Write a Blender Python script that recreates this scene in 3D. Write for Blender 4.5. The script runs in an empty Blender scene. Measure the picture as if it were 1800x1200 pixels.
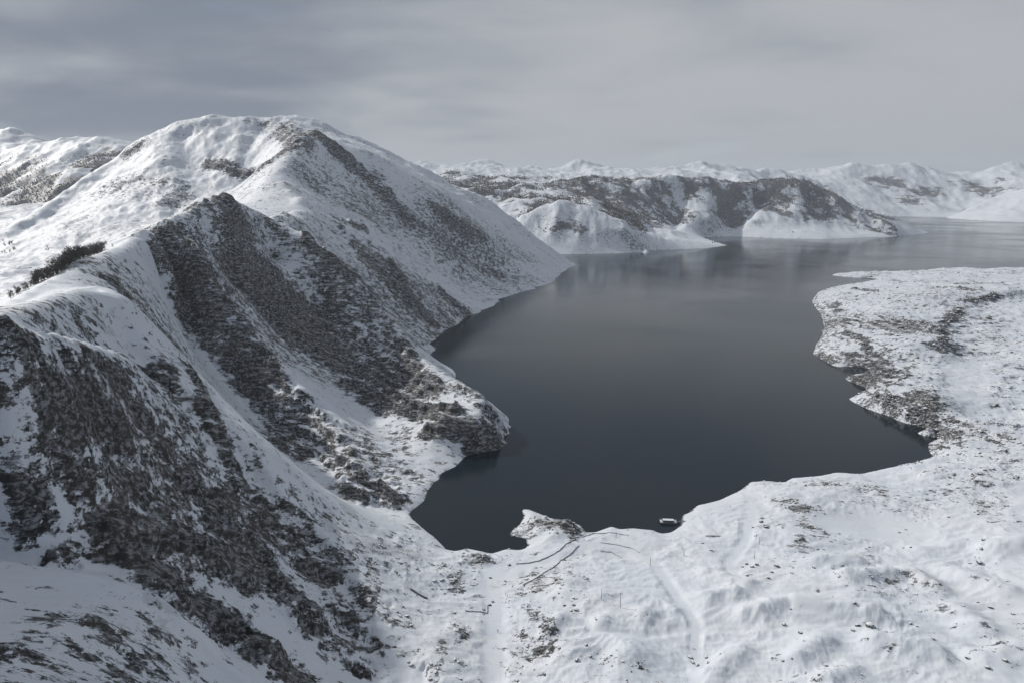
import bpy, math, random
import numpy as np

random.seed(7); rng = np.random.default_rng(7)
sc = bpy.context.scene
COL = sc.collection
R = math.radians

# ---------------------------------------------------------------- camera
cam = bpy.data.objects.new("camera", bpy.data.cameras.new("camera"))
COL.objects.link(cam)
cam.data.sensor_width = 36.0; cam.data.lens = 24.0
cam.data.clip_start = 1.0; cam.data.clip_end = 60000.0
CAM_H, PITCH = 250.0, 12.2
cam.location = (0, 0, CAM_H); cam.rotation_euler = (R(90 - PITCH), 0, 0)
sc.camera = cam

# ---------------------------------------------------------------- sky and sun
SUN_AZ = -54.0      # degrees from the view direction, negative = to the left
SUN_EL = 33.0
w = bpy.data.worlds.new("World"); sc.world = w; w.use_nodes = True
NT = w.node_tree; NT.nodes.clear()
def N(nt, t, **kw):
    n = nt.nodes.new(t)
    for k, v in kw.items(): setattr(n, k, v)
    return n
def mth(nt, op, a, b=None, c=None, clamp=False):
    n = nt.nodes.new('ShaderNodeMath'); n.operation = op; n.use_clamp = clamp
    for i, q in enumerate((a, b, c)):
        if q is None: continue
        if isinstance(q, (int, float)): n.inputs[i].default_value = q
        else: nt.links.new(q, n.inputs[i])
    return n.outputs[0]
def maprange(nt, v, a, b, c=0.0, d=1.0, smooth=True):
    n = nt.nodes.new('ShaderNodeMapRange'); n.interpolation_type = 'SMOOTHSTEP' if smooth else 'LINEAR'
    nt.links.new(v, n.inputs[0])
    for i, q in zip((1, 2, 3, 4), (a, b, c, d)): n.inputs[i].default_value = q
    return n.outputs[0]
def mixc(nt, f, a, b):
    n = nt.nodes.new('ShaderNodeMix'); n.data_type = 'RGBA'
    if isinstance(f, (int, float)): n.inputs[0].default_value = f
    else: nt.links.new(f, n.inputs[0])
    for q, s in ((a, 6), (b, 7)):
        if isinstance(q, tuple): n.inputs[s].default_value = (*q, 1)
        else: nt.links.new(q, n.inputs[s])
    return n.outputs[2]
def noise(nt, vec, scale, detail=4.0, rough=0.5, dist=0.0):
    n = nt.nodes.new('ShaderNodeTexNoise'); n.noise_dimensions = '3D'
    if vec is not None: nt.links.new(vec, n.inputs['Vector'])
    n.inputs['Scale'].default_value = scale; n.inputs['Detail'].default_value = detail
    n.inputs['Roughness'].default_value = rough; n.inputs['Distortion'].default_value = dist
    return n.outputs[0]
sky = N(NT, 'ShaderNodeTexSky', sky_type='NISHITA', sun_disc=False)
sky.sun_elevation = R(SUN_EL); sky.sun_rotation = R(SUN_AZ); sky.altitude = 1500; sky.air_density = 1.0; sky.dust_density = 1.0
tc = N(NT, 'ShaderNodeTexCoord'); sep = N(NT, 'ShaderNodeSeparateXYZ'); NT.links.new(tc.outputs['Generated'], sep.inputs[0])
# a cloud deck at one altitude: the view direction meets it at xy / z
zz = mth(NT, 'ADD', mth(NT, 'MAXIMUM', sep.outputs[2], 0.0), 0.20)
cmb = N(NT, 'ShaderNodeCombineXYZ')
NT.links.new(mth(NT, 'DIVIDE', sep.outputs[0], zz), cmb.inputs[0]); NT.links.new(mth(NT, 'DIVIDE', sep.outputs[1], zz), cmb.inputs[1])
mp = N(NT, 'ShaderNodeMapping'); NT.links.new(cmb.outputs[0], mp.inputs[0])
mp.inputs['Rotation'].default_value = (0, 0, R(18)); mp.inputs['Scale'].default_value = (0.75, 1.0, 1.0); mp.inputs['Location'].default_value = (23.95, -12.8, 5.2)
cv = mp.outputs[0]
cover = noise(NT, cv, 0.7, 5.0, 0.52, 0.3)
dens = noise(NT, cv, 0.62, 4.0, 0.45, 0.5)
fine = noise(NT, cv, 1.6, 5.0, 0.5, 0.5)
gap = maprange(NT, mth(NT, 'ADD', cover, mth(NT, 'MULTIPLY', fine, 0.25)), 0.40, 0.52, 0.0, 1.0)
tone = mth(NT, 'ADD', dens, mth(NT, 'MULTIPLY', mth(NT, 'SUBTRACT', fine, 0.5), 0.45))
# far off the deck is seen edge-on and thins towards the horizon
tone = mth(NT, 'ADD', tone, maprange(NT, sep.outputs[2], 0.10, 0.02, 0.0, 0.16))
ccol = mixc(NT, maprange(NT, tone, 0.33, 0.66), (2.05, 2.38, 2.95), (4.5, 4.7, 4.98))
bg = N(NT, 'ShaderNodeBackground'); out = N(NT, 'ShaderNodeOutputWorld')
NT.links.new(mixc(NT, mth(NT, 'MULTIPLY_ADD', gap, 0.25, 0.75), sky.outputs[0], ccol), bg.inputs[0])
bg.inputs[1].default_value = 0.10
NT.links.new(bg.outputs[0], out.inputs[0])

sl = bpy.data.lights.new("sun", 'SUN'); sl.energy = 3.5; sl.angle = R(1.2); sl.color = (1.0, 0.955, 0.885)
so = bpy.data.objects.new("sun", sl); COL.objects.link(so)
so.rotation_euler = (R(90 - SUN_EL), 0, -R(SUN_AZ) + math.pi)
sc.view_settings.view_transform = 'Standard'; sc.view_settings.look = 'None'
sc.view_settings.exposure = 0.0; sc.view_settings.gamma = 1.0; sc.view_settings.use_curve_mapping = False

# ---------------------------------------------------------------- layout data, all in metres; the lake surface is z = 0
# CONTROL: x, y, z, region.  ROCK / FOREST / SMOOTH / MOUND: strokes x,y,z - x,y,z, radius at each end, strength
CONTROL=[
 (226.1,2469.3,0.0,-1),(245.2,2464.3,-9.9,-1),(191.0,2333.5,0.0,-1),(209.1,2328.9,-9.3,-1),(155.9,2197.8,0.0,-1),(173.1,2194.1,-8.8,-1),(130.1,2056.6,0.0,-1),(146.3,2053.6,-8.2,-1),
 (104.3,1915.4,0.0,-1),(119.2,1911.9,-7.7,-1),(86.5,1868.3,0.0,-1),(100.5,1863.1,-7.5,-1),(68.7,1821.3,0.0,-1),(81.8,1814.7,-7.3,-1),(49.2,1794.1,0.0,-1),(60.9,1785.7,-7.2,-1),
 (29.7,1766.9,0.0,-1),(42.0,1760.0,-7.1,-1),(15.1,1733.6,0.0,-1),(27.8,1728.1,-6.9,-1),(0.5,1700.4,0.0,-1),(13.0,1694.9,-6.8,-1),(-14.0,1667.1,0.0,-1),(-1.2,1663.6,-6.7,-1),
 (-26.4,1601.7,0.0,-1),(-13.9,1599.3,-6.4,-1),(-38.9,1536.4,0.0,-1),(-27.0,1533.1,-6.1,-1),(-53.5,1501.7,0.0,-1),(-42.4,1497.0,-6.0,-1),(-68.1,1467.0,0.0,-1),(-57.3,1462.5,-5.9,-1),
 (-81.6,1435.2,0.0,-1),(-71.0,1430.8,-5.7,-1),(-95.0,1403.5,0.0,-1),(-84.1,1400.7,-5.6,-1),(-102.7,1353.1,0.0,-1),(-92.0,1351.4,-5.4,-1),(-110.5,1302.7,0.0,-1),(-100.3,1300.6,-5.2,-1),
 (-118.3,1280.1,0.0,-1),(-108.6,1276.7,-5.1,-1),(-126.0,1257.4,0.0,-1),(-116.2,1255.6,-5.0,-1),(-130.3,1213.9,0.0,-1),(-120.7,1213.0,-4.9,-1),(-134.6,1170.5,0.0,-1),(-125.3,1171.0,-4.7,-1),
 (-124.4,1102.8,0.0,-1),(-115.6,1103.3,-4.4,-1),(-128.7,1076.4,0.0,-1),(-120.2,1075.0,-4.3,-1),(-133.1,1049.9,0.0,-1),(-124.7,1048.9,-4.2,-1),(-135.6,1019.7,0.0,-1),(-127.4,1019.1,-4.1,-1),
 (-4.4,722.4,0.0,-1),(1.5,721.6,-3.0,-1),(-7.4,722.7,1.3,-1),(-6.7,704.1,0.0,-1),(-0.8,703.3,-3.0,-1),(-9.7,704.5,1.3,-1),(-9.0,685.8,0.0,-1),(-3.0,685.7,-3.0,-1),
 (-12.0,685.8,1.3,-1),(-7.4,671.5,0.0,-1),(-1.5,672.2,-3.0,-1),(-10.4,671.2,1.3,-1),(-5.8,657.3,0.0,-1),(0.1,656.1,-3.0,-1),(-8.7,657.9,1.3,-1),(-11.4,651.0,0.0,-1),
 (-7.0,647.0,-3.0,-1),(-13.7,653.0,1.3,-1),(-17.1,644.6,0.0,-1),(-13.1,640.1,-3.0,-1),(-19.0,646.9,1.3,-1),(-21.7,642.1,0.0,-1),(-18.8,636.8,-3.0,-1),(-23.2,644.7,1.3,-1),
 (-26.3,639.5,0.0,-1),(-23.4,634.3,-3.0,-1),(-27.8,642.1,1.3,-1),(-31.0,636.9,0.0,-1),(-28.0,631.7,-3.0,-1),(-32.4,639.6,1.3,-1),(-35.5,634.4,0.0,-1),(-32.6,629.2,-3.0,-1),
 (-36.9,637.1,1.3,-1),(-40.0,631.9,0.0,-1),(-37.1,626.7,-3.0,-1),(-41.5,634.6,1.3,-1),(-44.5,629.4,0.0,-1),(-47.1,631.0,1.3,-1),(-47.5,619.9,0.0,-1),(-41.7,618.2,-3.0,-1),
 (-50.3,620.8,1.3,-1),(-50.4,610.4,0.0,-1),(-44.7,608.6,-3.0,-1),(-53.3,611.3,1.3,-1),(-53.3,600.9,0.0,-1),(-47.9,598.4,-3.0,-1),(-56.1,602.2,1.3,-1),(-56.8,596.5,0.0,-1),
 (-52.1,592.8,-3.0,-1),(-59.2,598.3,1.3,-1),(-60.3,592.0,0.0,-1),(-55.5,588.3,-3.0,-1),(-62.7,593.8,1.3,-1),(-63.8,587.5,0.0,-1),(-58.2,585.2,-3.0,-1),(-66.5,588.7,1.3,-1),
 (-66.1,578.0,0.0,-1),(-60.3,576.6,-3.0,-1),(-69.0,578.7,1.3,-1),(-68.5,568.5,0.0,-1),(-62.6,567.1,-3.0,-1),(-71.4,569.1,1.3,-1),(-70.5,558.3,0.0,-1),(-64.6,557.1,-3.0,-1),
 (-73.5,558.9,1.3,-1),(-72.6,548.2,0.0,-1),(-66.6,547.4,-3.0,-1),(-75.6,548.5,1.3,-1),(-73.0,538.1,0.0,-1),(-67.0,537.8,-3.0,-1),(-76.0,538.2,1.3,-1),(-73.5,528.1,0.0,-1),
 (-67.6,526.9,-3.0,-1),(-76.4,528.6,1.3,-1),(-76.2,521.8,0.0,-1),(-70.7,519.4,-3.0,-1),(-79.0,523.0,1.3,-1),(-78.9,515.5,0.0,-1),(-73.4,513.1,-3.0,-1),(-81.7,516.7,1.3,-1),
 (-81.7,509.3,0.0,-1),(-75.7,508.8,-3.0,-1),(-84.7,509.5,1.3,-1),(-80.2,499.3,0.0,-1),(-74.5,501.2,-3.0,-1),(-83.1,498.4,1.3,-1),(-76.8,494.0,0.0,-1),(-71.8,497.2,-3.0,-1),
 (-79.4,492.4,1.3,-1),(-73.4,488.6,0.0,-1),(-68.4,491.8,-3.0,-1),(-76.0,487.0,1.3,-1),(-70.0,483.2,0.0,-1),(-65.1,486.6,-3.0,-1),(-72.5,481.6,1.3,-1),(-66.8,478.8,0.0,-1),
 (-61.9,482.3,-3.0,-1),(-69.2,477.0,1.3,-1),(-63.6,474.4,0.0,-1),(-58.7,477.9,-3.0,-1),(-66.0,472.6,1.3,-1),(-60.4,469.9,0.0,-1),(-55.5,473.4,-3.0,-1),(-62.8,468.2,1.3,-1),
 (-57.1,465.5,0.0,-1),(-52.1,468.8,-3.0,-1),(-59.6,463.8,1.3,-1),(-53.8,459.9,0.0,-1),(-48.6,463.0,-3.0,-1),(-56.4,458.4,1.3,-1),(-50.4,454.4,0.0,-1),(-45.3,457.5,-3.0,-1),
 (-53.0,452.8,1.3,-1),(-47.1,448.8,0.0,-1),(-42.8,453.0,-3.0,-1),(-49.3,446.7,1.3,-1),(-43.9,447.6,0.0,-1),(-45.0,444.8,1.3,-1),(-40.8,446.4,0.0,-1),(-40.4,443.4,1.3,-1),
 (-36.8,448.4,0.0,-1),(-39.5,453.8,-3.0,-1),(-35.5,445.8,1.3,-1),(-32.9,450.4,0.0,-1),(-33.4,456.4,-3.0,-1),(-32.6,447.5,1.3,-1),(-29.4,449.1,0.0,-1),(-27.2,454.7,-3.0,-1),
 (-30.5,446.3,1.3,-1),(-25.9,447.8,0.0,-1),(-23.8,453.4,-3.0,-1),(-27.0,445.0,1.3,-1),(-22.4,446.4,0.0,-1),(-20.3,452.0,-3.0,-1),(-23.5,443.6,1.3,-1),(-18.3,444.8,0.0,-1),
 (-16.1,450.4,-3.0,-1),(-19.4,442.0,1.3,-1),(-14.2,443.3,0.0,-1),(-14.6,449.2,-3.0,-1),(-14.0,440.3,1.3,-1),(-10.8,445.4,0.0,-1),(-9.2,442.8,1.3,-1),(-7.5,447.5,0.0,-1),
 (-10.7,452.6,-3.0,-1),(-5.9,445.0,1.3,-1),(-4.1,449.6,0.0,-1),(-5.5,455.5,-3.0,-1),(-3.4,446.7,1.3,-1),(-0.7,449.1,0.0,-1),(0.2,455.0,-3.0,-1),(-1.2,446.1,1.3,-1),
 (2.7,448.6,0.0,-1),(3.7,454.5,-3.0,-1),(2.3,445.6,1.3,-1),(6.1,448.0,0.0,-1),(7.5,445.4,1.3,-1),(11.1,452.9,0.0,-1),(5.6,455.2,-3.0,-1),(13.9,451.7,1.3,-1),
 (10.9,459.2,0.0,-1),(4.9,458.9,-3.0,-1),(13.9,459.3,1.3,-1),(10.6,465.5,0.0,-1),(13.2,467.0,1.3,-1),(6.6,466.6,0.0,-1),(4.9,460.9,-3.0,-1),(7.5,469.5,1.3,-1),
 (2.7,467.8,0.0,-1),(1.0,462.0,-3.0,-1),(3.5,470.7,1.3,-1),(-1.3,468.9,0.0,-1),(-6.9,466.8,-3.0,-1),(1.5,470.0,1.3,-1),(-0.4,476.0,0.0,-1),(-6.1,477.9,-3.0,-1),
 (2.4,475.0,1.3,-1),(3.1,481.9,0.0,-1),(-2.1,485.0,-3.0,-1),(5.7,480.4,1.3,-1),(6.6,487.9,0.0,-1),(1.0,490.1,-3.0,-1),(9.4,486.8,1.3,-1),(8.3,495.1,0.0,-1),
 (2.5,496.4,-3.0,-1),(11.2,494.4,1.3,-1),(10.0,502.3,0.0,-1),(4.0,502.6,-3.0,-1),(13.0,502.1,1.3,-1),(9.3,514.4,0.0,-1),(3.5,515.9,-3.0,-1),(12.7,512.3,0.0,-1),
 (15.8,517.5,-3.0,-1),(11.1,509.8,1.3,-1),(16.1,510.3,0.0,-1),(19.8,515.0,-3.0,-1),(14.3,507.9,1.3,-1),(20.5,506.3,0.0,-1),(24.5,510.7,-3.0,-1),(18.5,504.1,1.3,-1),
 (24.9,502.3,0.0,-1),(28.8,506.9,-3.0,-1),(23.0,500.0,1.3,-1),(29.2,498.9,0.0,-1),(33.0,503.6,-3.0,-1),(27.4,496.5,1.3,-1),(33.6,495.5,0.0,-1),(36.4,500.7,-3.0,-1),
 (32.1,492.8,1.3,-1),(37.2,494.5,0.0,-1),(38.7,500.3,-3.0,-1),(36.5,491.6,1.3,-1),(40.9,493.6,0.0,-1),(42.4,499.4,-3.0,-1),(40.1,490.7,1.3,-1),(44.5,492.6,0.0,-1),
 (47.4,497.9,-3.0,-1),(43.1,490.0,1.3,-1),(48.7,489.3,0.0,-1),(52.4,494.0,-3.0,-1),(46.8,487.0,1.3,-1),(52.8,486.0,0.0,-1),(57.9,489.2,-3.0,-1),(50.2,484.4,1.3,-1),
 (54.4,480.1,0.0,-1),(60.2,481.7,-3.0,-1),(51.5,479.3,1.3,-1),(55.9,474.2,0.0,-1),(53.6,472.3,1.3,-1),(59.2,474.2,0.0,-1),(59.2,471.2,1.3,-1),(62.4,474.2,0.0,-1),
 (63.3,471.4,1.3,-1),(65.9,476.4,0.0,-1),(62.7,481.5,-3.0,-1),(67.5,473.9,1.3,-1),(69.4,478.7,0.0,-1),(66.2,483.8,-3.0,-1),(71.0,476.2,1.3,-1),(73.0,481.0,0.0,-1),
 (69.8,486.0,-3.0,-1),(74.6,478.4,1.3,-1),(76.6,483.2,0.0,-1),(76.6,489.2,-3.0,-1),(76.6,480.2,1.3,-1),(79.5,481.0,0.0,-1),(83.2,485.7,-3.0,-1),(77.7,478.6,1.3,-1),
 (82.4,478.7,0.0,-1),(81.9,475.7,1.3,-1),(86.9,479.6,0.0,-1),(85.8,485.5,-3.0,-1),(87.5,476.7,1.3,-1),(91.4,480.5,0.0,-1),(91.4,486.5,-3.0,-1),(91.4,477.5,1.3,-1),
 (95.6,479.6,0.0,-1),(96.9,485.5,-3.0,-1),(95.0,476.7,1.3,-1),(99.8,478.7,0.0,-1),(101.1,484.6,-3.0,-1),(99.2,475.8,1.3,-1),(104.0,477.8,0.0,-1),(105.2,483.7,-3.0,-1),
 (103.3,474.9,1.3,-1),(108.1,476.9,0.0,-1),(111.7,481.7,-3.0,-1),(106.3,474.5,1.3,-1),(112.2,471.6,0.0,-1),(110.9,468.9,1.3,-1),(116.3,472.9,0.0,-1),(114.5,478.6,-3.0,-1),
 (117.2,470.0,1.3,-1),(120.5,474.2,0.0,-1),(117.2,479.2,-3.0,-1),(122.1,471.7,1.3,-1),(123.9,477.8,0.0,-1),(119.6,482.0,-3.0,-1),(126.1,475.7,1.3,-1),(127.4,481.4,0.0,-1),
 (122.3,484.6,-3.0,-1),(129.9,479.8,1.3,-1),(131.6,489.8,0.0,-1),(126.0,492.0,-3.0,-1),(134.3,488.6,1.3,-1),(135.9,502.3,0.0,-1),(130.9,505.5,-3.0,-1),(138.5,500.7,1.3,-1),
 (142.6,507.3,0.0,-1),(138.4,511.5,-3.0,-1),(144.7,505.1,1.3,-1),(147.2,513.4,0.0,-1),(142.4,517.0,-3.0,-1),(149.6,511.6,1.3,-1),(151.8,519.6,0.0,-1),(147.8,524.0,-3.0,-1),
 (153.9,517.4,1.3,-1),(156.2,521.7,0.0,-1),(153.6,527.1,-3.0,-1),(157.5,519.0,1.3,-1),(160.6,523.8,0.0,-1),(158.0,529.2,-3.0,-1),(161.9,521.1,1.3,-1),(165.0,526.0,0.0,-1),
 (162.3,531.4,-3.0,-1),(166.3,523.3,1.3,-1),(169.3,528.1,0.0,-1),(166.7,533.5,-3.0,-1),(170.7,525.4,1.3,-1),(173.7,530.2,0.0,-1),(170.4,535.2,-3.0,-1),(175.4,527.7,1.3,-1),
 (179.3,534.7,0.0,-1),(175.6,539.4,-3.0,-1),(181.2,532.4,1.3,-1),(185.0,539.2,0.0,-1),(181.2,543.9,-3.0,-1),(186.8,536.9,1.3,-1),(190.6,543.7,0.0,-1),(186.8,548.4,-3.0,-1),
 (192.4,541.3,1.3,-1),(196.2,548.2,0.0,-1),(192.0,552.4,-3.0,-1),(198.3,546.0,1.3,-1),(201.6,554.5,0.0,-1),(197.1,558.4,-3.0,-1),(203.9,552.6,1.3,-1),(207.1,560.9,0.0,-1),
 (202.5,564.8,-3.0,-1),(209.4,558.9,1.3,-1),(212.5,567.2,0.0,-1),(209.1,572.2,-3.0,-1),(214.2,564.8,1.3,-1),(216.9,567.6,0.0,-1),(216.3,573.6,-3.0,-1),(217.2,564.6,1.3,-1),
 (221.3,568.0,0.0,-1),(220.7,574.0,-3.0,-1),(221.5,565.1,1.3,-1),(225.6,568.5,0.0,-1),(225.8,574.5,-3.0,-1),(225.6,565.5,1.3,-1),(229.8,567.8,0.0,-1),(230.7,573.8,-3.0,-1),
 (229.4,564.9,1.3,-1),(234.0,567.2,0.0,-1),(234.9,573.2,-3.0,-1),(233.6,564.3,1.3,-1),(238.2,566.6,0.0,-1),(239.1,572.5,-3.0,-1),(237.8,563.6,1.3,-1),(242.4,566.0,0.0,-1),
 (244.0,563.5,1.3,-1),(250.9,574.7,0.0,-1),(247.4,579.5,-3.0,-1),(252.7,572.3,1.3,-1),(255.6,575.5,0.0,-1),(254.5,581.4,-3.0,-1),(256.1,572.6,1.3,-1),(260.2,576.4,0.0,-1),
 (259.1,582.3,-3.0,-1),(260.8,573.4,1.3,-1),(264.9,577.2,0.0,-1),(263.8,583.1,-3.0,-1),(265.4,574.3,1.3,-1),(269.5,578.1,0.0,-1),(268.4,584.0,-3.0,-1),(270.0,575.1,1.3,-1),
 (274.1,578.9,0.0,-1),(273.1,584.8,-3.0,-1),(274.7,576.0,1.3,-1),(278.8,579.8,0.0,-1),(277.0,585.5,-3.0,-1),(279.7,576.9,1.3,-1),(285.1,582.4,0.0,-1),(282.9,587.9,-3.0,-1),
 (286.3,579.6,1.3,-1),(291.5,584.9,0.0,-1),(289.2,590.5,-3.0,-1),(292.6,582.2,1.3,-1),(297.9,587.5,0.0,-1),(297.0,593.5,-3.0,-1),(298.3,584.6,1.3,-1),(302.6,586.6,0.0,-1),
 (303.8,592.4,-3.0,-1),(302.0,583.6,1.3,-1),(307.4,585.6,0.0,-1),(308.6,591.5,-3.0,-1),(306.7,582.6,1.3,-1),(312.1,584.6,0.0,-1),(313.3,590.5,-3.0,-1),(311.5,581.7,1.3,-1),
 (316.8,583.6,0.0,-1),(316.0,589.6,-3.0,-1),(317.2,580.7,1.3,-1),(322.5,586.1,0.0,-1),(320.1,591.6,-3.0,-1),(323.7,583.3,1.3,-1),(328.1,588.5,0.0,-1),(325.7,594.0,-3.0,-1),
 (329.3,585.7,1.3,-1),(333.7,590.9,0.0,-1),(331.4,596.4,-3.0,-1),(334.9,588.2,1.3,-1),(339.4,593.3,0.0,-1),(337.0,598.8,-3.0,-1),(340.6,590.6,1.3,-1),(345.0,595.8,0.0,-1),
 (342.6,601.3,-3.0,-1),(346.2,593.0,1.3,-1),(350.6,598.2,0.0,-1),(348.4,603.8,-3.0,-1),(351.7,595.4,1.3,-1),(356.0,600.1,0.0,-1),(353.9,605.8,-3.0,-1),(357.0,597.3,1.3,-1),
 (361.3,602.0,0.0,-1),(359.3,607.7,-3.0,-1),(362.3,599.2,1.3,-1),(366.7,604.0,0.0,-1),(364.6,609.6,-3.0,-1),(367.7,601.1,1.3,-1),(372.0,605.9,0.0,-1),(370.0,611.5,-3.0,-1),
 (373.0,603.1,1.3,-1),(377.4,607.8,0.0,-1),(374.9,613.3,-3.0,-1),(378.6,605.1,1.3,-1),(383.8,611.3,0.0,-1),(380.9,616.5,-3.0,-1),(385.2,608.6,1.3,-1),(390.1,614.7,0.0,-1),
 (387.3,620.0,-3.0,-1),(391.6,612.0,1.3,-1),(396.5,618.1,0.0,-1),(393.7,623.4,-3.0,-1),(397.9,615.5,1.3,-1),(402.9,621.6,0.0,-1),(400.1,626.8,-3.0,-1),(404.3,618.9,1.3,-1),
 (409.3,625.0,0.0,-1),(404.5,628.6,-3.0,-1),(411.7,623.2,1.3,-1),(412.9,634.8,0.0,-1),(407.3,636.9,-3.0,-1),(416.6,644.6,0.0,-1),(411.0,647.0,-3.0,-1),(423.7,660.5,0.0,-1),
 (418.7,663.8,-3.0,-1),(430.7,666.3,0.0,-1),(426.9,670.9,-3.0,-1),(437.7,672.1,0.0,-1),(434.3,677.0,-3.0,-1),(448.9,678.9,0.0,-1),(445.8,684.0,-3.0,-1),(443.3,681.0,-3.0,-1),
 (454.9,694.6,0.0,-1),(449.1,696.0,-3.0,-1),(454.0,700.7,0.0,-1),(448.1,699.8,-3.0,-1),(453.1,706.8,0.0,-1),(447.2,705.9,-3.0,-1),(452.3,712.9,0.0,-1),(446.7,710.6,-3.0,-1),
 (448.9,716.7,0.0,-1),(445.6,720.5,0.0,-1),(441.1,716.6,-3.0,-1),(442.3,724.4,0.0,-1),(437.8,720.4,-3.0,-1),(439.0,728.2,0.0,-1),(433.6,725.6,-3.0,-1),(437.2,735.2,0.0,-1),
 (431.4,733.8,-3.0,-1),(435.4,742.3,0.0,-1),(429.6,740.8,-3.0,-1),(433.6,749.4,0.0,-1),(427.7,747.9,-3.0,-1),(431.7,756.4,0.0,-1),(426.0,754.6,-3.0,-1),(429.5,762.4,0.0,-1),
 (423.8,760.2,-3.0,-1),(427.2,768.3,0.0,-1),(421.4,766.1,-3.1,-1),(424.9,774.2,0.0,-1),(419.1,772.0,-3.1,-1),(422.6,780.1,0.0,-1),(416.5,778.8,-3.1,-1),(421.6,789.4,0.0,-1),
 (415.3,788.7,-3.2,-1),(420.6,798.6,0.0,-1),(414.3,798.0,-3.2,-1),(419.7,807.9,0.0,-1),(413.2,807.2,-3.2,-1),(418.7,817.1,0.0,-1),(412.8,820.0,-3.3,-1),(428.7,826.3,0.0,-1),
 (424.3,831.2,-3.3,-1),(438.8,835.5,0.0,-1),(434.3,840.4,-3.3,-1),(448.9,844.6,0.0,-1),(444.4,849.6,-3.4,-1),(459.0,853.8,0.0,-1),(454.4,858.8,-3.4,-1),(469.1,862.9,0.0,-1),
 (462.9,866.0,-3.5,-1),(467.5,871.1,0.0,-1),(460.7,869.8,-3.5,-1),(466.0,879.3,0.0,-1),(459.1,877.9,-3.5,-1),(464.0,888.8,0.0,-1),(457.0,887.3,-3.6,-1),(462.0,898.4,0.0,-1),
 (454.9,896.9,-3.6,-1),(459.9,907.9,0.0,-1),(453.1,910.3,-3.6,-1),(479.0,947.8,0.0,-1),(471.8,950.2,-3.8,-1),(478.5,962.2,0.0,-1),(470.8,962.0,-3.8,-1),(478.1,976.7,0.0,-1),
 (470.2,976.4,-3.9,-1),(477.6,991.1,0.0,-1),(469.7,991.2,-4.0,-1),(478.4,1008.8,0.0,-1),(470.3,1009.1,-4.0,-1),(479.2,1026.4,0.0,-1),(471.0,1026.8,-4.1,-1),(480.0,1044.0,0.0,-1),
 (471.6,1044.4,-4.2,-1),(480.7,1061.7,0.0,-1),(472.8,1064.7,-4.2,-1),(503.0,1104.4,0.0,-1),(495.2,1108.5,-4.4,-1),(525.3,1147.0,0.0,-1),(517.3,1151.4,-4.6,-1),(548.4,1187.5,0.0,-1),
 (540.2,1192.2,-4.8,-1),(571.5,1228.0,0.0,-1),(563.0,1232.8,-4.9,-1),(594.6,1268.4,0.0,-1),(585.3,1272.5,-5.1,-1),(616.7,1332.7,0.0,-1),(606.7,1336.3,-5.3,-1),(639.7,1392.6,0.0,-1),
 (629.3,1396.5,-5.6,-1),(662.6,1452.4,0.0,-1),(651.7,1456.3,-5.8,-1),(679.7,1505.7,0.0,-1),(668.2,1509.4,-6.0,-1),(696.8,1559.0,0.0,-1),(684.9,1562.8,-6.2,-1),(713.9,1612.3,0.0,-1),
 (702.1,1617.5,-6.4,-1),(751.4,1684.4,0.0,-1),(739.5,1690.6,-6.7,-1),(788.9,1756.4,0.0,-1),(777.0,1763.9,-7.0,-1),(812.2,1781.2,0.0,-1),(801.8,1790.9,-7.1,-1),(835.4,1806.0,0.0,-1),
 (824.9,1815.8,-7.2,-1),(858.6,1830.7,0.0,-1),(848.0,1840.7,-7.3,-1),(881.9,1855.5,0.0,-1),(872.0,1866.5,-7.4,-1),(902.8,1870.5,0.0,-1),(894.1,1882.6,-7.5,-1),(923.8,1885.4,0.0,-1),
 (915.0,1897.7,-7.5,-1),(944.7,1900.4,0.0,-1),(935.9,1912.8,-7.6,-1),(965.7,1915.4,0.0,-1),(955.7,1927.0,-7.7,-1),(996.3,1944.8,0.0,-1),(985.5,1956.0,-7.8,-1),(1026.9,1974.3,0.0,-1),
 (1015.9,1985.7,-7.9,-1),(1057.5,2003.7,0.0,-1),(1046.3,2015.3,-8.0,-1),(1088.1,2033.2,0.0,-1),(1076.8,2044.9,-8.1,-1),(1099.0,2054.2,0.0,-1),(1076.1,2059.0,0.0,-1),(1053.3,2063.7,0.0,-1),
 (1049.9,2047.5,-8.3,-1),(1030.4,2068.5,0.0,-1),(1020.0,2055.6,-8.3,-1),(1019.8,2090.7,0.0,-1),(1004.7,2083.4,-8.4,-1),(1009.1,2112.8,0.0,-1),(993.9,2105.6,-8.5,-1),(998.5,2135.0,0.0,-1),
 (982.1,2139.9,-8.5,-1),(1027.1,2173.9,0.0,-1),(1016.1,2187.3,-8.7,-1),(1054.0,2180.3,0.0,-1),(1049.9,2197.2,-8.7,-1),(1080.9,2186.7,0.0,-1),(1076.8,2203.7,-8.7,-1),(1107.8,2193.1,0.0,-1),
 (1103.7,2210.2,-8.8,-1),(1134.7,2199.5,0.0,-1),(1130.6,2216.6,-8.8,-1),(1161.5,2205.9,0.0,-1),(1158.7,2223.4,-8.8,-1),(1191.3,2208.7,0.0,-1),(1189.7,2226.3,-8.8,-1),(1221.0,2211.4,0.0,-1),
 (1219.4,2229.0,-8.8,-1),(1250.7,2214.1,0.0,-1),(1248.1,2231.6,-8.9,-1),(1275.5,2219.6,0.0,-1),(1271.6,2236.9,-8.9,-1),(1300.2,2225.1,0.0,-1),(1296.3,2242.5,-8.9,-1),(1324.9,2230.6,0.0,-1),
 (1313.8,2244.6,-8.9,-1),(1404.4,2307.9,0.0,-1),(1393.7,2322.9,-9.2,-1),(1430.6,2306.5,0.0,-1),(1431.6,2324.9,-9.2,-1),(1456.8,2305.0,0.0,-1),(1457.8,2323.4,-9.2,-1),(1483.0,2303.5,0.0,-1),
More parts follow.
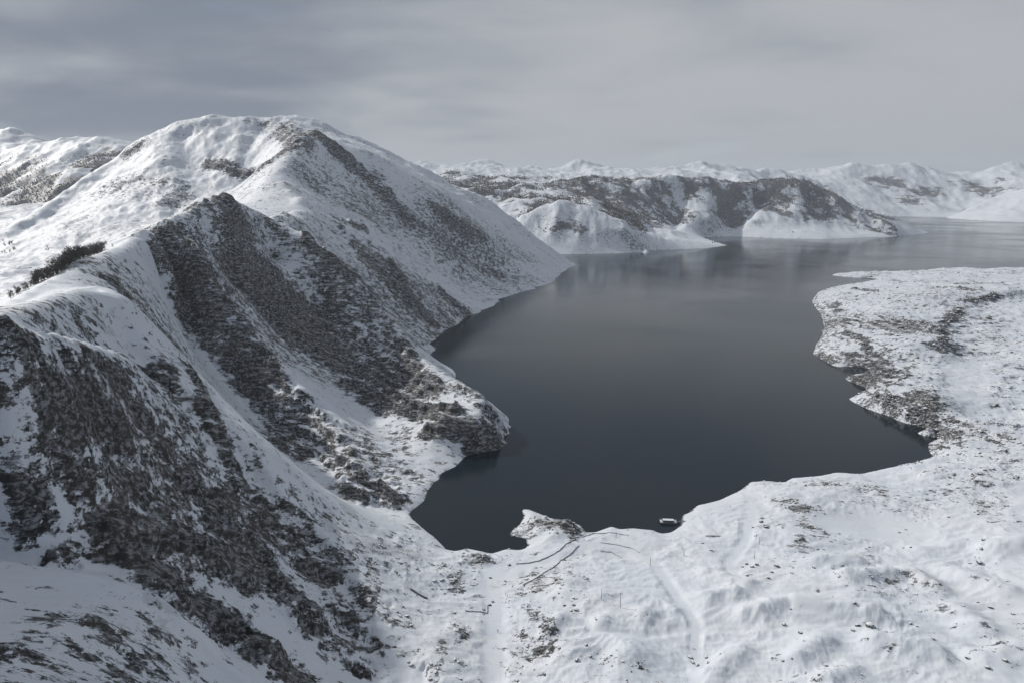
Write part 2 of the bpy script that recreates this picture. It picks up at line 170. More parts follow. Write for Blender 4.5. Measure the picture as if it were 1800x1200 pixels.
 (1484.0,2321.9,-9.2,-1),(1509.1,2302.1,0.0,-1),(1510.2,2320.4,-9.2,-1),(1535.3,2300.6,0.0,-1),(1536.3,2319.0,-9.2,-1),(1561.5,2299.1,0.0,-1),(1562.5,2317.5,-9.2,-1),(1587.7,2297.6,0.0,-1),
 (1588.7,2316.0,-9.2,-1),(1613.8,2296.2,0.0,-1),(1614.9,2314.5,-9.2,-1),(1640.0,2294.7,0.0,-1),(1641.0,2313.0,-9.2,-1),(1666.2,2293.2,0.0,-1),(1667.2,2311.6,-9.2,-1),(1692.4,2291.8,0.0,-1),
 (1693.4,2310.1,-9.2,-1),(1718.6,2290.3,0.0,-1),(1719.5,2308.6,-9.2,-1),(1744.8,2289.1,0.0,-1),(1745.7,2307.3,-9.2,-1),(1771.1,2287.8,0.0,-1),(1771.9,2306.1,-9.2,-1),(1797.3,2286.6,0.0,-1),
 (1798.2,2304.8,-9.1,-1),(1823.6,2285.3,0.0,-1),(1824.5,2303.6,-9.1,-1),(1849.9,2284.1,0.0,-1),(1850.7,2302.3,-9.1,-1),(1876.1,2282.8,0.0,-1),(1877.0,2301.1,-9.1,-1),(1902.4,2281.6,0.0,-1),
 (1903.3,2299.8,-9.1,-1),(96.1,2895.9,0.0,-1),(96.1,2872.8,-11.6,-1),(124.9,2895.9,0.0,-1),(124.9,2872.8,-11.6,-1),(153.8,2895.9,0.0,-1),(153.8,2872.8,-11.6,-1),(182.6,2895.9,0.0,-1),
 (182.6,2872.8,-11.6,-1),(211.4,2895.9,0.0,-1),(211.4,2872.8,-11.6,-1),(240.3,2895.9,0.0,-1),(243.0,2872.9,-11.6,-1),(271.2,2902.9,0.0,-1),(276.3,2880.3,-11.6,-1),(302.1,2909.9,0.0,-1),
 (307.2,2887.2,-11.6,-1),(332.9,2916.9,0.0,-1),(338.1,2894.2,-11.7,-1),(363.8,2923.9,0.0,-1),(369.0,2901.1,-11.7,-1),(395.3,2931.0,0.0,-1),(400.5,2908.2,-11.7,-1),(426.8,2938.2,0.0,-1),
 (432.0,2915.2,-11.8,-1),(458.3,2945.3,0.0,-1),(463.5,2922.3,-11.8,-1),(489.8,2952.4,0.0,-1),(502.7,2932.7,-11.8,-1),(530.2,2992.3,0.0,-1),(547.0,2975.3,-12.0,-1),(570.7,3032.2,0.0,-1),
 (587.7,3015.0,-12.1,-1),(611.1,3072.1,0.0,-1),(626.3,3052.8,-12.3,-1),(646.4,3091.4,0.0,-1),(658.2,3069.7,-12.4,-1),(681.6,3110.6,0.0,-1),(693.6,3088.8,-12.4,-1),(716.9,3129.9,0.0,-1),
 (728.9,3107.9,-12.5,-1),(752.2,3149.1,0.0,-1),(764.2,3127.0,-12.6,-1),(787.4,3168.4,0.0,-1),(797.1,3145.0,-12.7,-1),(825.5,3179.5,0.0,-1),(832.6,3155.1,-12.7,-1),(863.6,3190.7,0.0,-1),
 (870.7,3166.2,-12.8,-1),(901.7,3201.8,0.0,-1),(916.8,3181.1,-12.8,-1),(946.2,3251.0,0.0,-1),(965.5,3233.6,-13.0,-1),(990.8,3300.2,0.0,-1),(1010.4,3282.5,-13.2,-1),(1035.4,3349.5,0.0,-1),
 (1055.2,3331.5,-13.4,-1),(1079.9,3398.7,0.0,-1),(1106.3,3392.1,-13.6,-1),(1082.2,3536.9,0.0,-1),(1110.4,3535.2,-14.1,-1),(1097.5,3693.1,0.0,-1),(1126.9,3690.2,-14.8,-1),(1112.8,3849.3,0.0,-1),
 (1143.4,3845.9,-15.4,-1),(1137.5,4053.6,0.0,-1),(1169.7,4049.7,-16.2,-1),(1146.7,4022.5,-16.2,-1),(1183.7,4067.2,0.0,-1),(1192.9,4036.0,-16.3,-1),(1229.8,4080.8,0.0,-1),(1239.1,4049.5,-16.3,-1),
 (1276.0,4094.4,0.0,-1),(1285.2,4063.0,-16.4,-1),(1322.1,4108.0,0.0,-1),(1316.7,4075.6,-16.4,-1),(1354.9,4081.1,0.0,-1),(1334.2,4055.9,-16.3,-1),(1387.6,4054.3,0.0,-1),(1367.0,4029.2,-16.2,-1),
 (1420.4,4027.4,0.0,-1),(1399.9,4002.5,-16.1,-1),(1453.1,4000.5,0.0,-1),(1434.1,3974.8,-16.0,-1),(1484.4,3980.1,0.0,-1),(1467.0,3953.4,-15.9,-1),(1515.7,3959.7,0.0,-1),(1498.4,3933.2,-15.8,-1),
 (1547.1,3939.3,0.0,-1),(1529.8,3912.9,-15.8,-1),(1578.4,3918.9,0.0,-1),(1561.2,3892.6,-15.7,-1),(1609.7,3898.5,0.0,-1),(1595.9,3870.5,-15.6,-1),(1644.4,3886.2,0.0,-1),(1634.1,3856.9,-15.5,-1),
 (1679.2,3873.9,0.0,-1),(1668.8,3844.7,-15.5,-1),(1713.9,3861.6,0.0,-1),(1703.6,3832.5,-15.4,-1),(1748.6,3849.3,0.0,-1),(1753.1,3818.9,-15.4,-1),(1800.5,3874.2,0.0,-1),(1813.9,3846.3,-15.5,-1),
 (1852.4,3899.1,0.0,-1),(1865.9,3871.0,-15.6,-1),(1904.3,3924.0,0.0,-1),(1917.9,3895.7,-15.7,-1),(1956.2,3948.8,0.0,-1),(1969.2,3920.0,-15.8,-1),(2006.6,3969.8,0.0,-1),(2018.8,3940.5,-15.9,-1),
 (2057.0,3990.7,0.0,-1),(2069.3,3961.2,-16.0,-1),(2107.4,4011.7,0.0,-1),(2119.7,3982.0,-16.0,-1),(2157.8,4032.6,0.0,-1),(2170.2,4002.8,-16.1,-1),(2208.2,4053.6,0.0,-1),(2225.9,4026.4,-16.2,-1),
 (2275.4,4109.5,0.0,-1),(2296.4,4084.2,-16.4,-1),(2342.6,4165.4,0.0,-1),(2363.9,4139.8,-16.7,-1),(2409.8,4221.3,0.0,-1),(2431.4,4195.4,-16.9,-1),(3794.0,7709.4,0.0,-1),(3794.0,7647.7,-30.8,-1),
 (3888.9,7709.4,0.0,-1),(3888.9,7647.7,-30.8,-1),(3983.7,7709.4,0.0,-1),(3983.7,7647.7,-30.8,-1),(4078.6,7709.4,0.0,-1),(4078.6,7647.7,-30.8,-1),(4165.5,7709.4,0.0,-1),(4165.5,7647.7,-30.8,-1),
 (4252.5,7709.4,0.0,-1),(4252.5,7647.7,-30.8,-1),(4339.4,7709.4,0.0,-1),(4339.4,7647.7,-30.8,-1),(4426.4,7709.4,0.0,-1),(4406.1,7651.1,-30.8,-1),(4478.5,7661.0,0.0,-1),(4436.8,7616.1,-30.6,-1),
 (4530.5,7612.7,0.0,-1),(4489.1,7568.0,-30.5,-1),(4582.6,7564.3,0.0,-1),(4541.4,7520.0,-30.3,-1),(4634.7,7516.0,0.0,-1),(4593.8,7471.9,-30.1,-1),(4686.8,7467.6,0.0,-1),(4646.1,7423.8,-29.9,-1),
 (4503.4,7173.3,0.0,-1),(4446.5,7181.1,-28.7,-1),(4482.6,7021.0,0.0,-1),(4427.0,7028.6,-28.1,-1),(4461.8,6868.7,0.0,-1),(4407.4,6876.1,-27.5,-1),(4441.0,6716.4,0.0,-1),(4387.8,6723.6,-26.9,-1),
 (4420.2,6564.1,0.0,-1),(4367.8,6566.5,-26.3,-1),(4429.6,6474.8,0.0,-1),(4378.1,6469.4,-25.9,-1),(4439.0,6385.6,0.0,-1),(4388.2,6380.3,-25.5,-1),(4448.4,6296.4,0.0,-1),(4401.0,6279.2,-25.2,-1),
 (4486.6,6254.4,0.0,-1),(4449.6,6220.7,-25.0,-1),(4524.8,6212.5,0.0,-1),(4488.0,6179.0,-24.8,-1),(4563.0,6170.5,0.0,-1),(4523.7,6140.6,-24.7,-1),(4594.8,6120.6,0.0,-1),(4553.5,6094.3,-24.5,-1),
 (4626.5,6070.7,0.0,-1),(4585.6,6044.6,-24.3,-1),(4658.3,6020.8,0.0,-1),(4617.7,5994.9,-24.1,-1),(4690.1,5970.9,0.0,-1),(4649.8,5945.2,-23.9,-1),(4721.9,5921.0,0.0,-1),(4681.9,5895.5,-23.7,-1),
 (4753.6,5871.0,0.0,-1),(4714.0,5845.8,-23.5,-1),(4785.4,5821.1,0.0,-1),(4746.1,5796.1,-23.3,-1),(-205.7,270.0,201.0,0),(-207.8,279.0,197.6,0),(-209.9,288.0,194.3,0),(-211.9,297.0,190.9,0),
 (-214.7,307.8,187.9,0),(-217.5,318.6,184.9,0),(-220.2,329.4,181.8,0),(-223.0,340.2,178.8,0),(-224.7,352.8,174.0,0),(-226.3,365.5,169.1,0),(-227.9,378.1,164.2,0),(-229.6,390.7,159.4,0),
 (-239.3,315.0,196.9,0),(-244.4,330.0,195.9,0),(-249.5,345.0,194.9,0),(-254.6,360.0,193.9,0),(-262.0,381.0,192.8,0),(-269.5,402.0,191.6,0),(-276.9,423.0,190.5,0),(-282.6,445.5,188.9,0),
 (-288.3,468.0,187.3,0),(-279.0,462.0,184.7,0),(-269.7,456.0,182.1,0),(-260.3,450.0,179.5,0),(-257.5,449.4,172.0,0),(-254.6,448.7,164.5,0),(-251.7,448.1,157.0,0),(-245.7,444.8,152.9,0),
 (-239.8,441.5,148.8,0),(-233.8,438.2,144.8,0),(-227.8,434.9,140.7,0),(-220.6,430.3,135.6,0),(-213.4,425.6,130.5,0),(-206.1,421.0,125.4,0),(-200.1,419.9,121.0,0),(-194.2,418.8,116.6,0),
 (-188.2,417.7,112.1,0),(-182.2,416.6,107.7,0),(-177.6,415.0,102.9,0),(-173.1,413.5,98.2,0),(-168.5,411.9,93.4,0),(-163.9,410.4,88.6,0),(-159.4,408.8,83.8,0),(-155.0,405.3,78.6,0),
 (-150.6,401.7,73.5,0),(-146.2,398.2,68.3,0),(-141.7,394.7,63.2,0),(-136.3,393.2,59.1,0),(-130.8,391.7,55.1,0),(-125.3,390.2,51.0,0),(-119.8,388.8,47.0,0),(-114.8,384.5,44.1,0),
 (-109.7,380.2,41.2,0),(-104.6,375.9,38.3,0),(-99.6,371.6,35.4,0),(-94.5,367.3,32.5,0),(-89.6,359.0,30.5,0),(-84.7,350.7,28.6,0),(-79.8,342.4,26.6,0),(-74.8,334.1,24.6,0),
 (-72.5,326.8,23.4,0),(-70.2,319.4,22.1,0),(-67.9,312.1,20.9,0),(-65.6,304.7,19.6,0),(-63.3,297.4,18.4,0),(-61.0,290.0,17.1,0),(-292.5,360.0,184.6,0),(-293.0,369.0,184.9,0),
 (-293.5,378.0,185.1,0),(-293.9,387.0,185.4,0),(-319.8,432.0,184.5,0),(-327.1,454.5,185.5,0),(-334.3,477.0,186.5,0),(-341.6,499.5,187.5,0),(-348.8,522.0,188.4,0),(-354.1,543.0,190.8,0),
 (-359.3,564.0,193.2,0),(-364.5,585.0,195.6,0),(-368.3,606.0,196.9,0),(-372.0,627.0,198.1,0),(-375.7,648.0,199.4,0),(-383.9,681.0,202.3,0),(-392.1,714.0,205.3,0),(-400.3,747.0,208.2,0),
 (-409.6,792.0,214.5,0),(-419.0,837.0,220.8,0),(-416.8,858.0,224.0,0),(-414.6,879.0,227.1,0),(-412.5,900.0,230.2,0),(-410.8,930.0,235.9,0),(-409.1,960.0,241.6,0),(-407.5,990.0,247.3,0),
 (-402.6,1012.5,239.8,0),(-397.7,1035.0,232.3,0),(-387.7,1053.0,223.8,0),(-377.7,1071.0,215.3,0),(-379.0,1116.0,218.0,0),(-380.3,1161.0,220.8,0),(-376.4,1233.0,222.9,0),(-397.9,1323.0,245.3,0),
 (-432.6,1381.5,260.5,0),(-467.3,1440.0,275.8,0),(-503.9,1548.0,309.3,0),(-510.1,1620.0,334.5,0),(-516.4,1692.0,359.6,0),(-517.5,1768.5,388.0,0),(-518.7,1845.0,416.4,0),(-216.4,289.8,161.6,0),
 (-212.0,305.8,159.5,0),(-193.2,270.5,129.8,0),(-198.3,255.2,136.5,0),(-195.5,307.6,130.7,0),(-199.6,350.4,127.1,0),(-178.4,304.6,99.9,0),(-177.4,348.5,95.1,0),(-171.4,383.9,79.3,0),
 (-155.4,298.5,82.3,0),(-143.4,326.4,63.3,0),(-127.5,346.9,44.5,0),(-123.7,294.5,51.4,0),(-101.4,309.3,34.9,0),(-97.6,269.4,36.6,0),(-79.4,276.7,27.8,0),(-229.8,247.1,113.6,0),
 (-227.0,247.4,113.3,0),(-224.3,247.6,112.9,0),(-221.5,247.9,112.6,0),(-218.8,248.2,112.2,0),(-216.0,248.4,111.9,0),(-213.3,248.7,111.6,0),(-210.5,249.0,111.2,0),(-207.8,249.2,110.9,0),
 (-205.0,249.5,110.5,0),(-202.2,249.9,109.6,0),(-199.3,250.4,108.6,0),(-196.5,250.8,107.6,0),(-193.7,251.2,106.7,0),(-190.8,251.7,105.7,0),(-188.0,252.1,104.7,0),(-185.2,252.5,103.8,0),
 (-182.4,253.1,102.6,0),(-179.7,253.6,101.5,0),(-176.9,254.2,100.4,0),(-174.2,254.7,99.2,0),(-171.5,255.3,98.1,0),(-168.7,255.8,97.0,0),(-166.0,256.4,95.9,0),(-163.3,256.9,94.7,0),
 (-160.2,255.5,93.3,0),(-157.0,254.0,91.9,0),(-153.9,252.6,90.5,0),(-150.8,251.2,89.1,0),(-147.7,249.8,87.7,0),(-144.6,248.3,86.3,0),(-141.5,246.9,84.8,0),(-138.4,245.5,83.4,0),
 (-135.3,244.0,82.0,0),(-132.2,242.6,80.6,0),(-129.1,241.2,79.2,0),(-126.5,239.9,77.9,0),(-123.8,238.6,76.7,0),(-121.2,237.4,75.4,0),(-118.5,236.1,74.1,0),(-115.9,234.9,72.8,0),
 (-113.3,233.6,71.6,0),(-110.6,232.3,70.3,0),(-108.0,231.1,69.0,0),(-105.3,229.8,67.8,0),(-102.7,228.5,66.5,0),(-100.5,227.1,65.2,0),(-98.2,225.6,63.9,0),(-96.0,224.2,62.7,0),
 (-93.8,222.7,61.4,0),(-91.6,221.3,60.1,0),(-89.4,219.8,58.8,0),(-208.7,223.3,121.1,1),(-206.2,224.1,120.7,1),(-203.8,224.8,120.2,1),(-201.4,225.6,119.8,1),(-198.9,226.4,119.4,1),
 (-196.5,227.2,118.9,1),(-194.1,227.9,118.5,1),(-191.7,228.7,118.0,1),(-189.2,229.5,117.6,1),(-185.7,229.4,117.1,1),(-182.2,229.2,116.5,1),(-178.7,229.1,116.0,1),(-175.2,229.0,115.5,1),
 (-171.6,228.8,115.0,1),(-168.1,228.7,114.5,1),(-164.6,228.6,114.0,1),(-161.1,228.5,113.4,1),(-157.6,228.3,112.9,1),(-154.0,227.6,112.2,1),(-150.4,226.9,111.6,1),(-146.8,226.2,110.9,1),
 (-143.2,225.5,110.2,1),(-139.6,224.8,109.5,1),(-136.0,224.1,108.8,1),(-132.4,223.4,108.1,1),(-129.2,222.0,106.5,1),(-126.0,220.7,104.9,1),(-122.8,219.4,103.3,1),(-119.6,218.0,101.7,1),
 (-116.4,216.7,100.0,1),(-113.2,215.3,98.4,1),(-110.6,214.2,96.7,1),(-108.0,213.1,94.9,1),(-105.4,211.9,93.2,1),(-102.8,210.8,91.4,1),(-100.2,209.7,89.6,1),(-97.6,208.6,87.9,1),
 (-95.0,207.4,86.1,1),(-92.5,205.7,84.8,1),(-90.0,203.9,83.5,1),(-87.5,202.2,82.1,1),(-85.0,200.4,80.8,1),(-82.5,198.7,79.4,1),(-119.6,139.0,138.3,1),(-133.1,177.6,126.5,1),
 (-105.3,157.3,123.6,1),(-160.5,191.9,124.6,1),(-126.6,193.1,115.7,1),(-105.6,184.9,105.6,1),(-84.4,150.3,119.3,1),(-86.2,110.4,149.0,1),(-164.7,167.4,133.6,1),(-121.4,119.7,147.2,1),
 (-245.0,250.0,280.0,0),(-285.0,205.0,300.0,0),(-330.0,150.0,305.0,0),(-285.0,290.0,258.0,0),(-400.0,250.0,265.0,0),(-380.0,100.0,290.0,0),(-330.0,60.0,280.0,0),(-500.0,200.0,210.0,0),  # unseen ridge added left of view, raised to shade the near snow slope
 (-418.9,768.4,172.2,0),(-410.2,762.6,160.9,0),(-401.5,756.7,149.6,0),(-392.8,750.9,138.3,0),(-384.1,745.1,127.1,0),(-375.4,739.2,115.8,0),(-366.1,730.7,107.6,0),(-356.9,722.1,99.4,0),
 (-347.6,713.6,91.3,0),(-338.3,705.0,83.1,0),(-329.0,696.5,74.9,0),(-319.1,687.7,68.5,0),(-309.3,679.0,62.0,0),(-299.4,670.2,55.5,0),(-289.6,661.4,49.0,0),(-279.7,652.7,42.5,0),
 (-269.8,643.9,36.0,0),(-257.3,632.2,32.3,0),(-244.7,620.4,28.7,0),(-232.1,608.6,25.0,0),(-219.5,596.8,21.3,0),(-207.0,585.0,17.6,0),(-196.2,573.8,15.7,0),(-185.4,562.5,13.8,0),
 (-174.7,551.2,11.9,0),(-163.9,540.0,9.9,0),(-154.9,533.6,8.6,0),(-145.9,527.2,7.2,0),(-136.9,520.8,5.8,0),(-127.9,514.4,4.5,0),(-118.9,508.0,3.1,0),(-109.3,505.3,2.4,0),
 (-99.8,502.7,1.8,0),(-90.2,500.0,1.1,0),(-428.1,815.6,176.2,0),(-419.8,810.4,163.7,0),(-411.4,805.2,151.2,0),(-403.1,800.0,138.6,0),(-394.8,794.8,126.1,0),(-384.0,785.7,117.4,0),
 (-373.1,776.7,108.6,0),(-362.3,767.7,99.9,0),(-351.5,758.7,91.1,0),(-340.7,749.6,82.4,0),(-329.8,740.6,73.7,0),(-319.3,730.2,65.5,0),(-308.7,719.8,57.3,0),(-298.1,709.4,49.1,0),
 (-287.6,699.0,41.0,0),(-277.0,688.6,32.8,0),(-266.4,678.2,24.6,0),(-253.7,663.1,21.8,0),(-240.9,648.1,19.0,0),(-228.2,633.1,16.1,0),(-215.4,618.0,13.3,0),(-202.7,603.0,10.5,0),
 (-407.2,829.5,212.0,0),(-395.5,822.0,203.2,0),(-383.7,814.5,194.4,0),(-374.1,807.2,183.5,0),(-364.4,800.0,172.6,0),(-354.7,792.7,161.7,0),(-345.1,785.5,150.8,0),(-336.3,779.0,141.5,0),
 (-327.5,772.5,132.2,0),(-318.7,766.1,122.9,0),(-309.9,759.6,113.6,0),(-301.1,753.1,104.3,0),(-292.3,746.7,95.1,0),(-279.6,735.4,88.1,0),(-266.9,724.2,81.2,0),(-254.2,713.0,74.3,0),
 (-241.5,701.7,67.4,0),(-230.0,691.6,61.1,0),(-218.5,681.5,54.8,0),(-207.0,671.4,48.6,0),(-195.6,661.3,42.3,0),(-184.9,645.7,37.6,0),(-174.3,630.1,32.8,0),(-163.7,614.4,28.1,0),
 (-153.0,598.8,23.4,0),(-145.7,587.9,19.7,0),(-138.3,576.9,16.0,0),(-131.0,566.0,12.3,0),(-123.6,555.0,8.6,0),(-114.8,541.7,6.9,0),(-106.0,528.3,5.3,0),(-97.2,515.0,3.7,0),
 (-402.5,896.6,195.2,0),(-394.2,893.1,181.9,0),(-385.8,889.7,168.7,0),(-377.4,886.3,155.4,0),(-369.0,882.8,142.2,0),(-358.9,877.2,132.7,0),(-348.8,871.6,123.2,0),(-338.6,866.0,113.8,0),
 (-328.5,860.3,104.3,0),(-318.3,854.7,94.8,0),(-307.7,846.3,85.0,0),(-297.1,837.9,75.2,0),(-286.4,829.4,65.4,0),(-275.8,821.0,55.6,0),(-265.2,812.6,45.8,0),(-250.6,797.6,40.8,0),
 (-236.0,782.6,35.9,0),(-221.5,767.6,30.9,0),(-206.9,752.6,26.0,0),(-192.3,737.6,21.0,0),(-180.5,725.7,17.9,0),(-168.7,713.8,14.8,0),(-156.9,701.9,11.7,0),(-145.1,690.0,8.7,0),
 (-133.2,670.5,8.2,0),(-121.3,651.0,7.8,0),(-109.3,631.5,7.4,0),(-97.4,612.0,6.9,0),(-87.1,599.7,5.3,0),(-76.9,587.3,3.7,0),(-66.6,575.0,2.1,0),(-372.0,902.1,154.9,0),
 (-362.2,895.8,142.6,0),(-352.4,889.6,130.4,0),(-342.7,883.3,118.1,0),(-332.9,877.0,105.8,0),(-322.7,870.1,96.3,0),(-312.6,863.2,86.8,0),(-302.5,856.3,77.3,0),(-292.4,849.4,67.8,0),
 (-282.2,842.5,58.3,0),(-272.1,835.6,48.8,0),(-257.5,821.5,42.8,0),(-242.9,807.4,36.8,0),(-228.3,793.3,30.8,0),(-213.7,779.1,24.7,0),(-199.1,765.0,18.7,0),(-185.9,747.5,16.7,0),
 (-172.6,730.0,14.7,0),(-159.3,712.5,12.7,0),(-146.0,695.0,10.8,0),(-133.0,690.0,12.7,0),(-120.1,685.0,14.6,0),(-107.1,680.0,16.5,0),(-96.3,676.4,18.8,0),(-85.5,672.9,21.1,0),
 (-74.8,669.3,23.4,0),(-64.0,665.8,25.7,0),(-54.3,675.1,29.7,0),(-44.7,684.5,33.8,0),(-361.5,1066.5,208.1,0),(-345.3,1062.0,201.0,0),(-329.0,1057.5,193.9,0),(-312.8,1053.0,186.8,0),
 (-299.7,1050.5,176.2,0),(-286.6,1048.0,165.6,0),(-273.5,1045.4,155.0,0),(-260.4,1042.9,144.4,0),(-249.7,1041.3,133.7,0),(-239.0,1039.6,123.0,0),(-228.3,1037.9,112.3,0),(-217.5,1036.3,101.6,0),
 (-204.8,1022.0,90.0,0),(-192.0,1007.7,78.5,0),(-179.2,993.5,66.9,0),(-166.4,979.2,55.3,0),(-150.0,947.0,48.3,0),(-133.7,914.8,41.4,0),(-117.3,882.5,34.4,0),(-100.2,843.5,36.7,0),
 (-83.1,804.4,39.0,0),(-66.0,765.4,41.3,0),(-54.0,740.9,40.7,0),(-42.0,716.5,40.1,0),(-30.0,692.0,39.5,0),(-21.1,692.9,30.1,0),(-12.1,693.7,20.7,0),(-4.4,712.0,4.2,0),
 (-360.6,1237.5,205.9,0),(-347.3,1231.9,192.1,0),(-334.0,1226.3,178.3,0),(-320.7,1220.7,164.5,0),(-307.4,1215.2,150.7,0),(-294.1,1209.6,136.9,0),(-280.8,1204.0,123.1,0),(-266.4,1198.5,107.8,0),
 (-252.0,1193.0,92.5,0),(-237.6,1187.5,77.1,0),(-223.2,1182.0,61.8,0),(-208.8,1176.4,46.5,0),(-192.7,1164.8,34.8,0),(-176.7,1153.2,23.1,0),(-160.7,1141.6,11.4,0),(-144.7,1130.0,-0.2,0),
 (-397.3,1305.0,238.1,0),(-380.3,1312.9,227.8,0),(-363.3,1320.8,217.5,0),(-346.4,1328.6,207.2,0),(-329.4,1336.5,196.9,0),(-309.4,1343.5,183.7,0),(-289.3,1350.6,170.6,0),(-269.3,1357.6,157.4,0),
 (-253.1,1370.3,141.2,0),(-236.9,1383.0,124.9,0),(-220.7,1395.7,108.7,0),(-204.5,1404.2,95.9,0),(-188.3,1412.7,83.0,0),(-172.0,1421.3,70.2,0),(-155.8,1429.8,57.4,0),(-135.2,1433.9,44.2,0),
 (-114.5,1437.9,31.1,0),(-93.9,1442.0,18.0,0),(-73.3,1446.0,4.8,0),(-463.6,1584.0,263.3,0),(-437.8,1581.0,250.7,0),(-412.0,1578.0,238.1,0),(-386.2,1575.0,225.5,0),(-365.9,1574.3,212.8,0),
 (-345.7,1573.6,200.1,0),(-325.5,1572.9,187.4,0),(-305.2,1572.2,174.8,0),(-285.0,1571.5,162.1,0),(-266.3,1585.7,145.0,0),(-247.6,1599.9,128.0,0),(-228.9,1614.1,111.0,0),(-210.2,1628.2,93.9,0),
 (-191.6,1642.4,76.9,0),(-168.2,1649.3,61.4,0),(-144.8,1656.2,46.0,0),(-121.5,1663.1,30.6,0),(-98.1,1670.0,15.1,0),(-66.2,1650.0,7.6,0),(-34.3,1630.0,0.0,0),(-493.3,1842.0,398.7,0),
 (-468.0,1839.0,381.0,0),(-442.6,1836.0,363.3,0),(-417.4,1828.5,342.5,0),(-392.2,1821.0,321.8,0),(-367.0,1813.5,301.0,0),(-341.9,1804.5,279.5,0),(-316.7,1795.5,258.0,0),(-291.5,1786.5,236.5,0),
 (-269.8,1784.1,218.7,0),(-248.1,1781.8,200.8,0),(-226.4,1779.4,182.9,0),(-204.7,1777.1,165.0,0),(-184.0,1792.2,146.6,0),(-163.4,1807.4,128.2,0),(-142.7,1822.6,109.8,0),(-122.0,1837.8,91.4,0),
 (-91.7,1848.3,72.3,0),(-61.5,1858.8,53.3,0),(-31.2,1869.4,34.2,0),(-0.0,1865.6,22.2,0),(31.1,1861.8,10.1,0),(62.3,1858.0,-1.9,0),(-410.0,1962.0,371.1,0),(-386.2,1957.5,354.5,0),
 (-362.4,1953.0,337.9,0),(-338.6,1948.5,321.3,0),(-314.8,1944.0,304.7,0),(-291.0,1939.5,288.2,0),(-267.3,1935.0,271.6,0),(-243.6,1930.5,255.1,0),(-219.9,1926.0,238.6,0),(-198.3,1928.9,220.7,0),
 (-176.7,1931.8,202.9,0),(-155.1,1934.7,185.0,0),(-133.5,1937.6,167.2,0),(-111.9,1940.5,149.3,0),(-83.9,1959.9,127.6,0),(-55.9,1979.3,105.9,0),(-28.0,1998.7,84.1,0),(0.0,2018.1,62.4,0),
 (26.9,2008.6,48.0,0),(53.8,1999.1,33.7,0),(80.7,1989.5,19.3,0),(107.6,1980.0,4.9,0),(-132.7,530.9,14.0,0),(-116.9,521.8,9.0,0),(-113.3,539.9,10.0,0),(-142.8,534.6,20.0,0),
 (-139.6,502.4,17.0,0),(-116.2,496.8,10.0,0),(-92.9,517.5,5.0,0),(-58.3,672.0,45.0,0),(-34.2,653.6,34.0,0),(-17.1,653.0,30.0,0),(-67.8,644.0,20.0,0),(-358.6,1023.1,133.6,0),
 (-284.8,989.5,70.3,0),(-205.4,920.0,18.8,0),(-131.0,840.0,1.4,0),(-401.1,843.1,154.1,0),(-337.2,796.6,105.4,0),(-268.7,743.7,56.5,0),(-198.4,667.2,22.2,0),(-154.8,580.0,3.2,0),
 (-949.0,2250.0,489.0,2),(-919.4,2250.0,486.7,2),(-889.7,2250.0,484.4,2),(-860.1,2250.0,482.1,2),(-829.2,2246.7,480.1,2),(-798.3,2243.3,478.0,2),(-767.4,2240.0,476.0,2),(-735.5,2243.3,479.2,2),
 (-703.6,2246.7,482.4,2),(-671.7,2250.0,485.6,2),(-642.1,2255.0,479.2,2),(-612.5,2260.0,472.8,2),(-579.9,2270.0,455.5,2),(-547.2,2280.0,438.2,2),(-513.3,2290.0,428.4,2),(-479.4,2300.0,418.6,2),
 (-444.9,2310.0,403.2,2),(-410.4,2320.0,387.8,2),(-375.1,2330.0,370.1,2),(-339.8,2340.0,352.5,2),(-303.7,2350.0,334.4,2),(-267.5,2360.0,316.4,2),(-230.5,2370.0,295.1,2),(-193.4,2380.0,273.7,2),
 (-161.7,2388.3,259.8,2),(-129.9,2396.7,245.8,2),(-98.1,2405.0,231.9,2),(-65.4,2413.3,209.0,2),(-32.7,2421.7,186.2,2),(0.0,2430.0,163.3,2),(33.7,2436.7,136.5,2),(67.5,2443.3,109.7,2),
 (101.2,2450.0,82.9,2),(132.4,2454.5,62.7,2),(163.6,2459.0,42.5,2),(194.8,2463.5,22.3,2),(-978.8,2245.0,480.8,2),(-1008.5,2240.0,472.6,2),(-1038.3,2235.0,464.4,2),(-1068.0,2230.0,456.3,2),
 (-1099.4,2215.0,439.7,2),(-1130.8,2200.0,423.1,2),(-1156.9,2190.0,402.1,2),(-1183.0,2180.0,381.1,2),(-1204.5,2150.0,352.6,2),(-1218.7,2126.7,335.2,2),(-1232.9,2103.3,317.7,2),(-1247.1,2080.0,300.3,2),
 (-1258.4,2055.0,284.0,2),(-1269.7,2030.0,267.7,2),(-1281.0,2005.0,251.4,2),(-1292.3,1980.0,235.1,2),(-1298.7,1946.7,217.7,2),(-1305.2,1913.3,200.3,2),(-1311.6,1880.0,183.0,2),(-1319.7,1853.3,170.8,2),
 (-1327.8,1826.7,158.5,2),(-1335.9,1800.0,146.3,2),(-1347.7,1775.0,134.5,2),(-1359.5,1750.0,122.7,2),(-1371.3,1725.0,110.9,2),(-1383.0,1700.0,99.0,2),(-577.3,1950.0,409.4,2),(-637.4,2100.0,437.8,2),
 (-814.6,2182.5,445.8,2),(-806.3,2120.0,416.8,2),(-799.8,2065.0,385.3,2),(-793.3,2010.0,353.7,2),(-780.6,1930.0,311.9,2),(-1035.3,2155.0,418.9,2),(-1002.6,2080.0,381.6,2),(-966.6,2015.0,347.0,2),
 (-930.6,1950.0,312.5,2),(-905.1,1875.0,281.7,2),(-879.6,1800.0,250.8,2),(-866.5,1740.0,227.2,2),(-853.5,1680.0,203.7,2),(-707.7,1850.0,256.7,2),(-776.5,1730.0,234.2,2),(-856.1,1600.0,170.9,2),
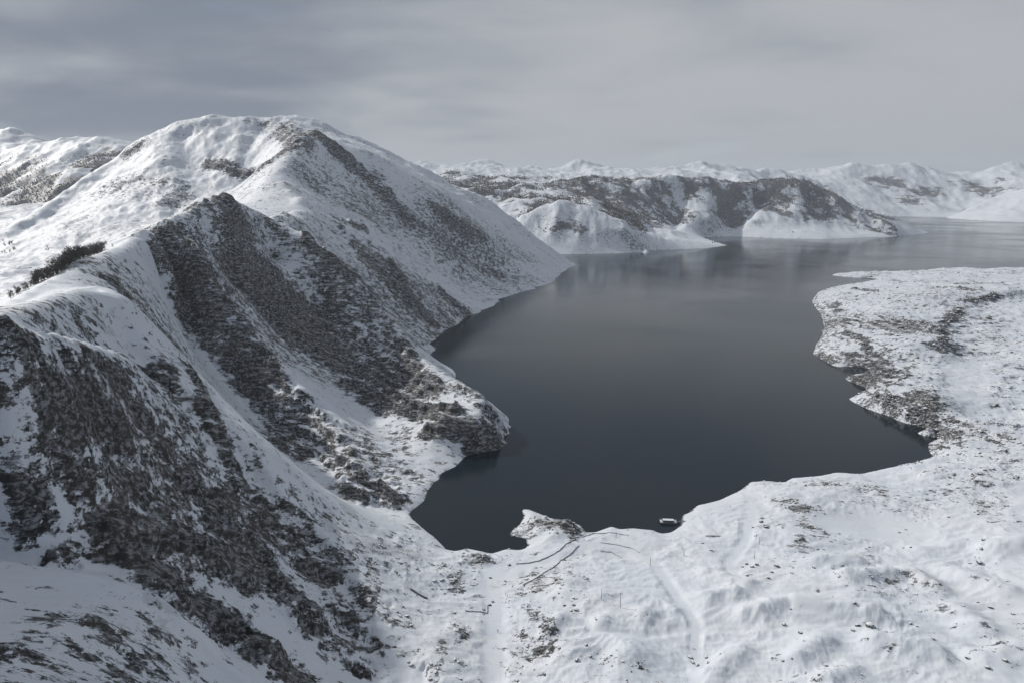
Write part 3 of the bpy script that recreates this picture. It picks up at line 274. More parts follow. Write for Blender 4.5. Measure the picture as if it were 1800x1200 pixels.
 (-937.2,1510.0,138.3,2),(-695.8,1960.0,335.9,2),(-908.9,2050.0,347.8,2),(-993.5,1880.0,265.8,2),(-1037.4,1760.0,208.5,2),(-1081.6,1640.0,158.2,2),(-719.5,2090.0,414.5,2),(-636.6,1930.0,360.1,2),
 (-886.8,2130.0,417.6,2),(-785.5,1650.0,191.2,2),(-714.1,1750.0,234.0,2),(-675.9,1850.0,277.2,2),(-1010.0,1350.0,102.0,2),(-900.0,1250.0,100.0,2),(-800.0,1100.0,100.0,2),(-700.0,950.0,102.0,2),
 (-1200.0,1500.0,100.0,2),(-900.0,1050.0,98.0,2),(-1150.0,1250.0,98.0,2),(-600.0,1050.0,135.0,2),(-620.0,850.0,120.0,2),(-520.0,720.0,130.0,2),(-470.0,600.0,120.0,2),(-700.0,1300.0,140.0,2),
 (-650.0,1500.0,170.0,2),(-1400.0,1400.0,100.0,2),(-1300.0,1150.0,96.0,2),(-1000.0,850.0,92.0,2),(-750.0,600.0,90.0,2),(-600.0,450.0,100.0,2),(-430.0,380.0,130.0,2),(-1500.0,1800.0,140.0,2),
 (-1900.0,2200.0,180.0,2),(-2400.0,2000.0,200.0,2),(-1500.0,3600.0,150.0,2),(-800.0,3500.0,120.0,2),(-300.0,3300.0,60.0,2),(-1050.0,2750.0,300.0,2),(-500.0,2950.0,230.0,2),(-100.0,2800.0,90.0,2),
 (120.0,2660.0,15.0,2),(200.0,2620.0,-8.0,2),(0.0,2900.0,-8.0,2),(-200.0,3050.0,10.0,2),(300.0,2560.0,-10.0,2),(-2000.0,3400.0,200.0,2),(-1600.0,2900.0,260.0,2),(-1350.0,2400.0,180.0,2),
 (-1300.0,2250.0,160.0,2),(-4715.8,5600.0,647.5,3),(-4602.6,5600.0,653.3,3),(-4489.4,5600.0,659.0,3),(-4376.3,5600.0,664.8,3),(-4263.1,5600.0,670.5,3),(-4149.9,5600.0,676.3,3),(-4036.7,5600.0,682.0,3),
 (-3899.5,5600.0,699.3,3),(-3704.0,5500.0,648.9,3),(-3615.9,5500.0,648.9,3),(-3527.7,5500.0,648.9,3),(-3467.3,5550.0,671.9,3),(-3407.0,5600.0,695.0,3),(-3298.9,5500.0,644.6,3),(-2905.3,5000.0,620.3,3),
 (-2787.9,5000.0,597.2,3),(-2706.9,5050.0,569.1,3),(-2625.8,5100.0,540.9,3),(-2928.3,4850.0,561.9,3),(-2951.2,4700.0,503.5,3),(-2965.7,4600.0,454.5,3),(-2980.2,4500.0,405.5,3),(-2994.7,4400.0,356.5,3),
 (-3023.5,4333.3,316.0,3),(-3052.4,4266.7,275.6,3),(-3081.2,4200.0,235.1,3),(-3123.9,4133.3,208.7,3),(-3166.5,4066.7,182.2,3),(-3209.2,4000.0,155.7,3),(-3494.3,4800.0,403.9,3),(-3379.9,5000.0,527.5,3),
 (-2609.5,3700.0,133.0,3),(-2595.6,4100.0,316.8,3),(-2629.2,4400.0,425.5,3),(-2444.1,3300.0,92.2,3),(-2638.0,3200.0,70.9,3),(38.8,3150.0,140.2,4),(78.3,3166.7,150.8,4),(117.7,3183.3,161.4,4),
 (157.2,3200.0,172.0,4),(210.3,3210.0,177.0,4),(263.5,3220.0,181.9,4),(315.4,3210.0,166.6,4),(367.3,3200.0,151.4,4),(399.4,3176.7,134.4,4),(431.5,3153.3,117.4,4),(463.6,3130.0,100.3,4),
 (502.6,3090.0,76.1,4),(541.6,3050.0,51.9,4),(580.1,2980.0,14.9,4),(-28.3,3450.0,163.2,4),(22.9,3487.5,170.9,4),(74.1,3525.0,178.6,4),(125.3,3562.5,186.3,4),(176.5,3600.0,194.1,4),
 (235.4,3600.0,192.6,4),(294.3,3600.0,191.2,4),(353.2,3600.0,189.7,4),(412.0,3600.0,188.3,4),(456.6,3566.7,167.3,4),(501.2,3533.3,146.2,4),(545.8,3500.0,125.2,4),(595.0,3450.0,99.4,4),
 (644.1,3400.0,73.6,4),(683.7,3366.7,61.9,4),(723.4,3333.3,50.1,4),(763.0,3300.0,38.4,4),(-190.6,3900.0,251.7,4),(-127.1,3933.3,253.8,4),(-63.5,3966.7,256.0,4),(0.0,4000.0,258.1,4),
 (68.3,4066.7,267.2,4),(136.6,4133.3,276.2,4),(204.9,4200.0,285.2,4),(278.6,4250.0,297.8,4),(352.3,4300.0,310.4,4),(425.9,4350.0,323.0,4),(499.6,4400.0,335.6,4),(574.1,4416.7,324.2,4),
 (648.6,4433.3,312.8,4),(723.1,4450.0,301.4,4),(803.5,4487.5,310.9,4),(883.9,4525.0,320.5,4),(964.3,4562.5,330.0,4),(1044.7,4600.0,339.5,4),(1119.4,4600.0,337.1,4),(1194.2,4600.0,334.7,4),
 (1269.0,4600.0,332.3,4),(1326.9,4583.3,317.6,4),(1384.8,4566.7,302.9,4),(1442.7,4550.0,288.1,4),(1541.8,4625.0,303.7,4),(1640.9,4700.0,319.2,4),(1704.0,4700.0,325.4,4),(1767.0,4700.0,331.6,4),
 (1830.1,4700.0,337.8,4),(1883.3,4673.3,325.1,4),(1936.6,4646.7,312.4,4),(1989.8,4620.0,299.7,4),(2036.1,4580.0,274.2,4),(2082.3,4540.0,248.8,4),(2128.6,4500.0,223.3,4),(2177.0,4443.3,183.1,4),
 (2225.4,4386.7,142.8,4),(2273.8,4330.0,102.6,4),(2305.4,4270.0,70.9,4),(2337.0,4210.0,39.3,4),(1754.4,4575.0,268.2,4),(1678.7,4450.0,198.7,4),(1606.3,4375.0,156.4,4),(1534.0,4300.0,114.0,4),
 (1448.0,4215.0,64.8,4),(1362.1,4130.0,15.5,4),(1467.2,4500.0,234.0,4),(1420.3,4425.0,173.2,4),(1373.4,4350.0,112.4,4),(1315.6,4265.0,64.3,4),(1257.7,4180.0,16.1,4),(1211.7,4475.0,266.1,4),
 (1154.4,4350.0,199.8,4),(1073.0,4150.0,102.0,4),(1019.2,4025.0,58.9,4),(965.4,3900.0,15.8,4),(788.4,4400.0,251.9,4),(776.1,4225.0,186.9,4),(763.9,4050.0,121.9,4),(798.9,3900.0,88.7,4),
 (833.9,3750.0,55.4,4),(859.0,3600.0,35.0,4),(884.0,3450.0,14.6,4),(933.5,3375.0,10.3,4),(2002.8,4550.0,233.9,4),(1975.6,4380.0,111.5,4),(1937.2,4200.0,32.1,4),(-736.4,5700.0,477.4,4),
 (-630.5,5800.0,467.5,4),(-524.6,5900.0,457.7,4),(-407.4,5950.0,492.3,4),(-290.3,6000.0,526.9,4),(-193.6,6000.0,501.1,4),(-96.9,6000.0,475.3,4),(24.3,6000.0,465.9,4),(145.5,6000.0,456.5,4),
 (291.2,6000.0,442.4,4),(379.8,6000.0,462.7,4),(468.3,6000.0,483.1,4),(556.9,6000.0,503.5,4),(648.2,6050.0,486.5,4),(739.5,6100.0,469.5,4),(860.6,6133.3,467.4,4),(981.6,6166.7,465.4,4),
 (1102.7,6200.0,463.4,4),(1228.5,6200.0,453.6,4),(1354.3,6200.0,443.9,4),(1479.4,6233.3,463.1,4),(1604.5,6266.7,482.2,4),(1729.6,6300.0,501.4,4),(1858.0,6300.0,484.1,4),(1986.4,6300.0,466.8,4),
 (2149.7,6400.0,465.1,4),(2313.0,6500.0,463.5,4),(2419.6,6500.0,445.6,4),(2526.3,6500.0,427.7,4),(2604.3,6433.3,406.0,4),(2682.3,6366.7,384.4,4),(2760.3,6300.0,362.7,4),(-405.7,5000.0,339.4,4),
 (-270.5,5066.7,348.8,4),(-135.2,5133.3,358.2,4),(0.0,5200.0,367.6,4),(126.6,5200.0,355.3,4),(253.1,5200.0,343.0,4),(436.0,5300.0,362.1,4),(618.8,5400.0,381.3,4),(801.6,5500.0,400.4,4),
 (948.3,5450.0,377.7,4),(1095.0,5400.0,355.1,4),(1360.1,5600.0,407.5,4),(1511.9,5600.0,397.2,4),(1663.7,5600.0,387.0,4),(1815.6,5600.0,376.7,4),(581.4,6000.0,489.4,4),(324.8,4700.0,289.4,4),
 (-208.4,5600.0,449.0,4),(-126.4,5200.0,375.8,4),(-47.7,4966.7,346.5,4),(31.0,4733.3,317.1,4),(109.8,4500.0,287.7,4),(3806.9,9800.0,541.1,5),(3961.0,9733.3,551.7,5),(4115.2,9666.7,562.3,5),
 (4269.4,9600.0,572.8,5),(4372.9,9500.0,591.3,5),(4476.5,9400.0,609.8,5),(4580.1,9300.0,628.3,5),(4809.4,9300.0,591.9,5),(4977.4,9333.3,603.0,5),(5145.3,9366.7,614.0,5),(5313.3,9400.0,625.0,5),
 (5467.9,9400.0,603.0,5),(5705.4,9400.0,529.2,5),(5896.7,9400.0,521.8,5),(6087.9,9400.0,514.4,5),(6222.2,9350.0,531.3,5),(6356.5,9300.0,548.2,5),(6331.6,9200.0,602.7,5),(6529.6,9200.0,667.4,5),
 (6683.7,9200.0,631.4,5),(6830.2,9200.0,642.9,5),(6976.7,9200.0,654.4,5),(7123.2,9200.0,665.9,5),(7269.7,9200.0,677.4,5),(7416.2,9200.0,688.9,5),(5051.6,6900.0,291.4,5),(4986.3,6933.3,256.3,5),
 (4921.1,6966.7,221.2,5),(4855.9,7000.0,186.1,5),(4787.8,7033.3,147.8,5),(4719.7,7066.7,109.5,5),(4651.6,7100.0,71.3,5),(4609.7,7175.0,40.2,5),(4567.8,7250.0,9.0,5),(5581.2,6900.0,471.2,5),
 (5475.3,6900.0,435.3,5),(5369.3,6900.0,399.3,5),(5263.4,6900.0,363.3,5),(5157.5,6900.0,327.4,5),(3629.7,8600.0,390.2,5),(3727.8,8500.0,333.7,5),(3825.9,8400.0,277.1,5),(3924.1,8300.0,220.6,5),
 (4012.0,8200.0,178.3,5),(4100.0,8100.0,135.9,5),(4187.9,8000.0,93.6,5),(4293.7,7950.0,72.4,5),(4399.4,7900.0,51.1,5),(4575.1,8800.0,358.7,5),(4615.6,8600.0,289.4,5),(4656.1,8400.0,220.2,5),
 (4502.2,7950.0,75.4,5),(4449.8,9000.0,453.6,5),(4357.6,8500.0,287.5,5),(4388.3,8350.0,221.5,5),(4419.1,8200.0,155.4,5),(5714.0,8800.0,393.5,5),(5458.9,8600.0,306.8,5),(5203.8,8400.0,220.2,5),
 (4957.6,8200.0,156.9,5),(4711.4,8000.0,93.6,5),(5800.2,8700.0,322.9,5),(5356.5,8200.0,155.4,5),(5107.5,7900.0,76.5,5),(5398.1,9000.0,453.6,5),(4999.7,8800.0,393.5,5),(5112.9,7800.0,34.8,5),
 (5608.1,8000.0,221.6,5),(-6000.0,9000.0,250.0,5),(-3000.0,9000.0,250.0,5),(0.0,9500.0,250.0,5),(3000.0,12000.0,250.0,5),(6000.0,13000.0,250.0,5),(9000.0,12000.0,250.0,5),(11000.0,9000.0,250.0,5),
 (10000.0,5000.0,250.0,5),(9000.0,3500.0,250.0,5),(-5000.0,5000.0,250.0,5),(-4500.0,3000.0,250.0,5),(1500.0,8000.0,250.0,5),(2500.0,8500.0,250.0,5),(707.7,1500.9,16.0,6),(809.3,1606.4,20.0,6),
 (908.6,1640.8,22.0,6),(1021.3,1692.2,22.0,6),(1161.1,1777.5,18.0,6),(1302.3,1808.1,14.0,6),(611.1,1244.7,24.0,6),(700.3,1294.9,26.0,6),(777.7,1315.9,28.0,6),(879.7,1373.6,30.0,6),
 (551.9,1118.1,18.0,6),(588.0,1079.5,26.0,6),(644.5,1082.9,30.0,6),(704.0,1120.8,32.0,6),(629.8,997.4,30.0,6),(584.5,976.8,26.0,6),(548.7,1002.9,20.0,6),(509.8,1009.8,14.0,6),
 (493.6,891.2,26.0,6),(521.6,891.6,18.0,6),(473.0,856.0,12.0,6),(472.2,756.7,26.0,6),(452.2,790.5,16.0,6),(465.3,723.6,26.0,6),(445.9,753.2,10.0,6),(445.3,688.6,18.0,6),
 (460.0,673.0,14.0,6),(865.5,1294.3,15.0,6),(964.3,1393.0,15.0,6),(1056.3,1423.1,16.0,6),(735.2,1091.5,14.0,6),(664.9,995.3,13.0,6),(605.3,926.6,13.0,6),(711.5,1014.0,13.0,6),
 (760.3,1009.8,14.0,6),(559.5,829.2,12.0,6),(602.6,829.2,12.0,6),(617.6,800.7,13.0,6),(500.2,716.2,12.0,6),(524.2,696.9,12.0,6),(458.9,618.8,10.0,6),(471.7,599.2,12.0,6),
 (433.2,629.2,6.0,6),(396.6,556.3,8.0,6),(1133.3,1341.2,18.0,6),(805.4,891.6,18.0,6),(542.5,584.1,18.0,6),(1615.6,1932.5,14.0,6),(1526.9,2127.5,8.0,6),(1192.3,1578.4,28.0,6),
 (1160.0,1560.3,28.0,6),(1127.7,1542.2,28.0,6),(1095.5,1524.1,28.0,6),(1063.2,1505.9,28.0,6),(1029.0,1479.5,28.7,6),(994.8,1453.1,29.3,6),(960.6,1426.7,30.0,6),(867.5,1304.1,30.0,6),
 (816.8,1243.0,30.7,6),(766.1,1181.9,31.3,6),(715.4,1120.8,32.0,6),(680.1,1064.6,32.0,6),(644.7,1008.3,32.0,6),(629.2,974.3,24.0,6),(1195.4,1569.3,16.0,6),(1161.8,1549.7,15.8,6),
 (1128.3,1530.2,15.5,6),(1094.7,1510.6,15.2,6),(1061.2,1491.0,15.0,6),(1020.0,1460.1,15.0,6),(978.8,1429.2,15.0,6),(896.9,1325.7,15.0,6),(856.1,1279.4,14.7,6),(815.3,1233.2,14.3,6),
 (774.4,1187.0,14.0,6),(737.8,1128.5,14.0,6),(701.2,1069.9,14.0,6),(654.7,995.3,13.0,6),(-71.4,388.4,20.0,7),(-52.1,405.3,10.0,7),(-48.1,369.9,12.0,7),(-30.3,412.0,6.0,7),
 (-63.6,341.0,20.0,7),(-43.0,326.5,16.0,7),(-26.6,355.8,10.0,7),(-10.5,376.1,8.0,7),(-9.5,337.7,8.0,7),(-8.7,302.2,9.0,7),(15.1,410.3,7.0,7),(-28.4,298.0,14.0,7),
 (12.8,342.2,12.0,7),(34.0,366.8,14.0,7),(55.7,376.0,12.0,7),(79.0,432.1,5.0,7),(39.3,430.3,6.0,7),(113.3,443.8,5.0,7),(146.4,460.4,5.0,7),(162.0,499.1,4.0,7),
 (200.6,519.6,4.0,7),(155.5,424.8,7.0,7),(227.6,506.9,10.0,7),(203.1,447.3,12.0,7),(266.9,532.9,8.0,7),(236.2,465.3,7.0,7),(272.2,469.1,5.0,7),(290.3,456.6,7.0,7),
 (272.6,505.1,6.0,7),(333.6,532.9,8.0,7),(324.7,551.1,5.0,7),(348.2,482.9,12.0,7),(342.7,428.0,18.0,7),(395.5,500.6,13.0,7),(204.8,369.3,20.0,7),(250.0,375.7,16.0,7),
 (132.0,354.9,18.0,7),(123.9,329.3,14.0,7),(64.2,343.1,15.0,7),(56.6,297.0,18.0,7),(85.3,298.0,14.0,7),(31.0,329.3,14.0,7),(28.2,295.4,16.0,7),(154.9,330.7,20.0,7),
 (138.5,290.4,20.0,7),(234.4,333.6,18.0,7),(190.2,304.5,22.0,7),(291.1,351.8,20.0,7),(242.3,285.3,24.0,7),(349.1,379.9,25.0,7),(277.5,276.5,28.0,7),(0.0,256.8,15.0,7),
 (97.3,249.2,22.0,7),(189.4,242.6,28.0,7),(-48.0,245.9,25.0,7),(25.3,465.3,7.0,7),(38.1,467.8,8.0,7),(17.5,482.7,5.0,7),(-27.7,432.1,5.0,7),(66.4,456.2,5.0,7),
 (9.0,720.0,-6.0,-1),(6.0,745.0,-6.0,-1),(-8.0,772.0,-6.0,-1),(-24.0,812.0,-6.0,-1),(-44.0,852.0,-6.0,-1),(-72.0,902.0,-6.0,-1),(16.0,690.0,-8.0,-1),(150.0,700.0,-25.0,-1),
 (350.0,900.0,-30.0,-1),(0.0,1200.0,-25.0,-1),(300.0,1500.0,-35.0,-1),(500.0,1200.0,-30.0,-1),(600.0,2000.0,-35.0,-1),(1200.0,2600.0,-35.0,-1),(900.0,3000.0,-35.0,-1),(1500.0,3400.0,-35.0,-1),
 (2500.0,3300.0,-35.0,-1),(3500.0,3500.0,-30.0,-1),(3000.0,5000.0,-35.0,-1),(4500.0,5500.0,-30.0,-1),(5000.0,4500.0,-30.0,-1),(2600.0,4300.0,-20.0,-1),(2700.0,6000.0,-20.0,-1),(3200.0,6700.0,-20.0,-1),
 (4000.0,6300.0,-15.0,-1),(200.0,600.0,-18.0,-1),(80.0,620.0,-18.0,-1),(300.0,700.0,-22.0,-1),(500.0,950.0,-25.0,-1),(1800.0,2900.0,-20.0,-1),(600.0,2700.0,-25.0,-1),(-211.0,268.8,199.3,0),
 (-200.4,271.2,195.5,0),(-212.7,275.6,196.8,0),(-201.9,278.1,192.9,0),(-214.4,282.6,194.1,0),(-203.4,285.2,190.2,0),(-205.0,292.3,187.4,0),(-217.9,296.8,188.8,0),(-206.6,299.8,184.7,0),
 (-220.0,304.2,186.7,0),(-222.0,311.7,184.6,0),(-210.2,314.7,180.3,0),(-224.1,319.3,182.4,0),(-212.0,322.4,178.0,0),(-226.2,327.1,180.2,0),(-213.9,330.3,175.7,0),(-228.4,335.0,177.9,0),
 (-215.9,338.3,173.4,0),(-230.1,344.0,175.0,0),(-217.1,345.7,170.4,0),(-231.4,352.5,171.7,0),(-218.1,354.2,167.0,0),(-232.6,361.1,168.4,0),(-219.1,362.9,163.6,0),(-233.9,369.9,164.9,0),
 (-220.1,371.7,160.1,0),(-235.2,378.9,161.5,0),(-221.1,380.7,156.5,0),(-236.5,388.0,157.9,0),(-222.2,389.8,152.8,0),(-245.3,313.0,195.3,0),(-233.3,317.0,194.3,0),(-248.1,320.7,194.7,0),
 (-235.9,324.9,193.8,0),(-250.9,328.6,194.2,0),(-238.4,332.9,193.2,0),(-253.8,336.7,193.6,0),(-241.1,341.0,192.6,0),(-256.7,344.9,193.0,0),(-243.8,349.3,192.0,0),(-259.7,353.3,192.4,0),
 (-246.5,357.8,191.4,0),(-262.8,361.7,191.9,0),(-249.4,366.5,190.8,0),(-266.0,370.4,191.4,0),(-252.3,375.3,190.3,0),(-269.3,379.3,190.9,0),(-255.3,384.2,189.7,0),(-272.6,388.3,190.3,0),
 (-258.4,393.3,189.2,0),(-276.1,397.5,189.8,0),(-261.5,402.7,188.6,0),(-279.6,406.9,189.3,0),(-264.7,412.2,188.1,0),(-283.1,416.5,188.7,0),(-268.0,421.9,187.5,0),(-286.4,427.2,188.0,0),
 (-270.5,431.2,186.8,0),(-289.2,437.5,187.3,0),(-273.0,441.6,186.0,0),(-292.0,447.9,186.5,0),(-275.5,452.1,185.2,0),(-294.9,458.6,185.7,0),(-280.4,473.3,184.3,0),(-270.9,467.0,181.6,0),
 (-261.6,460.8,179.0,0),(-283.3,454.6,176.9,0),(-261.7,441.8,170.9,0),(-245.7,454.1,151.5,0),(-253.6,439.8,148.2,0),(-236.4,448.9,145.2,0),(-244.2,434.8,142.0,0),(-227.3,443.7,139.0,0),
 (-234.9,429.8,135.8,0),(-218.2,437.9,132.9,0),(-226.6,424.9,129.8,0),(-209.7,432.4,127.0,0),(-218.0,419.5,124.0,0),(-204.1,428.2,121.1,0),(-206.8,413.5,118.1,0),(-194.5,426.4,114.1,0),
 (-197.2,411.8,111.1,0),(-185.1,424.6,107.2,0),(-187.7,410.2,104.2,0),(-174.9,421.7,98.9,0),(-179.6,408.1,96.0,0),(-166.0,418.6,89.6,0),(-170.7,405.1,86.8,0),(-155.6,414.7,80.5,0),
 (-163.6,403.1,77.7,0),(-148.1,408.6,72.2,0),(-156.7,397.8,69.4,0),(-141.2,402.9,64.1,0),(-149.7,392.3,61.4,0),(-136.1,400.0,56.9,0),(-139.5,387.2,54.2,0),(-127.7,397.7,50.8,0),
 (-131.1,385.0,48.1,0),(-119.5,395.4,44.7,0),(-122.8,382.8,42.1,0),(-110.3,389.1,40.7,0),(-118.5,379.3,38.1,0),(-104.0,383.6,37.1,0),(-112.1,374.0,34.5,0),(-97.8,378.2,33.5,0),
 (-105.8,368.8,31.1,0),(-91.7,372.9,30.1,0),(-99.6,363.6,27.6,0),(-86.1,364.8,28.2,0),(-96.4,358.8,25.8,0),(-82.2,358.1,26.7,0),(-92.3,352.1,24.3,0),(-78.5,351.5,25.2,0),
 (-88.3,345.6,22.9,0),(-74.8,345.0,23.7,0),(-84.4,339.3,21.5,0),(-71.1,338.7,22.3,0),(-80.6,333.1,20.1,0),(-68.2,330.8,21.1,0),(-78.5,327.6,18.9,0),(-66.2,324.1,20.0,0),
 (-76.2,320.9,17.9,0),(-64.2,317.5,19.0,0),(-74.1,314.4,16.9,0),(-62.3,311.1,17.9,0),(-72.0,308.0,15.9,0),(-60.4,304.8,16.9,0),(-69.9,301.8,14.9,0),(-58.6,298.6,15.9,0),
 (-67.9,295.7,14.0,0),(-56.8,292.5,14.9,0),(-65.9,289.7,13.0,0),(-300.0,359.6,180.9,0),(-285.1,360.4,182.8,0),(-300.6,369.2,181.1,0),(-285.5,370.0,183.0,0),(-301.2,379.0,181.3,0),
 (-285.9,379.8,183.2,0),(-301.9,385.2,181.4,0),(-288.4,393.0,183.4,0),(-307.1,393.9,181.2,0),(-293.3,401.9,183.2,0),(-312.4,402.8,180.9,0),(-298.3,410.9,182.9,0),(-317.8,411.9,180.6,0),
 (-303.4,420.2,182.7,0),(-323.4,421.2,180.4,0),(-308.7,429.6,182.5,0),(-329.1,432.6,180.3,0),(-312.6,437.9,182.5,0),(-332.7,443.3,180.7,0),(-315.9,448.7,182.9,0),(-336.4,454.1,181.1,0),
 (-319.3,459.6,183.3,0),(-340.1,465.2,181.5,0),(-322.7,470.8,183.8,0),(-344.0,476.5,181.9,0),(-326.2,482.2,184.2,0),(-347.9,488.0,182.3,0),(-329.7,493.9,184.7,0),(-351.9,499.8,182.7,0),
 (-333.3,505.7,185.2,0),(-355.9,511.8,183.2,0),(-337.0,517.8,185.6,0),(-359.9,524.7,184.0,0),(-340.3,529.6,186.5,0),(-363.3,537.5,185.3,0),(-343.3,542.5,187.9,0),(-366.8,550.4,186.7,0),
 (-346.3,555.5,189.3,0),(-370.3,563.7,188.1,0),(-349.5,568.9,190.8,0),(-373.9,577.1,189.6,0),(-352.6,582.4,192.3,0),(-377.1,591.8,190.6,0),(-355.1,595.7,193.4,0),(-379.8,606.0,191.3,0),
 (-357.4,610.0,194.2,0),(-382.6,620.6,192.1,0),(-359.8,624.6,195.0,0),(-385.5,635.4,192.9,0),(-362.2,639.5,195.8,0),(-388.5,649.6,193.8,0),(-365.1,655.4,196.8,0),(-392.5,664.7,195.0,0),
 (-368.7,670.7,198.1,0),(-396.6,680.2,196.3,0),(-372.3,686.2,199.4,0),(-400.8,696.0,197.5,0),(-376.0,702.1,200.7,0),(-405.0,712.0,198.8,0),(-379.7,718.3,202.1,0),(-409.4,728.5,200.2,0),
 (-413.9,745.7,201.6,0),(-390.6,768.6,207.4,0),(-421.7,780.5,206.2,0),(-425.7,798.4,208.6,0),(-433.9,838.5,213.3,0),(-432.1,857.9,216.1,0),(-401.8,854.8,211.5,0),(-430.4,877.7,218.9,0),
 (-399.5,874.5,214.3,0),(-428.6,897.8,221.8,0),(-427.6,917.5,225.3,0),(-395.5,915.7,220.5,0),(-426.7,938.4,229.1,0),(-394.0,936.6,224.2,0),(-425.9,959.6,233.0,0),(-392.5,957.8,228.0,0),
 (-425.0,981.3,237.0,0),(-391.0,979.4,231.9,0),(-421.7,1005.8,234.6,0),(-387.9,998.5,229.4,0),(-417.2,1027.9,227.1,0),(-382.9,1020.4,221.8,0),(-407.6,1053.9,218.5,0),(-376.4,1036.6,213.1,0),
 (-396.6,1074.4,208.8,0),(-396.9,1094.1,207.4,0),(-359.9,1095.1,200.0,0),(-398.0,1118.2,208.7,0),(-360.2,1119.2,201.2,0),(-399.1,1142.7,210.1,0),(-360.5,1143.8,202.3,0),(-399.5,1169.4,211.2,0),
 (-360.3,1167.2,203.3,0),(-398.5,1194.9,211.7,0),(-358.5,1192.7,203.7,0),(-397.5,1220.9,212.3,0),(-356.7,1218.7,204.1,0),(-399.8,1241.1,215.7,0),(-406.5,1267.4,222.1,0),(-365.1,1277.3,213.6,0),
 (-413.4,1294.2,228.5,0),(-418.9,1314.9,235.1,0),(-380.8,1337.6,226.2,0),(-434.0,1339.5,241.3,0),(-395.1,1362.6,232.3,0),(-449.4,1364.5,247.6,0),(-409.7,1388.1,238.4,0),(-465.1,1390.1,254.1,0),
 (-424.6,1414.1,244.7,0),(-481.1,1416.2,260.7,0),(-439.8,1440.7,251.1,0),(-496.3,1449.0,268.7,0),(-449.8,1464.7,258.9,0),(-507.0,1479.0,277.9,0),(-459.6,1495.0,267.9,0),(-517.9,1509.6,287.2,0),
 (-469.5,1526.0,277.0,0),(-530.0,1547.1,296.8,0),(-478.1,1551.5,286.3,0),(-533.4,1580.8,308.3,0),(-537.0,1615.2,320.1,0),(-482.9,1619.8,309.2,0),(-540.5,1650.3,332.1,0),(-485.4,1655.0,321.0,0),
 (-544.2,1686.1,344.3,0),(-487.9,1690.9,333.0,0),(-545.7,1724.8,357.6,0),(-488.0,1725.7,346.0,0),(-546.8,1762.2,371.2,0),(-488.0,1763.1,359.4,0),(-548.0,1800.4,385.1,0),(-488.0,1801.3,373.1,0),
 (-549.2,1839.4,399.2,0),(-210.1,228.0,117.7,1),(-207.2,218.6,121.6,1),(-204.1,229.8,116.6,1),(-201.1,220.6,120.5,1),(-198.1,231.7,115.6,1),(-195.1,222.6,119.4,1),(-192.1,233.6,114.5,1),
 (-189.2,224.5,118.3,1),(-184.4,234.0,113.6,1),(-184.7,224.6,117.3,1),(-178.2,233.7,112.7,1),(-178.6,224.5,116.4,1),(-172.2,233.5,111.9,1),(-172.5,224.3,115.6,1),(-166.2,233.2,111.1,1),
 (-166.6,224.1,114.7,1),(-160.4,232.9,110.2,1),(-160.7,224.0,113.8,1),(-153.9,232.1,109.3,1),(-155.6,223.5,112.8,1),(-148.3,230.9,108.3,1),(-150.0,222.4,111.7,1),(-142.8,229.8,107.3,1),
 (-144.4,221.4,110.7,1),(-137.4,228.7,106.3,1),(-139.0,220.4,109.6,1),(-131.5,227.4,105.3,1),(-134.1,219.5,108.6,1),(-126.2,225.2,102.9,1),(-129.4,217.7,106.2,1),(-121.3,223.1,100.5,1),
 (-124.4,215.7,103.7,1),(-116.5,221.0,98.1,1),(-119.6,213.7,101.3,1),(-111.8,219.0,95.8,1),(-114.8,211.8,98.9,1),(-107.1,216.9,92.7,1),(-110.2,209.9,95.8,1),(-102.6,214.9,89.7,1),
 (-105.6,207.9,92.7,1),(-98.1,212.9,86.7,1),(-101.1,206.0,89.6,1),(-93.2,210.6,83.7,1),(-97.1,204.5,86.6,1),(-89.2,207.8,81.6,1),(-93.3,201.9,84.5,1),(-85.4,205.0,79.6,1),
 (-89.5,199.3,82.4,1),(-81.7,202.4,77.6,1),(-85.7,196.7,80.4,1),(-378.7,828.4,186.4,0),(-362.8,816.5,170.5,0),(-348.2,805.2,154.0,0),(-364.9,783.0,142.9,0),(-350.2,772.2,127.1,0),
 (-319.8,783.5,123.1,0),(-335.7,761.9,112.3,0),(-305.8,773.0,108.4,0),(-321.5,751.8,97.8,0),(-292.2,762.7,94.0,0),(-307.5,741.8,83.6,0),(-278.3,751.3,83.1,0),(-295.1,732.2,72.9,0),
 (-282.6,721.4,66.5,0),(-254.0,729.2,70.1,0),(-270.3,710.8,60.3,0),(-242.2,718.5,63.7,0),(-258.2,700.4,54.1,0),(-230.7,708.0,57.5,0),(-246.3,690.2,48.0,0),(-219.3,697.6,51.3,0),
 (-234.6,680.2,42.1,0),(-208.1,687.5,45.3,0),(-223.2,670.4,36.2,0),(-197.1,677.6,39.4,0),(-211.9,660.8,30.4,0),(-185.0,665.3,33.9,0),(-203.2,652.9,25.2,0),(-177.1,653.4,30.5,0),
 (-195.0,641.2,21.9,0),(-169.4,641.7,27.1,0),(-186.9,629.8,18.7,0),(-161.9,630.2,23.9,0),(-179.0,618.5,15.6,0),(-154.5,619.0,20.6,0),(-171.2,607.5,12.5,0),(-147.2,607.9,17.4,0),
 (-163.6,596.7,9.5,0),(-140.1,597.0,14.1,0),(-133.2,586.4,10.7,0),(-126.4,576.0,7.3,0),(-119.8,565.7,4.0,0),(-372.9,1088.5,200.7,0),(-350.2,1082.0,190.9,0),(-359.8,1047.4,196.3,0),
 (-327.7,1075.6,181.2,0),(-337.2,1041.4,186.5,0),(-306.9,1069.7,170.6,0),(-313.5,1035.3,175.9,0),(-284.5,1065.3,152.6,0),(-291.1,1031.1,157.9,0),(-262.3,1060.8,134.8,0),(-268.8,1027.0,140.0,0),
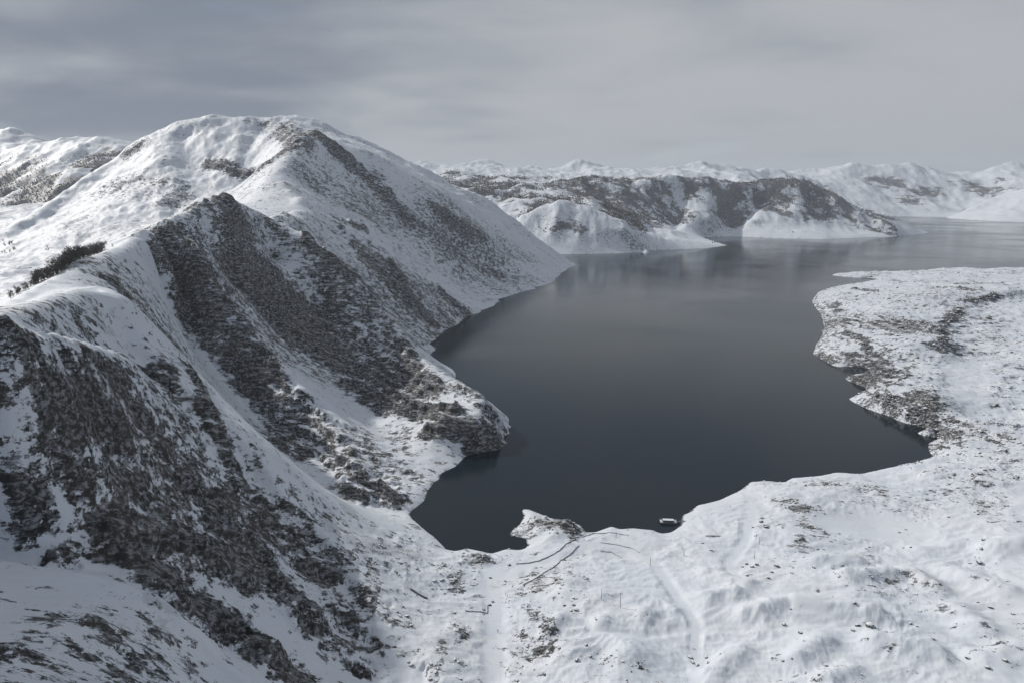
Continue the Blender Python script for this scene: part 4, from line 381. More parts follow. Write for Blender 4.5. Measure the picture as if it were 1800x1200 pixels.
 (-240.9,1057.2,113.8,0),(-246.1,1023.4,118.9,0),(-218.9,1053.7,92.0,0),(-224.1,1020.1,97.1,0),(-193.1,1034.0,77.4,0),(-178.8,1017.6,64.5,0),(-203.2,995.7,69.4,0),(-164.8,1001.6,51.8,0),
 (-188.8,980.1,56.7,0),(-149.9,981.6,41.6,0),(-178.1,967.3,46.4,0),(-140.8,963.1,37.9,0),(-168.5,949.1,42.6,0),(-132.0,945.0,34.3,0),(-159.1,931.3,38.8,0),(-123.3,927.3,30.7,0),
 (-149.9,913.8,35.2,0),(-114.8,909.9,27.2,0),(-140.9,896.7,31.6,0),(-106.5,892.8,23.8,0),(-132.0,879.9,28.1,0),(-98.7,875.1,24.0,0),(-124.4,863.8,28.2,0),(-91.7,858.2,25.2,0),
 (-116.8,847.2,29.3,0),(-84.8,841.8,26.3,0),(-109.4,831.0,30.4,0),(-78.0,825.6,27.5,0),(-102.2,815.0,31.5,0),(-71.3,809.8,28.6,0),(-95.0,799.4,32.5,0),(-64.8,794.3,29.8,0),
 (-88.1,784.1,33.6,0),(-58.4,779.1,30.8,0),(-81.2,769.1,34.6,0),(-52.1,764.7,31.4,0),(-74.0,754.0,35.1,0),(-45.4,750.4,31.2,0),(-66.8,739.9,34.8,0),(-38.7,736.4,31.1,0),
 (-59.8,726.0,34.6,0),(-32.2,722.6,30.9,0),(-52.9,712.4,34.4,0),(-25.8,709.1,30.8,0),(-46.1,699.1,34.2,0),(-27.8,681.1,32.7,0),(-388.1,1285.2,225.0,0),(-362.3,1297.1,209.3,0),
 (-355.0,1348.9,189.3,0),(-336.5,1309.0,193.6,0),(-326.7,1360.8,172.7,0),(-312.1,1319.2,177.1,0),(-299.7,1370.3,154.9,0),(-285.1,1328.6,159.3,0),(-279.6,1377.7,136.3,0),(-252.3,1342.8,140.7,0),
 (-257.1,1395.6,113.4,0),(-229.4,1360.4,117.8,0),(-230.8,1415.9,90.3,0),(-209.8,1375.9,94.8,0),(-204.9,1429.7,69.6,0),(-183.7,1389.4,74.1,0),(-178.8,1443.7,48.7,0),(-157.4,1403.1,53.3,0),
 (-144.6,1455.5,29.0,0),(-135.7,1410.3,33.6,0),(-115.2,1461.3,10.2,0),(-515.1,1875.5,391.9,0),(-522.3,1814.5,382.7,0),(-475.5,1870.5,364.4,0),(-431.3,1864.1,336.9,0),(-448.5,1806.2,327.8,0),
 (-393.7,1852.6,306.1,0),(-410.8,1795.3,297.2,0),(-355.1,1840.7,275.7,0),(-375.0,1784.9,266.8,0),(-319.0,1827.4,245.0,0),(-338.7,1772.3,236.2,0),(-283.3,1814.3,214.7,0),(-302.8,1759.8,206.0,0),
 (-252.5,1811.3,183.9,0),(-258.8,1754.0,175.3,0),(-215.3,1807.1,153.4,0),(-221.5,1750.1,144.8,0),(-168.7,1767.7,116.5,0),(-172.8,1836.6,98.0,0),(-138.4,1789.6,89.2,0),(-142.5,1859.2,70.5,0),
 (-107.6,1811.8,61.7,0),(-99.2,1877.1,47.2,0),(-79.7,1821.1,38.3,0),(-62.9,1889.9,24.1,0),(-43.3,1833.6,15.2,0),(-12.1,1897.2,4.3,0),(-949.0,2289.1,471.4,2),(-949.0,2210.9,467.5,2),
 (-898.2,2288.8,467.6,2),(-898.2,2211.2,463.8,2),(-843.8,2286.9,464.0,2),(-852.0,2210.5,460.2,2),(-794.1,2281.2,460.9,2),(-752.9,2279.5,460.8,2),(-745.0,2204.3,457.0,2),(-704.0,2284.5,465.8,2),
 (-696.1,2209.6,462.0,2),(-657.8,2290.4,464.3,2),(-645.3,2216.4,460.6,2),(-614.7,2298.5,451.3,2),(-592.7,2226.9,447.5,2),(-568.1,2312.8,426.6,2),(-546.1,2241.1,422.8,2),(-521.0,2326.9,410.6,2),
 (-499.8,2254.8,406.9,2),(-474.0,2340.7,394.6,2),(-453.1,2268.5,390.8,2),(-427.1,2354.4,373.6,2),(-406.1,2282.0,369.8,2),(-379.8,2367.9,350.3,2),(-359.2,2295.3,346.5,2),(-332.3,2381.4,326.7,2),
 (-312.1,2308.4,322.9,2),(-284.8,2394.6,302.9,2),(-264.6,2321.4,299.1,2),(-237.0,2407.7,276.0,2),(-217.1,2334.1,272.1,2),(-188.9,2420.7,250.3,2),(-169.5,2346.7,246.5,2),(-140.9,2433.5,229.1,2),
 (-121.4,2359.2,225.3,2),(-92.3,2446.3,203.8,2),(-73.3,2371.5,200.0,2),(-43.8,2458.8,169.8,2),(-24.7,2383.7,165.9,2),(7.2,2471.1,134.1,2),(22.3,2394.7,130.2,2),(56.8,2481.1,94.5,2),
 (72.0,2404.4,90.6,2),(108.8,2490.8,56.7,2),(120.0,2413.0,52.8,2),(159.3,2498.2,23.9,2),(170.6,2420.2,20.0,2),(-992.6,2202.9,455.6,2),(-1005.6,2280.3,447.7,2),(-1042.9,2194.2,441.6,2),
 (-1056.0,2272.1,433.7,2),(-1080.3,2180.3,421.0,2),(-1114.4,2251.7,413.1,2),(-1130.0,2157.9,392.6,2),(-1158.4,2231.9,384.6,2),(-1220.9,2195.0,345.7,2),(-1183.8,2108.7,317.3,2),(-1250.8,2149.5,309.5,2),
 (-1210.6,2065.3,285.0,2),(-1277.0,2105.7,277.2,2),(-1230.3,2024.0,254.9,2),(-1300.3,2055.6,247.2,2),(-1251.2,1978.7,225.4,2),(-1320.4,2010.0,217.9,2),(-1261.9,1939.9,199.1,2),(-1335.4,1954.1,191.7,2),
 (-1271.7,1892.2,174.5,2),(-1344.1,1906.2,167.1,2),(-1285.1,1842.2,152.3,2),(-1354.7,1863.4,145.0,2),(-1299.3,1797.1,131.8,2),(-1368.0,1818.0,124.6,2),(-1320.3,1749.7,111.9,2),(-1384.7,1780.0,104.8,2),
 (-1340.3,1708.0,92.3,2),(-1404.1,1738.0,85.2,2),(-566.4,1867.3,392.3,2),(-511.9,1898.2,395.4,2),(-587.1,1902.4,389.3,2),(-531.4,1933.9,392.5,2),(-609.4,1942.5,387.5,2),(-548.9,1966.8,390.7,2),
 (-625.8,1981.6,394.5,2),(-564.0,2006.4,397.8,2),(-642.6,2021.5,401.6,2),(-579.5,2046.8,405.0,2),(-659.7,2062.3,408.8,2),(-595.3,2088.1,412.3,2),(-676.0,2110.0,418.7,2),(-607.0,2125.8,422.3,2),
 (-687.0,2154.7,432.5,2),(-616.5,2170.8,436.1,2),(-779.2,2200.7,436.9,2),(-773.5,2152.3,414.8,2),(-846.3,2142.5,414.8,2),(-768.2,2104.3,391.0,2),(-839.6,2095.8,391.0,2),(-763.4,2057.7,364.6,2),
 (-833.4,2049.5,364.6,2),(-758.8,2013.5,338.9,2),(-827.1,2002.7,338.9,2),(-752.5,1969.1,316.0,2),(-819.3,1958.4,316.0,2),(-992.6,2151.9,394.6,2),(-1062.1,2121.5,394.6,2),(-973.6,2106.3,372.4,2),
 (-1041.7,2076.6,372.4,2),(-953.5,2066.4,350.4,2),(-1017.1,2031.1,350.4,2),(-931.2,2024.6,328.7,2),(-993.5,1990.1,328.7,2),(-909.4,1983.8,307.5,2),(-970.5,1950.0,307.5,2),(-889.9,1936.3,288.7,2),
 (-954.5,1914.3,288.7,2),(-876.2,1894.1,271.7,2),(-939.6,1872.5,271.7,2),(-862.9,1852.7,255.0,2),(-924.9,1831.6,255.0,2),(-849.8,1812.1,238.7,2),(-910.6,1791.5,238.7,2),(-840.4,1767.8,222.9,2),
 (-901.8,1754.4,222.9,2),(-832.3,1727.7,207.5,2),(-892.5,1714.6,207.5,2),(-824.4,1688.5,192.4,2),(-883.4,1675.6,192.4,2),(-4715.8,5717.1,600.6,3),(-4715.8,5482.9,588.9,3),(-4563.6,5715.6,609.0,3),
 (-4563.6,5484.4,597.5,3),(-4413.3,5714.1,617.3,3),(-4413.3,5485.9,605.8,3),(-4265.0,5712.6,625.4,3),(-4265.0,5487.4,614.1,3),(-4118.6,5711.2,633.4,3),(-4118.6,5488.8,622.3,3),(-3974.0,5709.9,646.0,3),
 (-3974.0,5490.1,635.0,3),(-3789.4,5665.2,640.3,3),(-3888.0,5472.5,629.5,3),(-3665.0,5599.4,608.8,3),(-3761.8,5410.2,598.2,3),(-3576.5,5605.0,606.9,3),(-3576.5,5395.0,596.4,3),(-3393.3,5475.3,622.3,3),
 (-3287.2,5630.7,630.5,3),(-3185.0,5519.8,601.9,3),(-3344.9,5394.0,591.7,3),(-3104.9,5414.6,597.6,3),(-3261.5,5291.3,587.7,3),(-3026.4,5311.5,593.5,3),(-3179.7,5190.8,583.8,3),(-2949.5,5210.6,589.5,3),
 (-3099.7,5092.4,579.9,3),(-2874.2,5111.8,585.5,3),(-3021.3,4996.0,576.2,3),(-2852.2,4907.9,563.8,3),(-2788.8,5107.1,544.2,3),(-2692.6,4951.1,535.0,3),(-2687.5,5169.8,508.9,3),(-2591.1,5013.6,499.7,3),
 (-3013.5,4894.9,528.5,3),(-2852.8,4750.6,483.7,3),(-3029.9,4777.6,483.7,3),(-2871.3,4636.3,434.4,3),(-3045.8,4661.6,434.4,3),(-2889.2,4523.0,379.5,3),(-3060.9,4548.0,379.5,3),(-2906.7,4411.6,325.4,3),
 (-3075.8,4436.1,325.4,3),(-2951.7,4286.6,265.8,3),(-3106.7,4353.7,265.8,3),(-2996.2,4186.3,205.2,3),(-3149.5,4252.6,205.2,3),(-3058.5,4081.7,164.5,3),(-3198.1,4171.0,164.5,3),(-3117.0,3991.3,128.8,3),
 (-3255.7,4080.0,128.8,3),(19.2,3196.4,122.6,4),(58.4,3103.6,117.5,4),(79.4,3222.3,138.6,4),(118.9,3128.7,133.6,4),(150.7,3251.0,154.4,4),(169.7,3150.2,149.2,4),(216.2,3263.5,160.3,4),
 (235.2,3162.2,155.2,4),(301.3,3265.3,155.6,4),(281.8,3163.9,150.4,4),(367.2,3252.5,136.3,4),(347.7,3151.3,131.1,4),(443.4,3207.8,109.1,4),(383.4,3125.2,104.0,4),(502.9,3162.2,80.8,4),
 (430.4,3091.6,75.7,4),(548.3,3114.7,52.5,4),(476.8,3044.9,47.5,4),(-219.6,3955.3,229.8,4),(-161.5,3844.7,223.6,4),(-147.9,3993.6,232.1,4),(-89.4,3881.9,225.8,4),(-75.7,4032.1,234.3,4),
 (-16.5,3919.5,227.9,4),(-23.0,4067.4,238.5,4),(66.9,3975.4,232.1,4),(36.2,4126.6,246.1,4),(127.4,4033.1,239.6,4),(96.2,4186.5,253.8,4),(188.8,4091.7,247.1,4),(157.2,4247.4,261.6,4),
 (251.2,4151.2,254.8,4),(238.2,4304.9,273.6,4),(314.7,4192.2,266.8,4),(310.9,4355.4,285.8,4),(388.4,4241.2,278.9,4),(384.7,4406.5,298.2,4),(463.2,4290.8,291.2,4),(468.1,4463.4,310.8,4),
 (530.1,4336.0,303.7,4),(573.3,4489.6,297.0,4),(604.5,4350.4,289.9,4),(663.7,4510.4,283.0,4),(695.1,4370.1,275.8,4),(736.5,4536.3,281.2,4),(821.7,4577.0,291.1,4),(883.8,4443.9,283.7,4),
 (907.8,4618.2,301.0,4),(970.7,4483.4,293.6,4),(995.0,4659.9,311.1,4),(1058.6,4523.4,303.5,4),(1122.8,4675.8,310.5,4),(1122.8,4524.2,302.9,4),(1221.3,4676.2,307.2,4),(1339.4,4659.2,293.0,4),
 (1297.2,4512.4,285.4,4),(1434.8,4631.7,268.8,4),(1392.6,4485.0,261.2,4),(1544.4,4530.1,262.0,4),(1530.5,4715.0,281.8,4),(1625.3,4589.6,274.0,4),(1664.1,4779.8,293.5,4),(1767.8,4780.3,303.5,4),
 (1903.9,4753.2,300.6,4),(1831.6,4609.0,292.5,4),(1997.6,4706.2,278.3,4),(1925.4,4562.2,270.2,4),(2097.4,4632.9,241.3,4),(2175.9,4564.4,198.0,4),(2071.7,4443.8,190.0,4),(2251.9,4477.3,143.1,4),
 (2131.7,4374.7,135.2,4),(2318.1,4398.8,87.9,4),(2198.9,4297.0,80.0,4),(2378.9,4296.8,38.9,4),(2241.7,4224.5,31.1,4),(1788.8,4482.3,200.2,4),(1722.2,4385.8,154.2,4),(1613.0,4491.1,154.2,4),
 (1652.6,4315.8,114.9,4),(1545.5,4419.2,114.9,4),(1583.2,4246.0,76.3,4),(1480.5,4349.8,76.3,4),(1514.8,4180.2,38.3,4),(1414.0,4282.1,38.3,4),(1253.7,4390.9,201.0,4),(1120.5,4451.9,201.0,4),
 (1214.5,4307.5,156.4,4),(1081.6,4361.6,156.4,4),(1178.0,4221.7,114.9,4),(1047.9,4274.7,114.9,4),(1142.2,4137.6,74.2,4),(1014.8,4189.5,74.2,4),(981.5,4107.9,44.6,4),(1069.4,3974.7,17.6,4),
 (948.1,4026.9,17.6,4),(-799.6,5766.9,445.2,4),(-673.3,5633.1,440.6,4),(-713.4,5849.8,436.7,4),(-585.6,5714.4,432.1,4),(-626.2,5933.7,428.1,4),(-496.8,5796.6,423.4,4),(-495.9,6015.7,443.9,4),
 (-421.2,5840.7,439.1,4),(-382.4,6064.8,477.3,4),(-307.2,5888.6,472.5,4),(-225.1,6096.1,475.9,4),(-225.1,5903.9,471.1,4),(-100.2,6096.0,442.5,4),(-100.2,5904.0,437.7,4),(24.7,6096.0,432.3,4),
 (24.7,5904.0,427.5,4),(149.5,6096.0,422.5,4),(149.5,5904.0,417.7,4),(274.3,6096.1,410.4,4),(274.3,5903.9,405.6,4),(399.2,6096.2,433.5,4),(399.2,5903.8,428.7,4),(524.3,6096.4,462.2,4),
 (524.3,5903.6,457.4,4),(591.5,6129.8,454.3,4),(684.9,5959.2,449.4,4),(723.9,6197.8,434.9,4),(776.1,6008.0,430.0,4),(847.0,6232.5,432.5,4),(899.6,6041.2,427.6,4),(971.1,6267.5,430.1,4),
 (1024.2,6074.6,425.1,4),(1123.7,6300.8,426.5,4),(1123.7,6099.2,421.4,4),(1254.8,6301.2,416.2,4),(1254.8,6098.8,411.1,4),(1359.1,6306.6,413.0,4),(1411.5,6109.9,407.9,4),(1486.7,6341.6,432.2,4),
 (1539.6,6143.0,427.1,4),(1615.5,6377.0,451.6,4),(1669.0,6176.4,446.5,4),(1774.1,6404.7,458.7,4),(1774.1,6195.3,453.5,4),(1910.3,6405.3,440.2,4),(1910.3,6194.7,434.9,4),(2093.8,6241.0,423.7,4),
 (2099.8,6496.2,427.2,4),(2212.7,6311.8,421.8,4),(2218.7,6571.1,425.4,4),(2333.5,6383.8,419.9,4),(2412.6,6610.9,408.0,4),(2621.8,6564.9,382.3,4),(2477.1,6395.5,376.7,4),(2731.5,6470.2,351.9,4),
 (2587.6,6301.9,346.4,4),(3873.6,9954.4,490.6,5),(3740.1,9645.6,482.2,5),(4074.3,9867.5,504.4,5),(3940.9,9558.9,496.0,5),(4274.9,9780.7,518.2,5),(4141.5,9472.2,509.8,5),(4494.8,9614.9,542.2,5),
 (4262.4,9374.2,533.8,5),(4650.5,9463.0,570.4,5),(4419.7,9223.9,562.1,5),(4733.5,9133.0,545.5,5),(4915.0,9493.2,550.3,5),(4980.8,9161.8,541.9,5),(5130.0,9538.1,563.8,5),(5196.6,9202.3,555.3,5),
 (5382.9,9573.3,563.1,5),(5382.9,9226.7,554.4,5),(5608.2,9575.1,506.8,5),(5608.2,9224.9,498.1,5),(5835.9,9577.0,471.1,5),(5835.9,9223.0,462.2,5),(6066.0,9579.0,461.6,5),(6066.0,9221.0,452.6,5),
 (6348.3,9495.1,485.3,5),(6386.7,9020.8,558.0,5),(6619.6,9381.3,592.0,5),(6619.6,9018.7,582.9,5),(6855.4,9383.6,589.8,5),(6855.4,9016.4,580.7,5),(7094.0,9385.9,607.9,5),(7094.0,9014.1,598.6,5),
 (7335.7,9388.3,626.1,5),(7335.7,9011.7,616.7,5),(4989.3,6778.2,236.7,5),(5113.8,7021.8,223.0,5),(4831.1,6859.5,151.6,5),(4955.3,7102.4,137.9,5),(4674.4,6937.4,63.3,5),(4794.0,7181.7,49.7,5),
]
ROCK=[
 [-203.8,269.1,194.2,-202.2,282.4,189.0,7.1,7.3,0.9],[-212.6,331.3,172.6,-211.6,355.9,154.2,9.4,9.9,0.6],[-197.5,271.3,169.7,-203.3,312.8,157.4,11.5,12.8,0.5],[-194.2,278.1,157.6,-195.7,323.7,136.5,8.8,9.9,0.7],
 [-195.5,318.1,135.5,-195.5,318.1,135.5,8.1,8.1,0.8],[-199.4,269.0,177.6,-199.4,269.0,177.6,11.4,11.4,0.5],[-200.4,352.6,129.6,-180.9,356.9,98.1,12.0,12.1,0.75],[-182.3,341.6,104.7,-166.6,349.4,81.2,10.3,10.6,0.8],
 [-230.3,431.8,137.6,-212.4,407.8,125.6,10.5,9.9,0.5],[-231.4,472.7,131.2,-196.0,416.5,115.4,8.1,7.2,0.6],[-196.0,416.5,115.4,-167.4,390.7,76.3,7.2,6.9,0.6],[-199.1,257.3,140.5,-193.8,255.0,119.3,11.4,11.5,0.5],
 [-189.7,278.5,139.4,-185.4,276.4,124.5,8.9,8.9,0.4],[-186.2,299.1,122.7,-169.9,324.9,89.9,12.5,13.3,0.35],[-164.7,344.8,80.1,-165.4,368.5,75.6,12.2,12.8,0.8],[-173.2,276.3,103.0,-158.1,304.2,82.1,14.9,15.9,0.9],
 [-158.1,304.2,82.1,-138.5,313.4,61.2,15.9,16.3,0.9],[-185.3,252.8,104.1,-167.7,265.1,95.7,6.9,7.0,0.95],[-167.7,265.1,95.7,-145.6,261.0,79.4,7.0,6.9,0.95],[-149.3,268.7,79.9,-122.5,271.3,55.5,16.1,16.3,1.0],
 [-122.5,271.3,55.5,-96.0,264.2,37.8,16.3,16.1,1.0],[-148.1,346.2,62.3,-106.9,318.2,35.4,19.3,18.3,0.75],[-106.9,318.2,35.4,-78.9,295.8,18.9,18.3,17.6,0.75],[-154.0,379.8,62.8,-113.0,361.1,32.5,15.0,14.5,0.6],
 [-93.9,335.4,23.7,-68.0,297.0,14.8,13.8,12.8,0.5],[-198.2,268.5,168.1,-188.1,354.4,109.2,43.0,53.2,0.2],[-188.1,354.4,109.2,-145.2,354.5,57.8,53.2,53.6,0.2],[-145.2,354.5,57.8,-91.6,325.8,23.4,53.6,50.9,0.2],
 [-138.7,193.0,119.8,-122.6,186.2,116.6,6.8,6.5,0.3],[-122.6,186.2,116.6,-110.4,176.0,114.4,6.5,6.2,0.3],[-129.8,155.9,133.3,-129.8,155.9,133.3,7.8,7.8,0.28],[-403.4,777.5,181.0,-375.5,781.1,121.6,20.5,20.4,0.95],
 [-375.5,781.1,121.6,-324.2,744.2,82.6,20.4,19.3,0.95],[-324.2,744.2,82.6,-264.0,691.1,39.2,19.3,17.9,0.95],[-408.1,823.6,197.2,-361.9,785.6,147.5,30.7,29.0,0.7],[-361.9,785.6,147.5,-305.3,747.5,94.9,29.0,27.4,0.7],
 [-378.6,790.2,133.5,-333.9,755.9,99.7,29.5,28.0,0.9],[-295.7,735.3,78.2,-233.8,670.6,33.3,30.4,27.8,0.75],[-233.8,670.6,33.3,-206.1,614.4,11.7,27.8,25.9,0.75],[-222.8,675.3,44.0,-175.5,624.8,25.1,18.5,17.2,0.5],
 [-175.5,624.8,25.1,-139.3,559.4,12.0,17.2,15.6,0.5],[-139.3,559.4,12.0,-97.8,518.8,4.4,15.6,14.6,0.5],[-178.1,611.2,13.0,-128.6,533.6,12.8,12.5,11.0,0.6],[-146.7,529.0,9.8,-120.5,516.2,5.6,6.5,6.3,0.8],
 [-109.8,533.6,7.7,-97.2,514.9,3.7,6.0,5.8,0.9],[-330.6,563.9,176.4,-304.6,562.3,147.9,19.2,18.9,0.33],[-304.6,562.3,147.9,-292.4,571.6,126.4,18.9,19.1,0.33],[-398.1,964.6,235.0,-366.7,943.1,181.8,39.1,38.0,0.6],
 [-392.4,863.8,194.6,-392.4,863.8,194.6,19.8,19.8,0.3],[-369.1,904.2,154.7,-341.8,905.3,124.2,32.7,32.5,1.0],[-341.8,905.3,124.2,-283.9,876.3,60.5,32.5,31.3,1.0],[-341.3,951.0,141.8,-290.9,954.8,76.6,42.3,42.2,0.85],
 [-290.9,954.8,76.6,-217.8,872.8,22.9,42.2,38.7,0.85],[-283.1,983.6,71.4,-204.7,916.6,19.6,47.6,44.3,0.6],[-204.7,916.6,19.6,-116.6,745.8,22.5,44.3,36.1,0.6],[-196.9,812.8,16.7,-132.5,724.1,16.0,21.7,19.3,0.9],
 [-132.5,724.1,16.0,-64.2,669.1,30.7,19.3,17.7,0.9],[-169.3,895.9,24.8,-90.1,742.8,30.1,31.3,26.0,0.65],[-161.9,949.6,44.7,-126.0,861.6,25.8,16.4,15.0,0.7],[-223.4,1022.4,99.3,-161.9,949.6,44.7,35.2,32.8,0.4],
 [-311.3,1047.1,182.9,-266.3,1031.0,141.3,13.7,13.4,1.0],[-266.3,1031.0,141.3,-242.2,1034.5,123.7,13.4,13.4,1.0],[-264.3,1170.9,107.0,-231.7,1147.9,75.9,12.1,11.8,0.8],[-296.0,1011.5,126.5,-254.8,1012.2,109.4,22.1,21.9,0.45],
 [-64.3,743.5,36.6,-23.7,677.3,24.9,16.2,14.9,0.45],[-79.6,647.3,17.0,-45.4,645.8,17.6,14.4,14.3,0.85],[-45.4,645.8,17.6,-11.5,650.9,0.6,14.3,14.5,0.85],[-44.8,634.9,3.8,-11.4,647.7,0.0,5.7,5.8,1.0],
 [-156.1,635.1,21.4,-89.1,554.3,3.6,26.0,23.0,0.28],[-275.5,1276.3,136.7,-147.6,1243.5,13.5,24.0,23.4,0.75],[-230.8,1319.3,110.9,-112.8,1204.8,0.0,20.2,18.5,0.75],[-297.0,1282.4,157.3,-209.8,1248.0,66.0,13.2,12.8,0.6],
 [-324.5,1314.4,187.1,-238.7,1302.5,112.7,11.3,11.1,0.4],[-142.4,1412.0,41.8,-95.0,1403.6,1.2,23.9,23.8,0.5],[-364.5,1432.4,198.9,-322.3,1505.3,171.9,14.8,15.4,0.7],[-497.9,1829.1,393.9,-425.6,1820.5,336.9,28.5,28.1,0.85],
 [-410.3,1814.8,322.4,-320.5,1788.6,250.8,34.1,33.3,0.6],[-288.8,1764.0,208.4,-231.7,1759.5,165.9,26.8,26.6,0.4],[-364.2,1873.1,295.3,-375.7,1777.2,264.9,39.8,37.8,0.35],[-218.6,1910.7,220.3,-126.9,1924.7,142.3,22.4,22.5,0.5],
 [-148.6,1793.7,105.5,-61.5,1842.9,40.4,30.1,30.9,0.35],[-61.5,1842.9,40.4,0.0,1915.5,16.1,27.8,28.9,0.5],[-691.5,2162.9,436.8,-511.3,1720.0,358.8,49.4,38.9,0.6],[-511.3,1720.0,358.8,-573.6,1651.9,315.9,38.9,37.9,0.6],
 [-734.9,2134.5,418.0,-734.9,2134.5,418.0,37.7,37.7,0.35],[-856.5,2001.4,329.9,-789.8,1953.9,317.2,36.3,35.1,0.85],[-789.8,1953.9,317.2,-719.7,1911.0,299.2,35.1,34.0,0.85],[-1140.1,2149.4,382.6,-1160.7,2134.9,360.2,28.4,28.4,0.5],
 [-866.3,1801.2,243.6,-415.6,923.9,231.9,50.0,25.3,0.45],[-810.8,2208.9,457.7,-695.9,2178.1,444.8,27.6,26.8,0.5],[-1109.3,1949.1,266.3,-919.1,1820.1,250.8,74.8,68.0,0.3],[-873.6,2023.8,338.7,-873.6,2023.8,338.7,22.1,22.1,0.5],
 [-866.1,1737.3,223.0,-879.5,1865.0,265.6,32.4,34.4,0.4],[-535.4,1756.9,374.7,-520.0,1831.1,401.1,15.3,15.9,0.5],[-344.2,913.2,130.8,-209.8,1248.0,66.0,163.9,213.1,0.2],[-408.4,1674.3,264.0,-79.8,1922.0,79.3,172.3,193.1,0.18],
 [853.3,1695.2,14.4,841.5,1565.8,25.8,14.3,13.4,0.95],[704.3,1479.2,13.1,675.6,1390.4,9.5,13.8,13.0,0.9],[611.8,1288.3,5.0,627.8,1236.1,25.6,10.9,10.5,0.8],[557.0,1158.5,9.6,561.5,1062.9,23.0,7.6,7.1,0.9],
 [556.2,1052.1,22.5,535.5,1001.2,16.0,8.1,7.7,0.8],[536.8,969.2,6.4,536.8,969.2,6.4,11.3,11.3,0.9],[946.1,1422.3,28.2,1091.5,1518.4,23.6,10.0,11.0,0.9],[903.6,1354.8,21.4,742.1,1158.0,24.8,11.0,9.3,0.9],
 [742.1,1158.0,24.8,627.1,970.8,23.1,9.3,7.9,0.9],[671.6,1174.4,31.7,736.6,1174.3,28.7,5.7,5.8,0.8],[615.2,986.6,28.1,615.2,986.6,28.1,7.9,7.9,0.7],[464.5,776.8,20.1,468.4,722.8,23.0,7.0,6.7,1.0],
 [439.2,790.3,8.9,441.4,768.9,8.5,7.0,6.9,0.8],[448.9,735.3,9.0,456.1,720.7,10.5,6.0,5.9,0.9],[455.9,711.4,3.8,452.9,660.6,8.6,7.3,7.0,1.0],[483.1,1044.7,1.3,484.5,954.2,0.0,5.9,5.5,0.6],
 [1040.1,1882.9,10.6,1091.4,1810.5,16.7,7.2,7.1,0.9],[1019.4,1689.1,22.4,1049.3,1563.3,32.8,13.2,12.6,0.6],[641.9,1223.1,27.9,655.4,1102.1,30.9,70.0,65.0,0.4],[483.6,876.7,14.1,459.7,756.5,19.3,42.9,38.1,0.4],
 [800.2,1104.1,11.3,800.2,1104.1,11.3,69.2,69.2,0.22],[484.2,656.7,13.7,484.2,656.7,13.7,42.5,42.5,0.2],[1108.8,1765.2,19.6,1359.3,1803.4,14.6,24.5,26.5,0.35],[222.5,553.9,3.8,264.4,548.3,6.2,15.1,15.3,0.62],
 [264.4,548.3,6.2,301.8,535.6,6.8,15.3,15.4,0.62],[215.9,511.7,7.8,229.6,489.9,8.6,15.1,14.8,0.62],[229.6,489.9,8.6,221.6,461.3,9.1,14.8,14.1,0.62],[272.9,556.2,5.4,300.3,523.6,7.2,8.9,8.7,0.62],
 [212.0,449.0,11.1,196.6,431.3,11.9,6.4,6.2,0.62],[362.4,504.5,11.1,362.4,504.5,11.1,33.3,33.3,0.2],[6.4,469.6,1.0,17.3,478.8,4.7,13.3,13.5,0.95],[17.3,478.8,4.7,42.4,468.4,6.3,13.5,13.2,0.95],
 [-27.4,428.0,5.1,-15.4,420.8,5.0,9.9,9.7,0.42],[-45.0,408.1,8.3,-32.3,388.0,8.3,10.3,9.9,0.4],[-31.6,336.9,12.1,-33.7,325.4,13.3,8.3,8.1,0.4],[10.1,360.3,10.7,24.5,325.5,13.3,6.5,6.0,0.5],
 [21.5,326.0,12.9,20.7,311.8,13.2,3.4,3.3,0.6],[40.9,367.5,13.6,40.9,367.5,13.6,11.0,11.0,0.4],[33.8,409.0,7.8,33.8,409.0,7.8,11.9,11.9,0.3],[51.0,340.7,14.8,51.0,340.7,14.8,6.3,6.3,0.5],
 [72.9,338.3,14.7,72.9,338.3,14.7,7.0,7.0,0.4],[14.8,313.2,12.1,14.8,313.2,12.1,19.7,19.7,0.35],[52.5,307.3,16.6,52.5,307.3,16.6,22.7,22.7,0.3],[-35.0,306.6,13.8,-35.0,306.6,13.8,16.2,16.2,0.3],
 [107.0,324.3,14.1,107.0,324.3,14.1,8.6,8.6,0.4],
]
